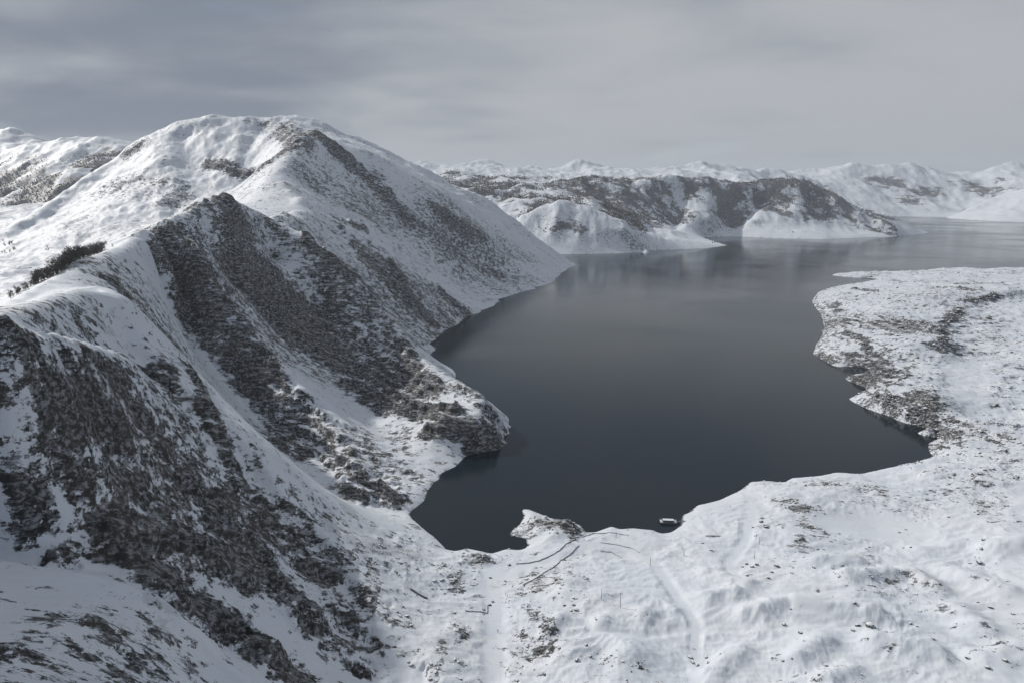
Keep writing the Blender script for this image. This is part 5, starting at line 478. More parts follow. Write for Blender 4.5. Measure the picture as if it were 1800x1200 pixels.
FOREST=[
 [-125.2,3837.0,221.1,197.2,4031.4,235.7,184.9,194.4,0.82],[197.2,4031.4,235.7,536.9,4112.8,219.0,194.4,199.8,0.82],[536.9,4112.8,219.0,918.2,4321.3,182.9,199.8,212.8,0.82],[918.2,4321.3,182.9,1299.9,4426.0,216.7,212.8,222.2,0.82],
 [335.6,4859.9,310.0,717.5,4412.4,287.0,165.6,152.0,0.85],[389.7,3164.0,129.5,646.4,3412.6,75.7,90.4,98.5,0.8],[947.0,4481.6,294.7,1434.2,4518.5,266.4,168.7,174.6,0.85],[698.6,4063.6,154.2,1031.7,4186.1,83.8,151.9,158.9,0.8],
 [1235.8,4313.0,148.4,1448.8,4297.6,61.9,165.3,167.2,0.8],[1763.7,4617.2,296.0,2029.6,4527.0,234.0,182.1,182.7,0.85],[1724.6,4497.6,216.1,1869.7,4390.5,139.5,163.8,162.3,0.85],[1926.6,4446.4,173.8,2273.5,4252.4,57.0,151.0,150.4,0.65],
 [-417.4,5150.2,366.5,-75.9,4672.3,307.7,146.4,132.4,0.75],[-75.9,4672.3,307.7,256.7,5276.7,356.9,132.4,149.7,0.75],[1382.1,4462.1,234.2,1807.1,4524.4,234.0,158.8,165.6,0.85],[4570.2,8790.6,358.5,5044.2,8484.2,253.7,238.6,237.7,0.8],
 [4690.9,8206.9,155.4,4690.9,8206.9,155.4,187.5,187.5,0.85],[3798.4,8494.4,321.2,3798.4,8494.4,321.2,105.5,105.5,0.5],[5640.9,8675.5,336.5,5677.4,8009.8,240.8,249.2,236.4,0.75],[6058.7,8680.0,391.5,6058.7,8680.0,391.5,150.0,150.0,0.6],
 [-1718.2,2275.4,168.9,-2726.0,3977.8,220.0,137.4,232.3,0.85],[-2726.0,3977.8,220.0,-2657.6,4259.7,353.1,232.3,241.9,0.85],[-2657.6,4259.7,353.1,-2687.2,4658.2,454.1,241.9,259.2,0.85],[-3260.9,4456.4,287.4,-3155.9,4644.8,398.9,156.5,159.2,0.4],
 [-1687.9,2452.3,182.3,-1687.9,2452.3,182.3,92.8,92.8,0.8],
]
SMOOTH=[
 [-11.4,412.5,5.7,-10.3,369.5,8.5,8.8,8.1,1.0],[-10.3,369.5,8.5,-8.6,299.9,9.5,8.1,7.0,1.0],[-10.8,389.6,7.3,11.5,419.6,5.7,5.0,5.3,1.0],[11.5,419.6,5.7,40.3,442.0,6.0,5.3,5.5,1.0],
 [40.3,442.0,6.0,65.2,447.1,5.4,5.5,5.6,1.0],[65.2,447.1,5.4,81.0,444.0,4.9,5.6,5.6,1.0],[81.0,444.0,4.9,95.6,416.8,7.4,5.6,5.3,1.0],[95.6,416.8,7.4,99.0,368.0,13.2,5.3,4.9,1.0],
 [99.0,368.0,13.2,103.0,341.6,14.2,4.9,4.6,1.0],[103.0,341.6,14.2,90.2,293.1,14.9,4.6,4.2,1.0],[43.9,334.2,14.7,71.0,328.0,14.9,3.1,3.1,1.0],[71.0,328.0,14.9,101.0,336.6,14.1,3.1,3.2,1.0],
 [13.8,372.3,10.5,41.9,345.0,14.4,3.3,3.1,1.0],[41.9,345.0,14.4,43.9,334.2,14.7,3.1,3.1,1.0],[204.2,529.8,4.3,166.8,447.0,7.7,6.2,5.4,0.8],[166.8,447.0,7.7,144.5,414.5,8.7,5.4,5.0,0.8],
 [144.5,414.5,8.7,139.5,377.4,14.9,5.0,4.7,0.8],[139.5,377.4,14.9,171.9,341.0,20.0,4.7,4.5,0.8],[272.0,468.9,5.1,272.0,468.9,5.1,29.7,29.7,1.0],[240.2,474.1,7.1,295.0,465.0,7.2,17.0,17.6,1.0],
 [647.3,936.3,14.6,498.6,724.3,15.9,31.0,24.3,0.55],
]
MOUND=[
 [35.4,383.5,11.1,35.4,383.5,11.1,13.2,13.2,4.0],[53.0,368.3,13.0,53.0,368.3,13.0,10.3,10.3,3.5],[51.0,340.7,14.8,51.0,340.7,14.8,7.0,7.0,4.0],[74.5,346.7,14.3,74.5,346.7,14.3,9.2,9.2,5.0],
 [93.7,352.8,13.9,93.7,352.8,13.9,5.8,5.8,3.0],[27.5,345.4,13.4,18.7,331.4,12.5,6.3,6.1,4.0],[29.8,314.7,14.4,29.8,314.7,14.4,14.8,14.8,5.0],[62.1,312.7,15.9,62.1,312.7,15.9,13.2,13.2,5.0],
 [124.2,396.7,11.0,142.9,377.0,15.2,9.6,9.3,5.0],[114.5,362.7,14.8,132.4,366.2,16.3,8.9,9.1,6.0],[131.4,343.1,16.8,157.9,353.9,18.6,8.0,8.3,5.0],[196.8,404.9,14.3,224.9,409.2,13.8,9.3,9.6,5.0],
 [207.9,382.4,17.7,251.4,390.2,15.0,9.9,10.4,7.0],[251.4,390.2,15.0,254.7,372.0,16.4,10.4,10.2,7.0],[164.3,353.5,18.9,202.3,338.4,20.0,9.8,9.9,7.0],[163.6,315.5,20.5,144.1,303.9,19.2,9.2,8.8,6.0],
 [189.7,314.4,21.3,213.6,305.1,21.6,10.8,10.9,7.0],[118.7,313.6,15.2,99.0,296.6,15.1,8.9,8.5,5.0],[250.1,343.6,18.2,251.1,326.2,19.7,13.7,13.4,7.0],[318.7,415.3,16.6,339.9,418.9,18.7,14.3,14.7,8.0],
 [279.1,424.4,11.5,305.4,429.4,13.0,10.3,10.6,4.0],[279.0,388.6,15.9,290.6,364.9,19.0,10.7,10.4,5.0],[236.2,300.0,22.1,255.8,303.7,22.6,12.6,13.0,6.0],[166.9,292.1,21.8,149.9,285.2,21.3,8.1,7.9,5.0],
 [-19.5,424.9,4.8,-19.5,424.9,4.8,6.5,6.5,4.0],[-40.6,401.3,8.3,-40.6,401.3,8.3,15.7,15.7,3.0],[-31.2,331.5,12.4,-31.2,331.5,12.4,13.6,13.6,3.0],[-38.3,310.5,14.2,-38.3,310.5,14.2,13.1,13.1,3.0],
 [19.5,479.9,5.0,19.5,479.9,5.0,9.9,9.9,5.0],[42.8,473.1,5.3,42.8,473.1,5.3,8.9,8.9,5.0],
]
WALLS=[
 [[3.1,419.5,5.4],[11.6,420.5,5.6],[18.6,423.4,5.7],[26.8,430.4,5.5],[34.0,437.9,5.7],[40.0,448.2,6.2],[46.1,452.4,6.1],0.5,0.45],[[7.2,387.8,8.5],[14.6,395.1,8.4],[21.6,404.0,7.9],[26.3,408.6,7.6],[32.9,422.9,6.4],[40.8,433.4,6.0],[47.7,443.5,6.0],0.5,0.45],[[45.5,454.8,6.2],[59.0,464.4,3.4],[76.0,465.1,3.4],[86.0,461.9,3.7],0.3,0.4],[[63.3,448.7,5.4],[75.2,446.2,5.0],[84.6,441.6,4.9],[89.5,435.4,5.3],0.3,0.4],
 [[62.2,436.8,5.8],[69.8,436.7,5.5],[75.5,429.7,5.5],0.3,0.4],[[-61.1,371.0,17.1],[-56.4,368.9,15.3],[-50.4,366.7,13.3],1.2,0.6],[[-27.5,359.3,9.9],[-20.8,359.8,9.2],[-14.7,359.1,8.9],0.5,0.5],[[-15.0,366.3,8.6],[-14.7,359.1,8.9],0.5,0.5],
]
POLES=[
 [[52.7,360.8,13.8],6.5,1.0],[[62.6,353.4,14.2],9.5,2.0],[[92.2,413.4,7.7],6.0,1.0],[[118.4,428.5,6.6],5.0,1.0],
 [[173.4,438.3,8.9],5.5,1.0],[[163.0,417.9,9.3],5.5,1.0],[[76.2,458.4,4.3],3.5,1.0],
]
POSTS=[
 [[-3.8,376.1,8.4],2.6],[[-2.8,375.3,8.5],1.8],[[-6.2,312.6,9.5],2.4],[[-5.3,312.6,9.6],2.4],
 [[-3.2,303.5,9.6],2.6],
]
FIGURE=[
 [[-8.0,342.0,8.5],1.8],
]
PONTOON=[
 [[115.2,487.9,-0.0],[127.8,486.9,0.0],1.0],
]
GANGWAY=[
 [[129.3,487.9,-0.0],[133.2,489.4,0.7],1.0],
]
TREEROW=[
 [[-332.0,449.5,182.2],[-346.2,491.7,183.7],10.0,8.0],[[-354.8,505.3,182.8],[-354.5,534.0,187.9],20.0,13.0],[[-354.5,534.0,187.9],[-364.1,584.1,195.2],28.0,17.0],[[-364.1,584.1,195.2],[-402.4,679.9,194.7],20.0,15.0],
]
TREECLUMP=[
 [[-1299.2,1747.0,115.0],[-1188.7,1642.9,125.8],9.0,10.0],[[-1156.7,1556.2,116.9],[-1127.7,1552.9,122.4],6.0,9.0],[[-1011.6,1503.3,128.9],[-976.1,1467.2,124.6],3.0,8.0],[[-420.1,706.5,194.8],[-405.0,699.0,197.7],4.0,6.0],
]
BOULDERS=[
 [[193.4,327.3,20.6],2.6],[[136.0,445.5,5.4],1.0],[[138.3,432.6,6.4],1.1],[[141.9,456.2,5.0],0.8],
 [[187.3,472.7,8.3],1.7],[[187.6,463.1,9.0],1.6],[[178.6,466.0,8.0],0.9],[[148.3,389.6,13.3],1.3],
 [[151.6,392.0,13.1],1.1],[[172.6,404.5,12.5],1.5],[[165.5,393.6,13.7],1.2],[[159.9,385.4,14.7],1.2],
 [[160.7,407.1,10.9],1.5],[[156.6,403.9,11.2],1.3],[[155.1,410.3,9.9],1.2],[[151.6,407.7,10.2],1.0],
 [[177.3,392.4,14.8],1.1],[[181.4,399.9,14.0],0.9],[[193.0,396.3,15.3],1.0],[[203.8,393.8,16.0],0.8],
 [[191.4,341.9,20.1],1.1],[[187.9,329.9,20.6],1.2],[[182.0,324.1,20.8],1.0],[[153.8,323.3,19.7],1.2],
 [[149.1,333.1,19.0],1.2],[[157.2,344.8,19.2],0.9],[[296.4,401.5,15.9],1.0],[[269.5,354.4,18.3],1.0],
 [[321.2,425.6,15.5],1.6],[[300.7,399.7,16.5],1.8],[[310.6,412.8,15.9],1.4],[[273.2,348.9,19.0],1.3],
 [[279.7,340.6,20.2],1.0],[[252.4,342.3,18.4],1.0],[[195.5,317.0,21.1],0.9],[[155.1,295.4,20.8],1.0],
 [[190.2,304.5,22.0],0.8],[[94.5,306.0,14.3],1.0],[[92.7,312.8,14.1],1.2],[[92.9,308.7,14.2],1.1],
 [[100.2,305.6,14.6],1.2],[[100.7,311.6,14.3],1.0],[[39.0,317.3,15.1],1.2],[[33.1,306.3,15.4],1.3],
 [[40.5,309.7,15.8],1.0],[[24.8,316.2,13.6],0.9],[[18.4,337.4,12.5],1.2],[[36.0,358.2,14.0],1.1],
 [[36.9,353.6,14.0],1.2],[[34.3,353.9,13.9],1.0],[[30.8,359.3,13.6],0.9],[[29.5,375.2,12.1],0.8],
 [[45.9,394.8,9.8],0.8],[[47.1,389.8,10.4],0.9],[[52.6,399.8,9.2],0.8],[[-48.7,388.3,11.3],1.2],
 [[-44.3,390.4,10.1],1.3],[[-39.0,382.8,9.6],1.2],[[-38.5,389.4,9.1],0.9],[[-24.1,396.6,7.1],1.1],
 [[-14.0,400.7,6.6],1.1],[[-4.4,395.8,7.2],1.0],[[-11.7,371.5,8.3],1.0],[[-13.7,367.6,8.5],1.1],
 [[-51.4,306.0,15.6],1.1],[[-53.2,308.1,16.0],0.8],[[-41.2,305.3,14.5],1.0],[[-38.3,299.7,14.2],1.1],
 [[-29.4,309.6,12.8],1.0],[[-27.5,308.2,12.6],1.1],[[-40.4,295.5,14.3],1.0],[[-37.4,301.9,14.1],0.9],
 [[-62.6,340.3,19.7],1.1],[[-58.7,341.6,18.5],1.2],[[-55.3,333.7,17.9],1.0],[[-77.4,334.0,22.6],1.3],
 [[-75.5,345.4,24.2],1.1],[[-53.9,350.5,16.5],0.9],[[-25.5,296.5,13.2],1.0],[[219.1,329.0,19.5],1.0],
 [[218.1,332.7,19.3],0.9],[[220.8,316.6,20.4],1.0],[[227.1,299.2,22.1],1.1],[[230.9,290.4,23.1],1.3],
 [[241.6,293.9,23.0],1.1],[[218.6,445.3,10.8],0.8],[[285.2,462.2,6.3],1.0],[[292.1,465.7,6.8],0.8],
 [[306.0,476.8,8.0],0.7],[[269.8,430.3,10.3],1.0],[[272.9,427.0,10.9],0.9],[[317.6,436.2,13.5],0.8],
]
BARE=[
 [76.8,3115.3,126.3,232.7,3153.1,150.3,104.0,105.4,1.0],[232.7,3153.1,150.3,386.9,3136.7,112.7,105.4,105.4,1.0],[386.9,3136.7,112.7,504.6,3055.1,54.1,105.4,103.4,1.0],[1125.2,4295.1,148.8,1159.1,4146.4,68.6,59.2,57.5,1.0],
 [1159.1,4146.4,68.6,910.4,3556.1,22.0,57.5,49.0,1.0],[659.5,3191.7,32.3,918.6,3264.3,5.9,38.1,39.7,1.0],[1545.4,4279.1,97.4,1702.0,4134.9,45.6,75.9,74.6,0.9],[984.8,4294.8,141.9,984.8,4294.8,141.9,36.7,36.7,0.8],
 [788.7,3836.8,82.1,788.7,3836.8,82.1,32.7,32.7,0.7],[2398.0,6288.5,362.5,2559.5,6305.9,347.8,39.3,39.7,0.9],[1517.9,4300.7,96.6,1379.9,4188.4,32.7,45.6,44.2,1.0],[2056.9,4320.7,95.9,2082.3,4217.2,48.3,35.9,35.3,0.6],
 [-3110.3,4455.9,322.6,-2980.2,4617.3,452.3,54.3,55.0,0.9],[-2980.2,4617.3,452.3,-3276.8,5443.0,615.3,55.0,63.6,0.9],[-3489.0,4792.6,403.6,-3363.4,4908.7,484.2,108.7,109.2,0.8],
]

# ---------------------------------------------------------------- noise
PERM = np.random.default_rng(3).permutation(4096).astype(np.int32)
GA = np.random.default_rng(4).uniform(0, 2*np.pi, 4096)
GX, GY = np.cos(GA).astype(np.float32), np.sin(GA).astype(np.float32)
def perlin(x, y, seed=0):
    xi = np.floor(x); yi = np.floor(y); fx = (x - xi).astype(np.float32); fy = (y - yi).astype(np.float32)
    xi = xi.astype(np.int64) + seed*131; yi = yi.astype(np.int64) + seed*71
    def g(ix, iy, dx, dy):
        h = PERM[(PERM[ix & 4095] + iy) & 4095]
        return GX[h]*dx + GY[h]*dy
    u = fx*fx*fx*(fx*(fx*6 - 15) + 10); v = fy*fy*fy*(fy*(fy*6 - 15) + 10)
    a = g(xi, yi, fx, fy); b = g(xi+1, yi, fx-1, fy); c = g(xi, yi+1, fx, fy-1); d = g(xi+1, yi+1, fx-1, fy-1)
    a = a + u*(b - a); c = c + u*(d - c)
    return (a + v*(c - a))*1.5
def fbm(x, y, wl, octaves, seed=0, gain=0.5, cell=None, ridged=False):
    out = np.zeros(x.shape, np.float32); amp = 1.0; tot = 0.0
    for o in range(octaves):
        L = wl/2**o; ang = 0.6*o + seed; c, s = math.cos(ang), math.sin(ang)
        n = perlin((x*c - y*s)/L, (x*s + y*c)/L, seed + o*7)
        if ridged: n = 1 - 2*np.abs(n)*1.2
        if cell is not None: n = n*np.clip((L/cell - 1.2)/1.5, 0, 1)      # drop what the mesh cannot carry
        out += amp*n; tot += amp; amp *= gain
    return out/tot
def sst(a, b, x):
    t = np.clip((x - a)/(b - a), 0, 1); return t*t*(3 - 2*t)

# ---------------------------------------------------------------- the ground: one height function over x, y
CT = np.array(CONTROL, float); CX, CY, CZ, CR = CT.T
n_ = len(CT)
K = -np.hypot(CX[:, None] - CX, CY[:, None] - CY) + np.eye(n_)*0.6*np.maximum(1, np.hypot(CX, CY)/400)
A_ = np.zeros((n_ + 1, n_ + 1)); A_[:n_, :n_] = K; A_[:n_, n_] = 1; A_[n_, :n_] = 1
SOL = np.linalg.solve(A_, np.append(CZ, 0))
# sample directions and ranges: finer close by, coarser far off
TH = np.concatenate([np.linspace(-58, -38.5, 70)[:-1], np.linspace(-38.5, 38.5, 980), np.linspace(38.5, 52, 50)[1:]])
NC = len(TH); NR = 1400
LR0, LR1 = math.log(125.0), math.log(12000.0)
LRR = np.linspace(LR0, LR1, NR)
THR = np.radians(TH)
kc, kr = 3, 3
TC = np.concatenate([THR[::kc], [THR[-1]]]); RC = np.concatenate([LRR[::kr], [LRR[-1]]])
gx = (np.exp(RC)[:, None]*np.sin(TC)[None]).ravel(); gy = (np.exp(RC)[:, None]*np.cos(TC)[None]).ravel()
zc = np.empty(gx.shape); reg = np.empty(gx.shape, np.int32)
cx32, cy32, s32 = CX.astype(np.float32), CY.astype(np.float32), SOL[:-1].astype(np.float64)
land = CR >= 0; landid = CR[land].astype(np.int32)
for i in range(0, len(gx), 6000):
    D = np.sqrt((gx[i:i+6000, None].astype(np.float32) - cx32)**2 + (gy[i:i+6000, None].astype(np.float32) - cy32)**2)
    zc[i:i+6000] = -(D @ s32) + SOL[-1]
    reg[i:i+6000] = landid[np.argmin(D[:, land], axis=1)]
# stroke masks on the coarse lattice
wob = fbm(gx, gy, 60.0, 3, 11).astype(float)
def stroke_mask(S, soft=0.55, add=False, flat=False):
    m = np.zeros(gx.shape)
    for ax, ay, az, bx, by, bz, ra, rb, s in S:
        rm = max(ra, rb)*1.6
        k = np.nonzero((gx > min(ax, bx) - rm) & (gx < max(ax, bx) + rm) & (gy > min(ay, by) - rm) & (gy < max(ay, by) + rm))[0]
        if not len(k): continue
        dx, dy, dz = bx - ax, by - ay, (0 if flat else bz - az)
        px, py, pz = gx[k] - ax, gy[k] - ay, (0 if flat else zc[k] - az)
        L2 = dx*dx + dy*dy + dz*dz
        t = np.clip((px*dx + py*dy + pz*dz)/L2, 0, 1) if L2 > 1e-6 else np.zeros(len(k))
        d = np.sqrt((px - t*dx)**2 + (py - t*dy)**2 + (pz - t*dz)**2)/(ra + (rb - ra)*t)
        if add: m[k] = np.maximum(m[k], s*np.exp(-1.6*d*d))
        else: m[k] = np.maximum(m[k], s*sst(1.25 + 0.25*wob[k], soft, d))
    return m
rockc = stroke_mask(ROCK, 0.35); forc = stroke_mask(FOREST, 0.3); smoc = stroke_mask(SMOOTH, 0.45, flat=True); mouc = stroke_mask(MOUND, add=True, flat=True); barc = stroke_mask(BARE, 0.5)
# up to the full mesh
shape_c = (len(RC), len(TC))
iu = np.interp(THR, TC, np.arange(len(TC))); ir = np.interp(LRR, RC, np.arange(len(RC)))
def up(a):
    a = a.reshape(shape_c)
    j0 = np.minimum(iu.astype(int), len(TC)-2); fj = (iu - j0)[None]
    i0 = np.minimum(ir.astype(int), len(RC)-2); fi = (ir - i0)[:, None]
    b = a[:, j0]*(1-fj) + a[:, j0+1]*fj
    return b[i0]*(1-fi) + b[i0+1]*fi
Z0 = up(zc); ROCKY = up(rockc); FORE = up(forc); SMOO = up(smoc); MOUN = up(mouc); BARE_ = up(barc)
REG = reg.reshape(shape_c)[np.round(ir).astype(int)][:, np.round(iu).astype(int)]
regw = {}
def region_weight(ids):
    a = np.isin(reg.reshape(shape_c), ids).astype(float)
    for _ in range(3):
        a[1:-1, 1:-1] = (a[:-2, 1:-1] + a[2:, 1:-1] + a[1:-1, :-2] + a[1:-1, 2:] + 4*a[1:-1, 1:-1])/8
    return up(a)
RNG_ = np.exp(LRR)[:, None]*np.ones(NC)[None]
X = np.exp(LRR)[:, None]*np.sin(THR)[None]; Y = np.exp(LRR)[:, None]*np.cos(THR)[None]
CELL = np.maximum(RNG_*(LRR[1]-LRR[0])*0.7, RNG_*np.gradient(THR)[None])
landm = sst(-1, 5, Z0)
ca, sa = math.cos(R(-12)), math.sin(R(-12))
def on(w, f, *sh):
    """evaluate a noise only where the weight w is not zero"""
    k = np.nonzero((w > 0.003) & (Z0 > -6)); o = np.zeros(X.shape, np.float32)
    o[k] = f(X[k], Y[k], CELL[k]); return o
def down(x, y, k):          # along and across the fall line of the near mountain
    return (x*ca - y*sa)*k, x*sa + y*ca
w_mtn = region_weight([0, 1]); w_sum = region_weight([2]); w_low = region_weight([6, 7]); w_lava = region_weight([6]); w_far = region_weight([3, 4, 5]); w_near = region_weight([1])
w_hi = np.maximum(w_mtn, w_sum)
far_k = np.clip(RNG_/900.0, 0.5, 2.2)
lift = np.clip(Z0/60, 0, 1)
Z = Z0.copy()
# ribs and runnels run down the fall line
RIBN = on(w_mtn, lambda x, y, c: fbm(*down(x, y, 0.33), 70.0, 6, 21, 0.55, c, True))
Z += w_mtn*landm*(1.2 + 11.0*ROCKY)*far_k*RIBN
Z += w_mtn*landm*(0.25 + 2.8*ROCKY)*far_k*on(w_mtn, lambda x, y, c: fbm(*down(x, y, 0.22), 22.0, 4, 25, 0.6, c, True))
und = on(w_hi + w_low, lambda x, y, c: fbm(x, y, 90.0, 4, 61, 0.45, c))
Z += w_mtn*landm*2.5*und*(1 - w_near*0.6)
Z += w_sum*landm*lift*(9.0*on(w_sum, lambda x, y, c: fbm(x, y, 130.0, 5, 47, 0.55, c, True)) + 9.0*on(w_sum, lambda x, y, c: fbm(x, y, 260.0, 6, 43, 0.5, c, True)) + (2.5 + 18.0*ROCKY)*on(w_sum, lambda x, y, c: fbm(x, y, 60.0, 4, 45, 0.6, c, True)))
Z += region_weight([3])*lift*45.0*on(w_far, lambda x, y, c: fbm(x, y*0.6, 800.0, 6, 55, 0.5, c, True))
Z += w_far*landm*lift*on(w_far, lambda x, y, c: 24.0*fbm(x, y*0.5, 260.0, 6, 51, 0.5, c, True) + 40.0*fbm(x, y*0.7, 640.0, 4, 41, 0.5, c, True))
iso = on(w_low + w_hi, lambda x, y, c: fbm(x, y, 46.0, 6, 31, 0.55, c, True))
iso2 = on(w_low + w_hi, lambda x, y, c: fbm(x, y, 14.0, 4, 35, 0.6, c))
Z += w_mtn*landm*(7.5*np.clip(ROCKY, 0.06, 1)*iso2 + 12.0*np.clip(ROCKY, 0.05, 1)*iso)
quiet = 1 - SMOO
Z += w_low*landm*(0.85*MOUN + quiet*1.5*on(w_low, lambda x, y, c: fbm(x + 12*perlin(x/45, y/45, 5), y*1.5 + 14*perlin(x/40, y/40, 6), 24.0, 5, 37, 0.5, c, True)) + quiet*(2.4*und + 1.1*iso*(0.3 + w_lava*1.8) + (1.6 + 2.6*w_lava)*ROCKY*iso + (1.2 + 1.4*w_lava)*ROCKY*iso2 + 0.2*iso2))
Z += w_lava*landm*quiet*4.5*on(w_lava, lambda x, y, c: fbm(x, y*1.6, 110.0, 6, 71, 0.55, c, True))
Z += w_low*landm*quiet*0.4*on(w_low, lambda x, y, c: fbm(x*0.6, y*1.5, 9.0, 3, 39, 0.6, c, True))
# bedded rock: ledges and risers, dipping gently along the range
def ledges(Z, step, dip, w, wob_):
    h = (Z + dip + wob_)/step; k = np.floor(h); f = h - k
    return Z + w*((k + np.where(f < 0.62, f*0.32, 0.1984 + (f - 0.62)*2.1095)) - h)*step
dipm = 0.45*X + 0.35*Y
Z = ledges(Z, 13.0, dipm, np.clip(1.4*ROCKY, 0, 0.7)*np.maximum(w_mtn, w_sum)*landm, 9.0*und + 3.0*iso)
Z = ledges(Z, 4.5, dipm*0.6 + 3.0, np.clip(1.4*ROCKY, 0, 0.6)*w_mtn*landm*(RNG_ < 1000), 5.0*iso + 2.5*iso2)
Z = ledges(Z, 5.0, 0.02*X, np.clip(0.35 + ROCKY, 0, 0.8)*w_lava*quiet*landm, 3.0*und + 2.0*iso)
Z = np.where((Z0 > 0.6) & (Z < 0.3), 0.3 + 0.1*Z, Z)

# surface normals, used for where snow can lie
def normals(Z):
    P = np.stack([X, Y, Z], -1)
    du = np.gradient(P, axis=1); dv = np.gradient(P, axis=0)
    n = np.cross(du, dv); n /= np.linalg.norm(n, axis=-1, keepdims=True) + 1e-12
    return n*np.sign(n[..., 2:3] + 1e-9)
NZ = normals(Z)[..., 2]
steep = np.clip((0.84 - NZ)/0.30, -1.0, 1.0)
# share of bare rock, 0..1; the material breaks it up
clump = on(w_low + w_hi, lambda x, y, c: fbm(x, y, 160.0, 4, 87, 0.6, c))
COVER = ROCKY*(0.80 + 0.5*clump) + 0.36*steep*np.clip(0.2 + 1.5*ROCKY, 0, 1) + (0.24 + 0.45*clump)*w_mtn + (0.12 + 0.45*clump)*w_sum
COVER += 0.4*w_mtn*np.clip(ROCKY, 0.1, 1)*RIBN
COVER = np.where(COVER > 0.5, 0.5 + (COVER - 0.5)*0.62, COVER)
COVER = np.where(w_far > 0.5, 0.05 + 0.4*np.clip(steep + 0.15, 0, 1), COVER)
COVER = COVER*(1 - SMOO*(w_low > 0.5)) + (0.09 + 0.35*clump)*w_lava*quiet + (0.12 + 0.5*clump)*(w_low > 0.5)*(1 - w_lava)*quiet
COVER = COVER + w_lava*quiet*np.clip((0.98 - NZ)*4, -0.08, 0.4) + (w_low > 0.5)*(1 - w_lava)*quiet*np.clip((0.92 - NZ)*1.0, -0.03, 0.12)
COVER = COVER + w_lava*quiet*(0.15 + 0.5*ROCKY)*on(w_lava, lambda x, y, c: fbm(x*0.4, y*1.3, 34.0, 5, 97, 0.7, c, True))*1.3
# wave-washed stones along the water's edge
COVER = np.maximum(COVER, 0.62 - np.abs(Z - 0.2)*0.8)
# the woods grow between the shore slopes and the tree line
band = 0.82*sst(55, 110, Z)*sst(410, 330, Z)*(region_weight([4]) > 0.5)*sst(5600, 5000, RNG_) + 0.95*sst(120, 160, Z)*sst(560, 400, Z)*(region_weight([3]) > 0.5)
FORE = np.maximum(FORE, band)*(1 - BARE_)*(1 - 0.75*sst(0.42, 0.75, on(w_far, lambda x, y, c: fbm(x, y*0.7, 640.0, 4, 41, 0.5, c, True))))
FORV = FORE*(w_far > 0.5)*(1 + 0.85*on(w_far, lambda x, y, c: fbm(x, y*0.5, 330.0, 5, 95, 0.6, c)))

def ground(x, y):
    th = math.atan2(x, y); lr = 0.5*math.log(x*x + y*y)
    j = float(np.interp(th, THR, np.arange(NC))); i = (lr - LR0)/(LR1 - LR0)*(NR - 1)
    i0 = min(max(int(i), 0), NR-2); j0 = min(int(j), NC-2); fi, fj = i - i0, j - j0
    return float(Z[i0, j0]*(1-fi)*(1-fj) + Z[i0+1, j0]*fi*(1-fj) + Z[i0, j0+1]*(1-fi)*fj + Z[i0+1, j0+1]*fi*fj)

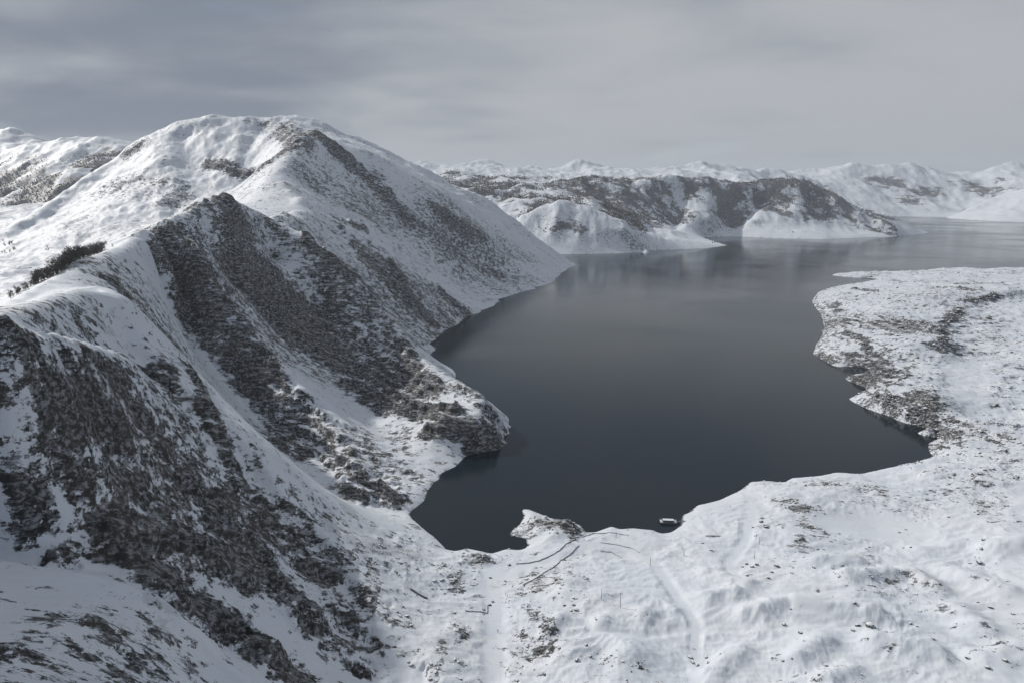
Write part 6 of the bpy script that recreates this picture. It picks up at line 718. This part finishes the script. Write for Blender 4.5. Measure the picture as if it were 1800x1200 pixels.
# ---------------------------------------------------------------- materials
def newmat(name):
    m = bpy.data.materials.new(name); m.use_nodes = True
    nt = m.node_tree; return m, nt, nt.nodes['Principled BSDF']
def ground_material():
    m, nt, b = newmat("snow_and_rock")
    pos = N(nt, 'ShaderNodeNewGeometry').outputs['Position']
    rk = N(nt, 'ShaderNodeAttribute', attribute_name='rock').outputs['Fac']
    fo = N(nt, 'ShaderNodeAttribute', attribute_name='forest').outputs['Fac']
    st = N(nt, 'ShaderNodeMapping'); nt.links.new(pos, st.inputs[0])            # dipping strata
    st.inputs['Rotation'].default_value = (R(24), R(48), R(12)); st.inputs['Scale'].default_value = (0.22, 1.0, 1.3)
    na = noise(nt, pos, 0.10, 9.0, 0.82, 0.2); ns = noise(nt, st.outputs[0], 0.20, 7.0, 0.76)
    nf = noise(nt, pos, 0.35, 6.0, 0.7); nb = noise(nt, pos, 0.02, 5.0, 0.6)
    nl = noise(nt, pos, 0.028, 4.0, 0.6, 0.6)
    mix = mth(nt, 'ADD', mth(nt, 'ADD', mth(nt, 'MULTIPLY', na, 0.52), mth(nt, 'MULTIPLY', ns, 0.34)), mth(nt, 'MULTIPLY', nl, 0.14))
    u = maprange(nt, mix, 0.42, 0.58, 0.0, 1.0, False)
    rmask = maprange(nt, mth(nt, 'SUBTRACT', rk, u), -0.05, 0.06)
    rock = mixc(nt, maprange(nt, nb, 0.38, 0.60), (0.036, 0.037, 0.040), (0.088, 0.082, 0.074))
    rock = mixc(nt, maprange(nt, nf, 0.42, 0.66, 0.0, 0.9), rock, (0.14, 0.137, 0.134))
    rock = mixc(nt, maprange(nt, noise(nt, pos, 0.09, 6.0, 0.7), 0.50, 0.66, 0.0, 0.8), rock, (0.030, 0.030, 0.032))
    dust = maprange(nt, mth(nt, 'ADD', mth(nt, 'MULTIPLY', noise(nt, st.outputs[0], 0.34, 6.0, 0.66, 0.5), 0.7), mth(nt, 'MULTIPLY', nf, 0.3)), 0.47, 0.60, 0.0, 0.74)   # powder caught in cracks and on ledges
    rock = mixc(nt, dust, rock, (0.50, 0.53, 0.57))
    snow = mixc(nt, maprange(nt, nb, 0.3, 0.7), (0.605, 0.645, 0.71), (0.65, 0.68, 0.725))
    woods = mixc(nt, nf, (0.035, 0.032, 0.033), (0.10, 0.09, 0.088))
    fu = maprange(nt, noise(nt, pos, 0.011, 9.0, 0.76, 0.3), 0.39, 0.61, 0.0, 1.0, False)
    fmask = maprange(nt, mth(nt, 'SUBTRACT', fo, fu), -0.06, 0.12, 0.0, 0.85)
    c = mixc(nt, fmask, mixc(nt, rmask, snow, rock), woods)
    nt.links.new(c, b.inputs['Base Color'])
    nt.links.new(mth(nt, 'MULTIPLY_ADD', rmask, 0.25, 0.6), b.inputs['Roughness'])
    b.inputs['Specular IOR Level'].default_value = 0.25
    vo = N(nt, 'ShaderNodeTexVoronoi'); vo.inputs['Scale'].default_value = 0.11; nt.links.new(st.outputs[0], vo.inputs['Vector'])
    bp = N(nt, 'ShaderNodeBump'); bp.inputs['Distance'].default_value = 7.0
    nt.links.new(mth(nt, 'MULTIPLY_ADD', rmask, 0.75, 0.22), bp.inputs['Strength'])
    nt.links.new(mth(nt, 'ADD', mth(nt, 'MULTIPLY', mth(nt, 'MULTIPLY', vo.outputs['Distance'], rmask), 0.35), mth(nt, 'ADD', mix, mth(nt, 'MULTIPLY', nf, 0.12))), bp.inputs['Height']); nt.links.new(bp.outputs[0], b.inputs['Normal'])
    return m
M_GROUND = ground_material()

def water_material():
    m, nt, b = newmat("lake_water")
    pos = N(nt, 'ShaderNodeNewGeometry').outputs['Position']
    b.inputs['Base Color'].default_value = (0.008, 0.015, 0.021, 1); b.inputs['IOR'].default_value = 1.333; b.inputs['Specular IOR Level'].default_value = 0.29
    p = noise(nt, pos, 0.0022, 4.0, 0.55, 0.6)
    nt.links.new(maprange(nt, p, 0.40, 0.62, 0.10, 0.18), b.inputs['Roughness'])
    bp = N(nt, 'ShaderNodeBump'); bp.inputs['Distance'].default_value = 0.25; bp.inputs['Strength'].default_value = 0.10
    nt.links.new(noise(nt, pos, 0.35, 3.0, 0.6), bp.inputs['Height']); nt.links.new(bp.outputs[0], b.inputs['Normal'])
    return m
M_WATER = water_material()

# ---------------------------------------------------------------- helpers
def tag(o, label=None, cat=None, group=None, kind=None):
    if label: o['label'] = label
    if cat: o['category'] = cat
    if group: o['group'] = group
    if kind: o['kind'] = kind
    return o
def link(name, me, mat, parent=None):
    o = bpy.data.objects.new(name, me); COL.objects.link(o)
    if mat is not None and not me.materials: me.materials.append(mat)
    if parent: o.parent = parent
    return o
def np_mesh(name, V, Fq, attrs=None, smooth=True):
    me = bpy.data.meshes.new(name)
    k = Fq.shape[1]
    me.vertices.add(len(V)); me.vertices.foreach_set('co', V.astype(np.float32).ravel())
    me.loops.add(Fq.size); me.loops.foreach_set('vertex_index', Fq.astype(np.int32).ravel())
    me.polygons.add(len(Fq)); me.polygons.foreach_set('loop_start', (np.arange(len(Fq))*k).astype(np.int32))
    me.polygons.foreach_set('use_smooth', np.full(len(Fq), smooth))
    for nm, a in (attrs or {}).items():
        at = me.attributes.new(nm, 'FLOAT', 'POINT'); at.data.foreach_set('value', a.astype(np.float32))
    me.update(calc_edges=True); return me

# ---------------------------------------------------------------- terrain pieces (they share their border vertices)
names = {0: ('near_mountain', 'dark rock ribs and snow gullies of the near mountain above the lake'),
         1: ('snow_slope', 'shaded snow slope at the lower left below the rock wall'),
         2: ('summit_mountain', 'broad snowy summit with cirque at the far end of the ridge'),
         3: ('distant_mountains', 'pale distant mountains at the left edge'),
         4: ('far_hills', 'dark wooded hills across the lake'),
         5: ('far_mountains', 'pale snowy mountains behind the far end of the lake'),
         6: ('lava_field', 'flat snow covered lava peninsula on the right shore'),
         7: ('foreground_shore', 'snowy hummocky shore in the foreground')}
idx = np.arange(NR*NC).reshape(NR, NC)
quad = np.stack([idx[:-1, :-1], idx[:-1, 1:], idx[1:, 1:], idx[1:, :-1]], -1).reshape(-1, 4)
zf = Z.ravel(); zmax = np.maximum.reduce([zf[quad[:, k]] for k in range(4)])
freg = REG[:-1, :-1].ravel()
VX = np.stack([X.ravel(), Y.ravel(), zf], 1)
for rid, (nm, lab) in names.items():
    q = quad[(freg == rid) & (zmax > -3.0)]
    if not len(q): continue
    used, inv = np.unique(q, return_inverse=True)
    me = np_mesh(nm, VX[used], inv.reshape(-1, 4)[:, ::-1], {'rock': COVER.ravel()[used], 'forest': FORV.ravel()[used]})
    tag(link(nm, me, M_GROUND), lab, kind='structure')

# the lake
V = np.array([(-900, 300, 0), (9000, 300, 0), (9000, 10500, 0), (-900, 10500, 0)], float)
tag(link('lake', np_mesh('lake', V, np.array([[0, 1, 2, 3]])), M_WATER), 'dark still lake between the snowy mountains', kind='structure')

# ---------------------------------------------------------------- small meshes
class MB:
    def __init__(s): s.v = []; s.f = []
    def add(s, v, f):
        o = len(s.v); s.v += [tuple(map(float, p)) for p in v]; s.f += [tuple(i + o for i in q) for q in f]
    def box(s, c, d, rz=0.0, taper=1.0):
        cx, cy, cz = c; hx, hy, hz = d[0]/2, d[1]/2, d[2]/2; ca, sa = math.cos(rz), math.sin(rz); P = []
        for z, k in ((-hz, taper), (hz, 1.0)):
            for x, y in ((-hx, -hy), (hx, -hy), (hx, hy), (-hx, hy)):
                x, y = x*k, y*k; P.append((cx + x*ca - y*sa, cy + x*sa + y*ca, cz + z))
        s.add(P, [(3, 2, 1, 0), (4, 5, 6, 7), (0, 1, 5, 4), (1, 2, 6, 5), (2, 3, 7, 6), (3, 0, 4, 7)])
    def tube(s, p, q, r0, r1, n=5):
        p, q = np.array(p, float), np.array(q, float); d = q - p; d /= np.linalg.norm(d) + 1e-9
        a = np.cross(d, (0, 0, 1) if abs(d[2]) < 0.9 else (1, 0, 0)); a /= np.linalg.norm(a); b = np.cross(d, a)
        ring = [(math.cos(2*math.pi*i/n), math.sin(2*math.pi*i/n)) for i in range(n)]
        P = [p + (a*c + b*k)*r0 for c, k in ring] + [q + (a*c + b*k)*r1 for c, k in ring]
        s.add(P, [(i, (i+1) % n, n + (i+1) % n, n + i) for i in range(n)] + [tuple(range(n-1, -1, -1)), tuple(range(n, 2*n))])
    def mesh(s, name, smooth=False):
        me = bpy.data.meshes.new(name); me.from_pydata(s.v, [], s.f); me.update()
        if smooth: me.polygons.foreach_set('use_smooth', [True]*len(me.polygons))
        return me
    def build(s, name, mat, parent=None, smooth=False): return link(name, s.mesh(name, smooth), mat, parent)
def plain(name, c0, c1, scale=1.0, rough=0.8, snow=False, metal=0.0):
    m, nt, b = newmat(name); geo = N(nt, 'ShaderNodeNewGeometry'); pos = geo.outputs['Position']
    c = mixc(nt, maprange(nt, noise(nt, pos, scale, 5.0, 0.65), 0.35, 0.65), c0, c1)
    if snow:                                             # snow lies where the face looks up
        sp = N(nt, 'ShaderNodeSeparateXYZ'); nt.links.new(geo.outputs['Normal'], sp.inputs[0])
        up_ = mth(nt, 'ADD', sp.outputs[2], mth(nt, 'MULTIPLY', mth(nt, 'SUBTRACT', noise(nt, pos, 1.2, 4.0, 0.6), 0.5), 0.9))
        c = mixc(nt, maprange(nt, up_, 0.62, 0.80), c, (0.70, 0.725, 0.765))
    nt.links.new(c, b.inputs['Base Color']); b.inputs['Roughness'].default_value = rough; b.inputs['Metallic'].default_value = metal
    return m
M_STONE = plain('boulder_stone', (0.045, 0.045, 0.047), (0.12, 0.11, 0.10), 0.9, 0.85, True)
M_WALL = plain('wall_stone', (0.06, 0.058, 0.057), (0.17, 0.16, 0.15), 0.8, 0.9, True)
M_CAP = plain('snow_cap', (0.66, 0.69, 0.74), (0.71, 0.73, 0.765), 0.5, 0.6)
M_POLE = plain('pole_wood', (0.06, 0.055, 0.05), (0.11, 0.10, 0.09), 3.0, 0.8)
M_BARK = plain('bark', (0.055, 0.050, 0.046), (0.11, 0.10, 0.09), 2.0, 0.9)
M_TWIG = plain('twigs', (0.085, 0.078, 0.072), (0.17, 0.155, 0.14), 1.0, 0.9)
M_WOOD = plain('far_woods', (0.045, 0.041, 0.041), (0.11, 0.098, 0.095), 0.03, 0.9)
M_STEEL = plain('grey_steel', (0.10, 0.105, 0.11), (0.18, 0.185, 0.19), 1.0, 0.6)
M_PALE = plain('pale_paint', (0.45, 0.46, 0.47), (0.60, 0.61, 0.62), 1.0, 0.6)
M_DARK = plain('dark_cloth', (0.02, 0.022, 0.03), (0.04, 0.04, 0.05), 4.0, 0.9)

# ---------------------------------------------------------------- trees along the ridge
def tree_meshes(seed, h):
    r = random.Random(seed); tr, cr = MB(), MB()
    def grow(p, d, L, rad, lev):
        n = 3 if lev == 0 else 2; q = np.array(p, float); d = np.array(d, float)
        for k in range(n):
            d2 = d + np.array([r.uniform(-1, 1), r.uniform(-1, 1), r.uniform(-0.2, 0.5)])*0.16; d2 /= np.linalg.norm(d2)
            e = q + d2*L/n; r1 = rad*(1 - (k+1)/n*0.55)
            (tr if lev == 0 else cr).tube(q, e, rad*(1 - k/n*0.55), r1, 5 if lev == 0 else 3)
            if lev < 3:
                for _ in range({0: 5, 1: 4, 2: 4}[lev]):
                    a = r.uniform(0, 6.283); s = r.uniform(0.6, 1.3)
                    nd = d2*r.uniform(0.45, 0.9) + np.array([math.cos(a)*s, math.sin(a)*s, r.uniform(0.05, 0.5)]); nd /= np.linalg.norm(nd)
                    if lev or k or r.random() < 0.5: grow(q + (e - q)*r.uniform(0.2, 1), nd, L*r.uniform(0.32, 0.52), max(r1*0.5, 0.05), lev + 1)
            q, d = e, d2
    grow((0, 0, -0.5), (r.uniform(-.1, .1), r.uniform(-.1, .1), 1), h*0.62, h*0.022, 0)
    return tr.mesh('trunk'), cr.mesh('crown')
TREES = [tree_meshes(s, 10.0) for s in (1, 2, 3, 4, 5)]
for a_, b_ in TREES: a_.materials.append(M_BARK); b_.materials.append(M_TWIG)
def tree(x, y, h, k, label, group):
    r = bpy.data.objects.new('bare_tree', None); COL.objects.link(r); r.location = (x, y, ground(x, y) - 0.12*h)
    r.rotation_euler = (0, 0, random.uniform(0, 6.28)); s = h/10.0; r.scale = (s*random.uniform(0.9, 1.25), s*random.uniform(0.9, 1.25), s)
    link('trunk', TREES[k][0], None, r); link('crown', TREES[k][1], None, r)
    tag(r, label, 'tree', group)
for (A, B, n, h), where in zip(TREEROW, ('at the sparse lower end', 'in the lower middle', 'in the dense tall middle', 'at the upper end')):
    for i in range(int(n)):
        f = (i + random.uniform(0.1, 0.9))/n; x = A[0] + (B[0]-A[0])*f; y = A[1] + (B[1]-A[1])*f
        L = math.hypot(x, y); d = random.uniform(4, 22); x += x/L*d - 2; y += y/L*d
        tree(x, y, h*random.uniform(0.75, 1.2), random.randrange(5), f'bare grey brown tree {where} of the row behind the ridge', f'bare trees {where} of the ridge row')
for ci, (A, B, n, h) in enumerate(TREECLUMP):
    lab = ['bare tree in the dark clump at the left edge of the valley', 'bare tree in the dark clump at the left edge of the valley', 'bare tree of the small group standing alone in the snowy valley', 'bare tree of the few on the knoll above the tree row'][ci]
    for i in range(int(n)):
        f = random.random(); tree(A[0] + (B[0]-A[0])*f + random.uniform(-9, 9), A[1] + (B[1]-A[1])*f + random.uniform(-18, 18), h*random.uniform(0.8, 1.3), random.randrange(5), lab, lab.replace('bare tree', 'bare trees'))

# ---------------------------------------------------------------- boulders
def stone_mesh(seed, sub=2):
    import bmesh
    bm = bmesh.new(); bmesh.ops.create_icosphere(bm, subdivisions=sub, radius=1.0); r = random.Random(seed)
    cuts = [(np.array([r.gauss(0, 1), r.gauss(0, 1), r.gauss(0, 0.7)]), r.uniform(0.55, 0.9)) for _ in range(7)]
    for v in bm.verts:
        p = np.array(v.co)
        for d, k in cuts:
            d = d/np.linalg.norm(d); e = p @ d - k
            if e > 0: p = p - d*e*0.9
        v.co = p*np.array([1.15, 0.95, 0.8])*r.uniform(0.95, 1.05)
    me = bpy.data.meshes.new('boulder'); bm.to_mesh(me); bm.free(); me.materials.append(M_STONE); return me
STONES = [stone_mesh(s) for s in range(5)]
for i, (p, size) in enumerate(BOULDERS):
    o = bpy.data.objects.new('boulder', STONES[i % 5]); COL.objects.link(o); x, y = p[0], p[1]
    o.location = (x, y, ground(x, y) + size*0.25); o.rotation_euler = (0, 0, random.uniform(0, 6.28)); o.scale = (size*random.uniform(0.8, 1.2), size*random.uniform(0.8, 1.2), size*random.uniform(0.7, 1.0))
    if i == 0: tag(o, 'largest dark boulder, alone on a snow mound at the lower right', 'boulder')
    else:
        zone = ('on the steep snow at the foot of the rock wall, lower left' if x < -75 else 'among the hummocks left of the wide track' if x < -30 else 'on the hummocks between the two tracks' if x < 75 and y < 420 else
                'on the snow bank above the floating platform' if x < 165 and y > 400 else 'near the flat snow basin' if y > 430 else 'on the mounds in the middle right foreground' if x < 190 else 'on the snow mounds at the right edge')
        kind_ = 'larger' if size > 1.15 else 'smaller'
        tag(o, f'{kind_} dark boulder {zone}', 'boulder', f'{kind_} boulders {zone}')

# ---------------------------------------------------------------- walls beside the tracks
wl = ['low dark stone wall curving along the shore track beside the rocky point', 'dark stone wall running diagonally up from the junction to the upper track', 'thin low wall along the lake side of the shore track', 'thin low wall curving across the snow below the shore track', 'short curved low wall on the snow bank left of the wide track',
      'dark retaining wall on the lower left snow slope above a hollow', 'straight low wall across the level snow beside the wide track', 'short low wall end beside the wide track']
for row, lab in zip(WALLS, wl):
    pts, (hh, th_) = [np.array(p) for p in row[:-2]], row[-2:]
    L = np.r_[0, np.cumsum([np.linalg.norm((b - a)[:2]) for a, b in zip(pts[:-1], pts[1:])])]
    n = max(4, int(L[-1]/2.0)); S = np.linspace(0, L[-1], n)
    px_ = np.interp(S, L, [p[0] for p in pts]) + rng.normal(0, 0.15, n); py_ = np.interp(S, L, [p[1] for p in pts]) + rng.normal(0, 0.15, n)
    tx, ty = np.gradient(px_), np.gradient(py_); tl = np.hypot(tx, ty); nx, ny = -ty/tl, tx/tl
    root = bpy.data.objects.new('stone_wall', None); COL.objects.link(root); root.location = (px_[0], py_[0], ground(px_[0], py_[0]))
    body, cap = MB(), MB()
    for mbk, zlo, zhi, wd in ((body, -1.5, hh, th_/2), (cap, hh - 0.02, hh + 0.22, th_/2 - 0.12)):
        V = []
        for i in range(n):
            g_ = ground(px_[i], py_[i]) + rng.normal(0, 0.06)
            for sd, zz_ in ((-1, zlo), (1, zlo), (1, zhi), (-1, zhi)):
                V.append((px_[i] + nx[i]*sd*wd - px_[0], py_[i] + ny[i]*sd*wd - py_[0], g_ + zz_ - root.location.z))
        Fc = [(0, 1, 2, 3), tuple(4*(n-1) + k for k in (3, 2, 1, 0))]
        for i in range(n-1):
            for k in range(4): Fc.append((4*i + k, 4*i + 4 + k, 4*i + 4 + (k+1) % 4, 4*i + (k+1) % 4))
        mbk.add(V, Fc)
    body.build('masonry', M_WALL, root); cap.build('snow_cap', M_CAP, root)
    tag(root, lab, 'wall', 'low walls along the shore tracks')

# ---------------------------------------------------------------- poles, marker posts
pl = ['single thin pole on the hummocks left of the crossarm pole', 'tall pole with crossarm on the hummocks in the foreground centre', 'thin pole beside the wide track below the lake shore', 'thin pole on the crest of the rocky mound near the floating platform', 'thin pole on the open snow bank, upper of two', 'thin pole on the open snow bank, lower of two', 'short pole by the shore track wall']
for (p, h, kind), lab in zip(POLES, pl):
    r = bpy.data.objects.new('utility_pole', None); COL.objects.link(r); r.location = (p[0], p[1], ground(p[0], p[1]))
    m_ = MB(); m_.tube((0, 0, -0.5), (0, 0, h), 0.17, 0.11, 8); m_.build('post', M_POLE, r, True)
    m_ = MB(); m_.tube((0, 0, h), (0, 0, h + 0.12), 0.13, 0.04, 8); m_.build('cap', M_STEEL, r)
    if kind > 1.5:
        m_ = MB(); m_.box((0, -0.14, h - 0.6), (2.6, 0.14, 0.16)); m_.build('crossarm', M_POLE, r)
        for sx in (-1.1, 0, 1.1):
            m_ = MB(); m_.tube((sx, -0.14, h - 0.52), (sx, -0.14, h - 0.25), 0.06, 0.04, 6); m_.build('insulator', M_PALE, r)
    tag(r, lab, 'pole', 'poles on the foreground shore')
for (p, h), lab in zip(POSTS, ['taller marker post of the pair at the head of the wide track', 'shorter marker post of the pair at the head of the wide track', 'left marker post of the pair low on the wide track', 'right marker post of the pair low on the wide track', 'single marker post lowest on the wide track']):
    r = bpy.data.objects.new('marker_post', None); COL.objects.link(r); r.location = (p[0], p[1], ground(p[0], p[1]))
    m_ = MB(); m_.tube((0, 0, -0.4), (0, 0, h), 0.10, 0.09, 6); m_.build('post', M_POLE, r)
    m_ = MB(); m_.box((0, -0.12, h - 0.3), (0.5, 0.05, 0.45)); m_.build('plate', M_STEEL, r)
    tag(r, lab, 'post', 'marker posts on the wide track')

# ---------------------------------------------------------------- one person standing on the wide track
def person(x, y):
    J = {'pelvis': (0, 0, .95), 'waist': (0, 0, 1.10), 'chest': (0, .01, 1.33), 'neck': (0, 0, 1.50), 'head': (0, -.02, 1.62), 'top': (0, -.01, 1.74)}
    R_ = {'pelvis': .15, 'waist': .14, 'chest': .17, 'neck': .07, 'head': .11, 'top': .08}
    E = [('pelvis', 'waist'), ('waist', 'chest'), ('chest', 'neck'), ('neck', 'head'), ('head', 'top')]
    for s, k in ((-1, 'l'), (1, 'r')):
        st = 0.12*s
        for nm, co, r in (('hip', (.10*s, 0, .90), .11), ('knee', (.12*s, -.04 + st, .50), .075), ('ankle', (.12*s, st, .09), .055), ('toe', (.13*s, st - .17, .05), .045),
                          ('sho', (.20*s, 0, 1.43), .075), ('elb', (.27*s, .03, 1.15), .055), ('wri', (.27*s, -.10, .92), .04), ('hand', (.26*s, -.14, .83), .04)):
            J[nm + k] = co; R_[nm + k] = r
        E += [('pelvis', 'hip' + k), ('hip' + k, 'knee' + k), ('knee' + k, 'ankle' + k), ('ankle' + k, 'toe' + k), ('chest', 'sho' + k), ('sho' + k, 'elb' + k), ('elb' + k, 'wri' + k), ('wri' + k, 'hand' + k)]
    nm = list(J); me = bpy.data.meshes.new('body'); me.from_pydata([J[k] for k in nm], [(nm.index(a), nm.index(b)) for a, b in E], []); me.materials.append(M_DARK)
    o = bpy.data.objects.new('person', me); COL.objects.link(o); o.modifiers.new('skin', 'SKIN'); sm = o.modifiers.new('smooth', 'SUBSURF'); sm.levels = sm.render_levels = 1
    for i, k in enumerate(nm): me.skin_vertices[0].data[i].radius = (R_[k], R_[k])
    me.skin_vertices[0].data[0].use_root = True
    o.location = (x, y, ground(x, y)); o.rotation_euler = (0, 0, 0.5)
    tag(o, 'person in dark clothes standing on the wide snow track', 'person')
for p, h in FIGURE: person(p[0], p[1])

# ---------------------------------------------------------------- the floating platform and its gangway
(A, B, _), = PONTOON
A, B = np.array(A), np.array(B); L = float(np.hypot(*(B - A)[:2])); ang = math.atan2(B[1]-A[1], B[0]-A[0]); Wd = 4.6
r = bpy.data.objects.new('floating_platform', None); COL.objects.link(r); r.location = ((A[0]+B[0])/2, (A[1]+B[1])/2 + Wd/2, 0); r.rotation_euler = (0, 0, ang)
h = MB(); h.box((0, 0, 0.35), (L, Wd, 1.5), taper=0.92); h.build('hull', M_STEEL, r)
h = MB(); h.box((0, 0, 1.14), (L + .12, Wd + .12, .08)); h.build('deck', M_STEEL, r)
h = MB(); h.box((0, 0.25, 1.75), (L*0.66, Wd*0.62, 1.14)); hs = h.build('deckhouse', M_STEEL, r)
for k in range(5):
    q = MB(); q.box((-L*0.26 + k*L*0.13, 0.25 - Wd*0.31 - 0.02, 1.80), (L*0.08, 0.05, 0.5)); q.build('window', M_DARK, hs)
h = MB(); h.box((0, 0.25, 2.42), (L*0.69, Wd*0.68, 0.2)); hr = h.build('roof', M_STEEL, r)
q = MB(); q.box((0, 0.25, 2.60), (L*0.67, Wd*0.66, 0.16)); q.build('snow', M_CAP, hr)
for sx in (-1, 1):
    q = MB(); q.box((sx*L*0.42, 0, 1.24), (L*0.14, Wd*0.92, 0.12)); q.build('deck_snow', M_CAP, r)
    for sy in (-1, 1):
        for fx in (0.485, 0.42, 0.36):
            q = MB(); q.tube((sx*L*fx, sy*Wd*0.47, 1.18), (sx*L*fx, sy*Wd*0.47, 2.2), 0.06, 0.06, 6); q.build('rail_post', M_PALE, r)
        q = MB(); q.tube((sx*L*0.36, sy*Wd*0.47, 2.2), (sx*L*0.485, sy*Wd*0.47, 2.2), 0.06, 0.06, 6); q.build('handrail', M_PALE, r)
    q = MB(); q.tube((sx*L*0.485, -Wd*0.47, 2.2), (sx*L*0.485, Wd*0.47, 2.2), 0.06, 0.06, 6); q.build('handrail', M_PALE, r)
tag(r, 'small grey floating platform with snow covered roof moored beside the shore', 'boat')
(A2, B2, _), = GANGWAY
e = r.matrix_basis @ __import__('mathutils').Vector((L/2 + 0.2, 0, 1.3)); tgt = np.array([B2[0] + 1.5, B2[1], max(ground(B2[0] + 1.5, B2[1]), 0.3) + 0.3])
gw = bpy.data.objects.new('gangway', None); COL.objects.link(gw)
d = MB(); d.tube((e.x, e.y - .5, e.z), tuple(tgt + np.array([0, -.5, 0])), 0.13, 0.13, 6); d.build('beam', M_STEEL, gw)
d = MB(); d.tube((e.x, e.y + .5, e.z), tuple(tgt + np.array([0, .5, 0])), 0.13, 0.13, 6); d.build('beam', M_STEEL, gw)
for k in range(9):
    f = (k + .5)/9; c = np.array(e)*(1-f) + tgt*f; d = MB(); d.box((c[0], c[1], c[2] + 0.16), (0.5, 1.3, 0.05)); d.build('tread', M_STEEL, gw)
tag(gw, 'narrow gangway between the floating platform and the snowy bank', 'gangway')

# ---------------------------------------------------------------- uncountable: loose stones, far woods
def scatter_mesh(name, P, S, protoV, protoF, mat, yaw, lab, jit=0.0):
    n, k = len(P), len(protoV); c, s = np.cos(yaw)[:, None], np.sin(yaw)[:, None]
    pv = protoV[None]*np.ones((n, 1, 1))
    if jit: pv = pv*(1 + rng.uniform(-jit, jit, pv.shape))
    V = np.stack([pv[..., 0]*c - pv[..., 1]*s, pv[..., 0]*s + pv[..., 1]*c, pv[..., 2]], -1)*S[:, None, :] + P[:, None, :]
    Fq = protoF[None] + (np.arange(n)*k)[:, None, None]
    o = link(name, np_mesh(name, V.reshape(-1, 3), Fq.reshape(-1, protoF.shape[1]), smooth=False), mat)
    return tag(o, lab, kind='stuff')
fl = np.arange(NR*NC); area = (CELL*CELL).ravel(); rngf = RNG_.ravel(); inview = (np.abs(np.ones((NR, 1))*TH[None]) < 39).ravel()
lowf = (w_low > 0.5).ravel()
wgt = np.where(lowf & inview & (zf > 0.4), np.clip(COVER.ravel() - 0.08, 0, 0.7), 0)*area*np.where(rngf < 900, 1.0, 0.25)
pick = rng.choice(fl, 13000, p=wgt/wgt.sum())
P = VX[pick] + np.stack([rng.uniform(-1, 1, len(pick)), rng.uniform(-1, 1, len(pick)), np.zeros(len(pick))], 1)
sz = rng.lognormal(-0.75, 0.5, len(pick))*np.clip(rngf[pick]/700, 0.8, 2.4)
ico = np.array([(0, 0, 1), (.9, 0, .35), (.28, .85, .4), (-.73, .53, .3), (-.73, -.53, .42), (.28, -.85, .35), (.7, .5, -.5), (-.27, .8, -.5), (-.9, 0, -.5), (-.27, -.8, -.5), (.7, -.5, -.5)])
icf = np.array([(0, 1, 2), (0, 2, 3), (0, 3, 4), (0, 4, 5), (0, 5, 1), (1, 6, 2), (2, 7, 3), (3, 8, 4), (4, 9, 5), (5, 10, 1), (6, 7, 2), (7, 8, 3), (8, 9, 4), (9, 10, 5), (10, 6, 1)])
scatter_mesh('loose_stones', P, np.stack([sz*rng.uniform(.8, 1.4, len(sz)), sz, sz*rng.uniform(.5, .9, len(sz))], 1), ico, icf, M_STONE, rng.uniform(0, 6.28, len(sz)), 'dark loose stones and scrub scattered over the snowy shore', 0.3)
wgt = np.where((w_far > 0.5).ravel() & inview & (zf > 8), np.clip(FORV.ravel() - 0.3 + 0.8*on(w_far, lambda x, y, c: fbm(x, y, 260.0, 4, 93, 0.6, c)).ravel(), 0, 1), 0)*area
pick = rng.choice(fl, 32000, p=wgt/wgt.sum())
P = VX[pick] + np.stack([rng.uniform(-6, 6, len(pick)), rng.uniform(-8, 8, len(pick)), np.full(len(pick), -0.5)], 1)
sz = rng.uniform(4, 9, len(pick))
tv = np.array([(.30, 0, 0), (-.15, .26, 0), (-.15, -.26, 0), (.36, .05, .55), (-.2, .32, .5), (-.15, -.34, .6), (0, 0, 1)])
tf = np.array([(0, 1, 4), (0, 4, 3), (1, 2, 5), (1, 5, 4), (2, 0, 3), (2, 3, 5), (3, 4, 6), (4, 5, 6), (5, 3, 6)])
scatter_mesh('far_forest', P, np.stack([sz, sz, sz], 1), tv, tf, M_WOOD, rng.uniform(0, 6.28, len(sz)), 'dark leafless forest covering the hills across the lake', 0.2)

# ---------------------------------------------------------------- the air
hz = MB(); hz.box((0, 8000, 430), (30000, 17200, 1000))
ho = hz.build('haze', None); m = bpy.data.materials.new('haze'); m.use_nodes = True; ho.data.materials.append(m)
nt = m.node_tree; nt.nodes.clear(); pv = N(nt, 'ShaderNodeVolumePrincipled'); om = N(nt, 'ShaderNodeOutputMaterial')
pv.inputs['Color'].default_value = (0.80, 0.88, 1.0, 1); pv.inputs['Density'].default_value = 4.0e-5; pv.inputs['Anisotropy'].default_value = 0.1
nt.links.new(pv.outputs[0], om.inputs['Volume'])
tag(ho, 'thin blue haze over the lake and the mountains', kind='stuff')
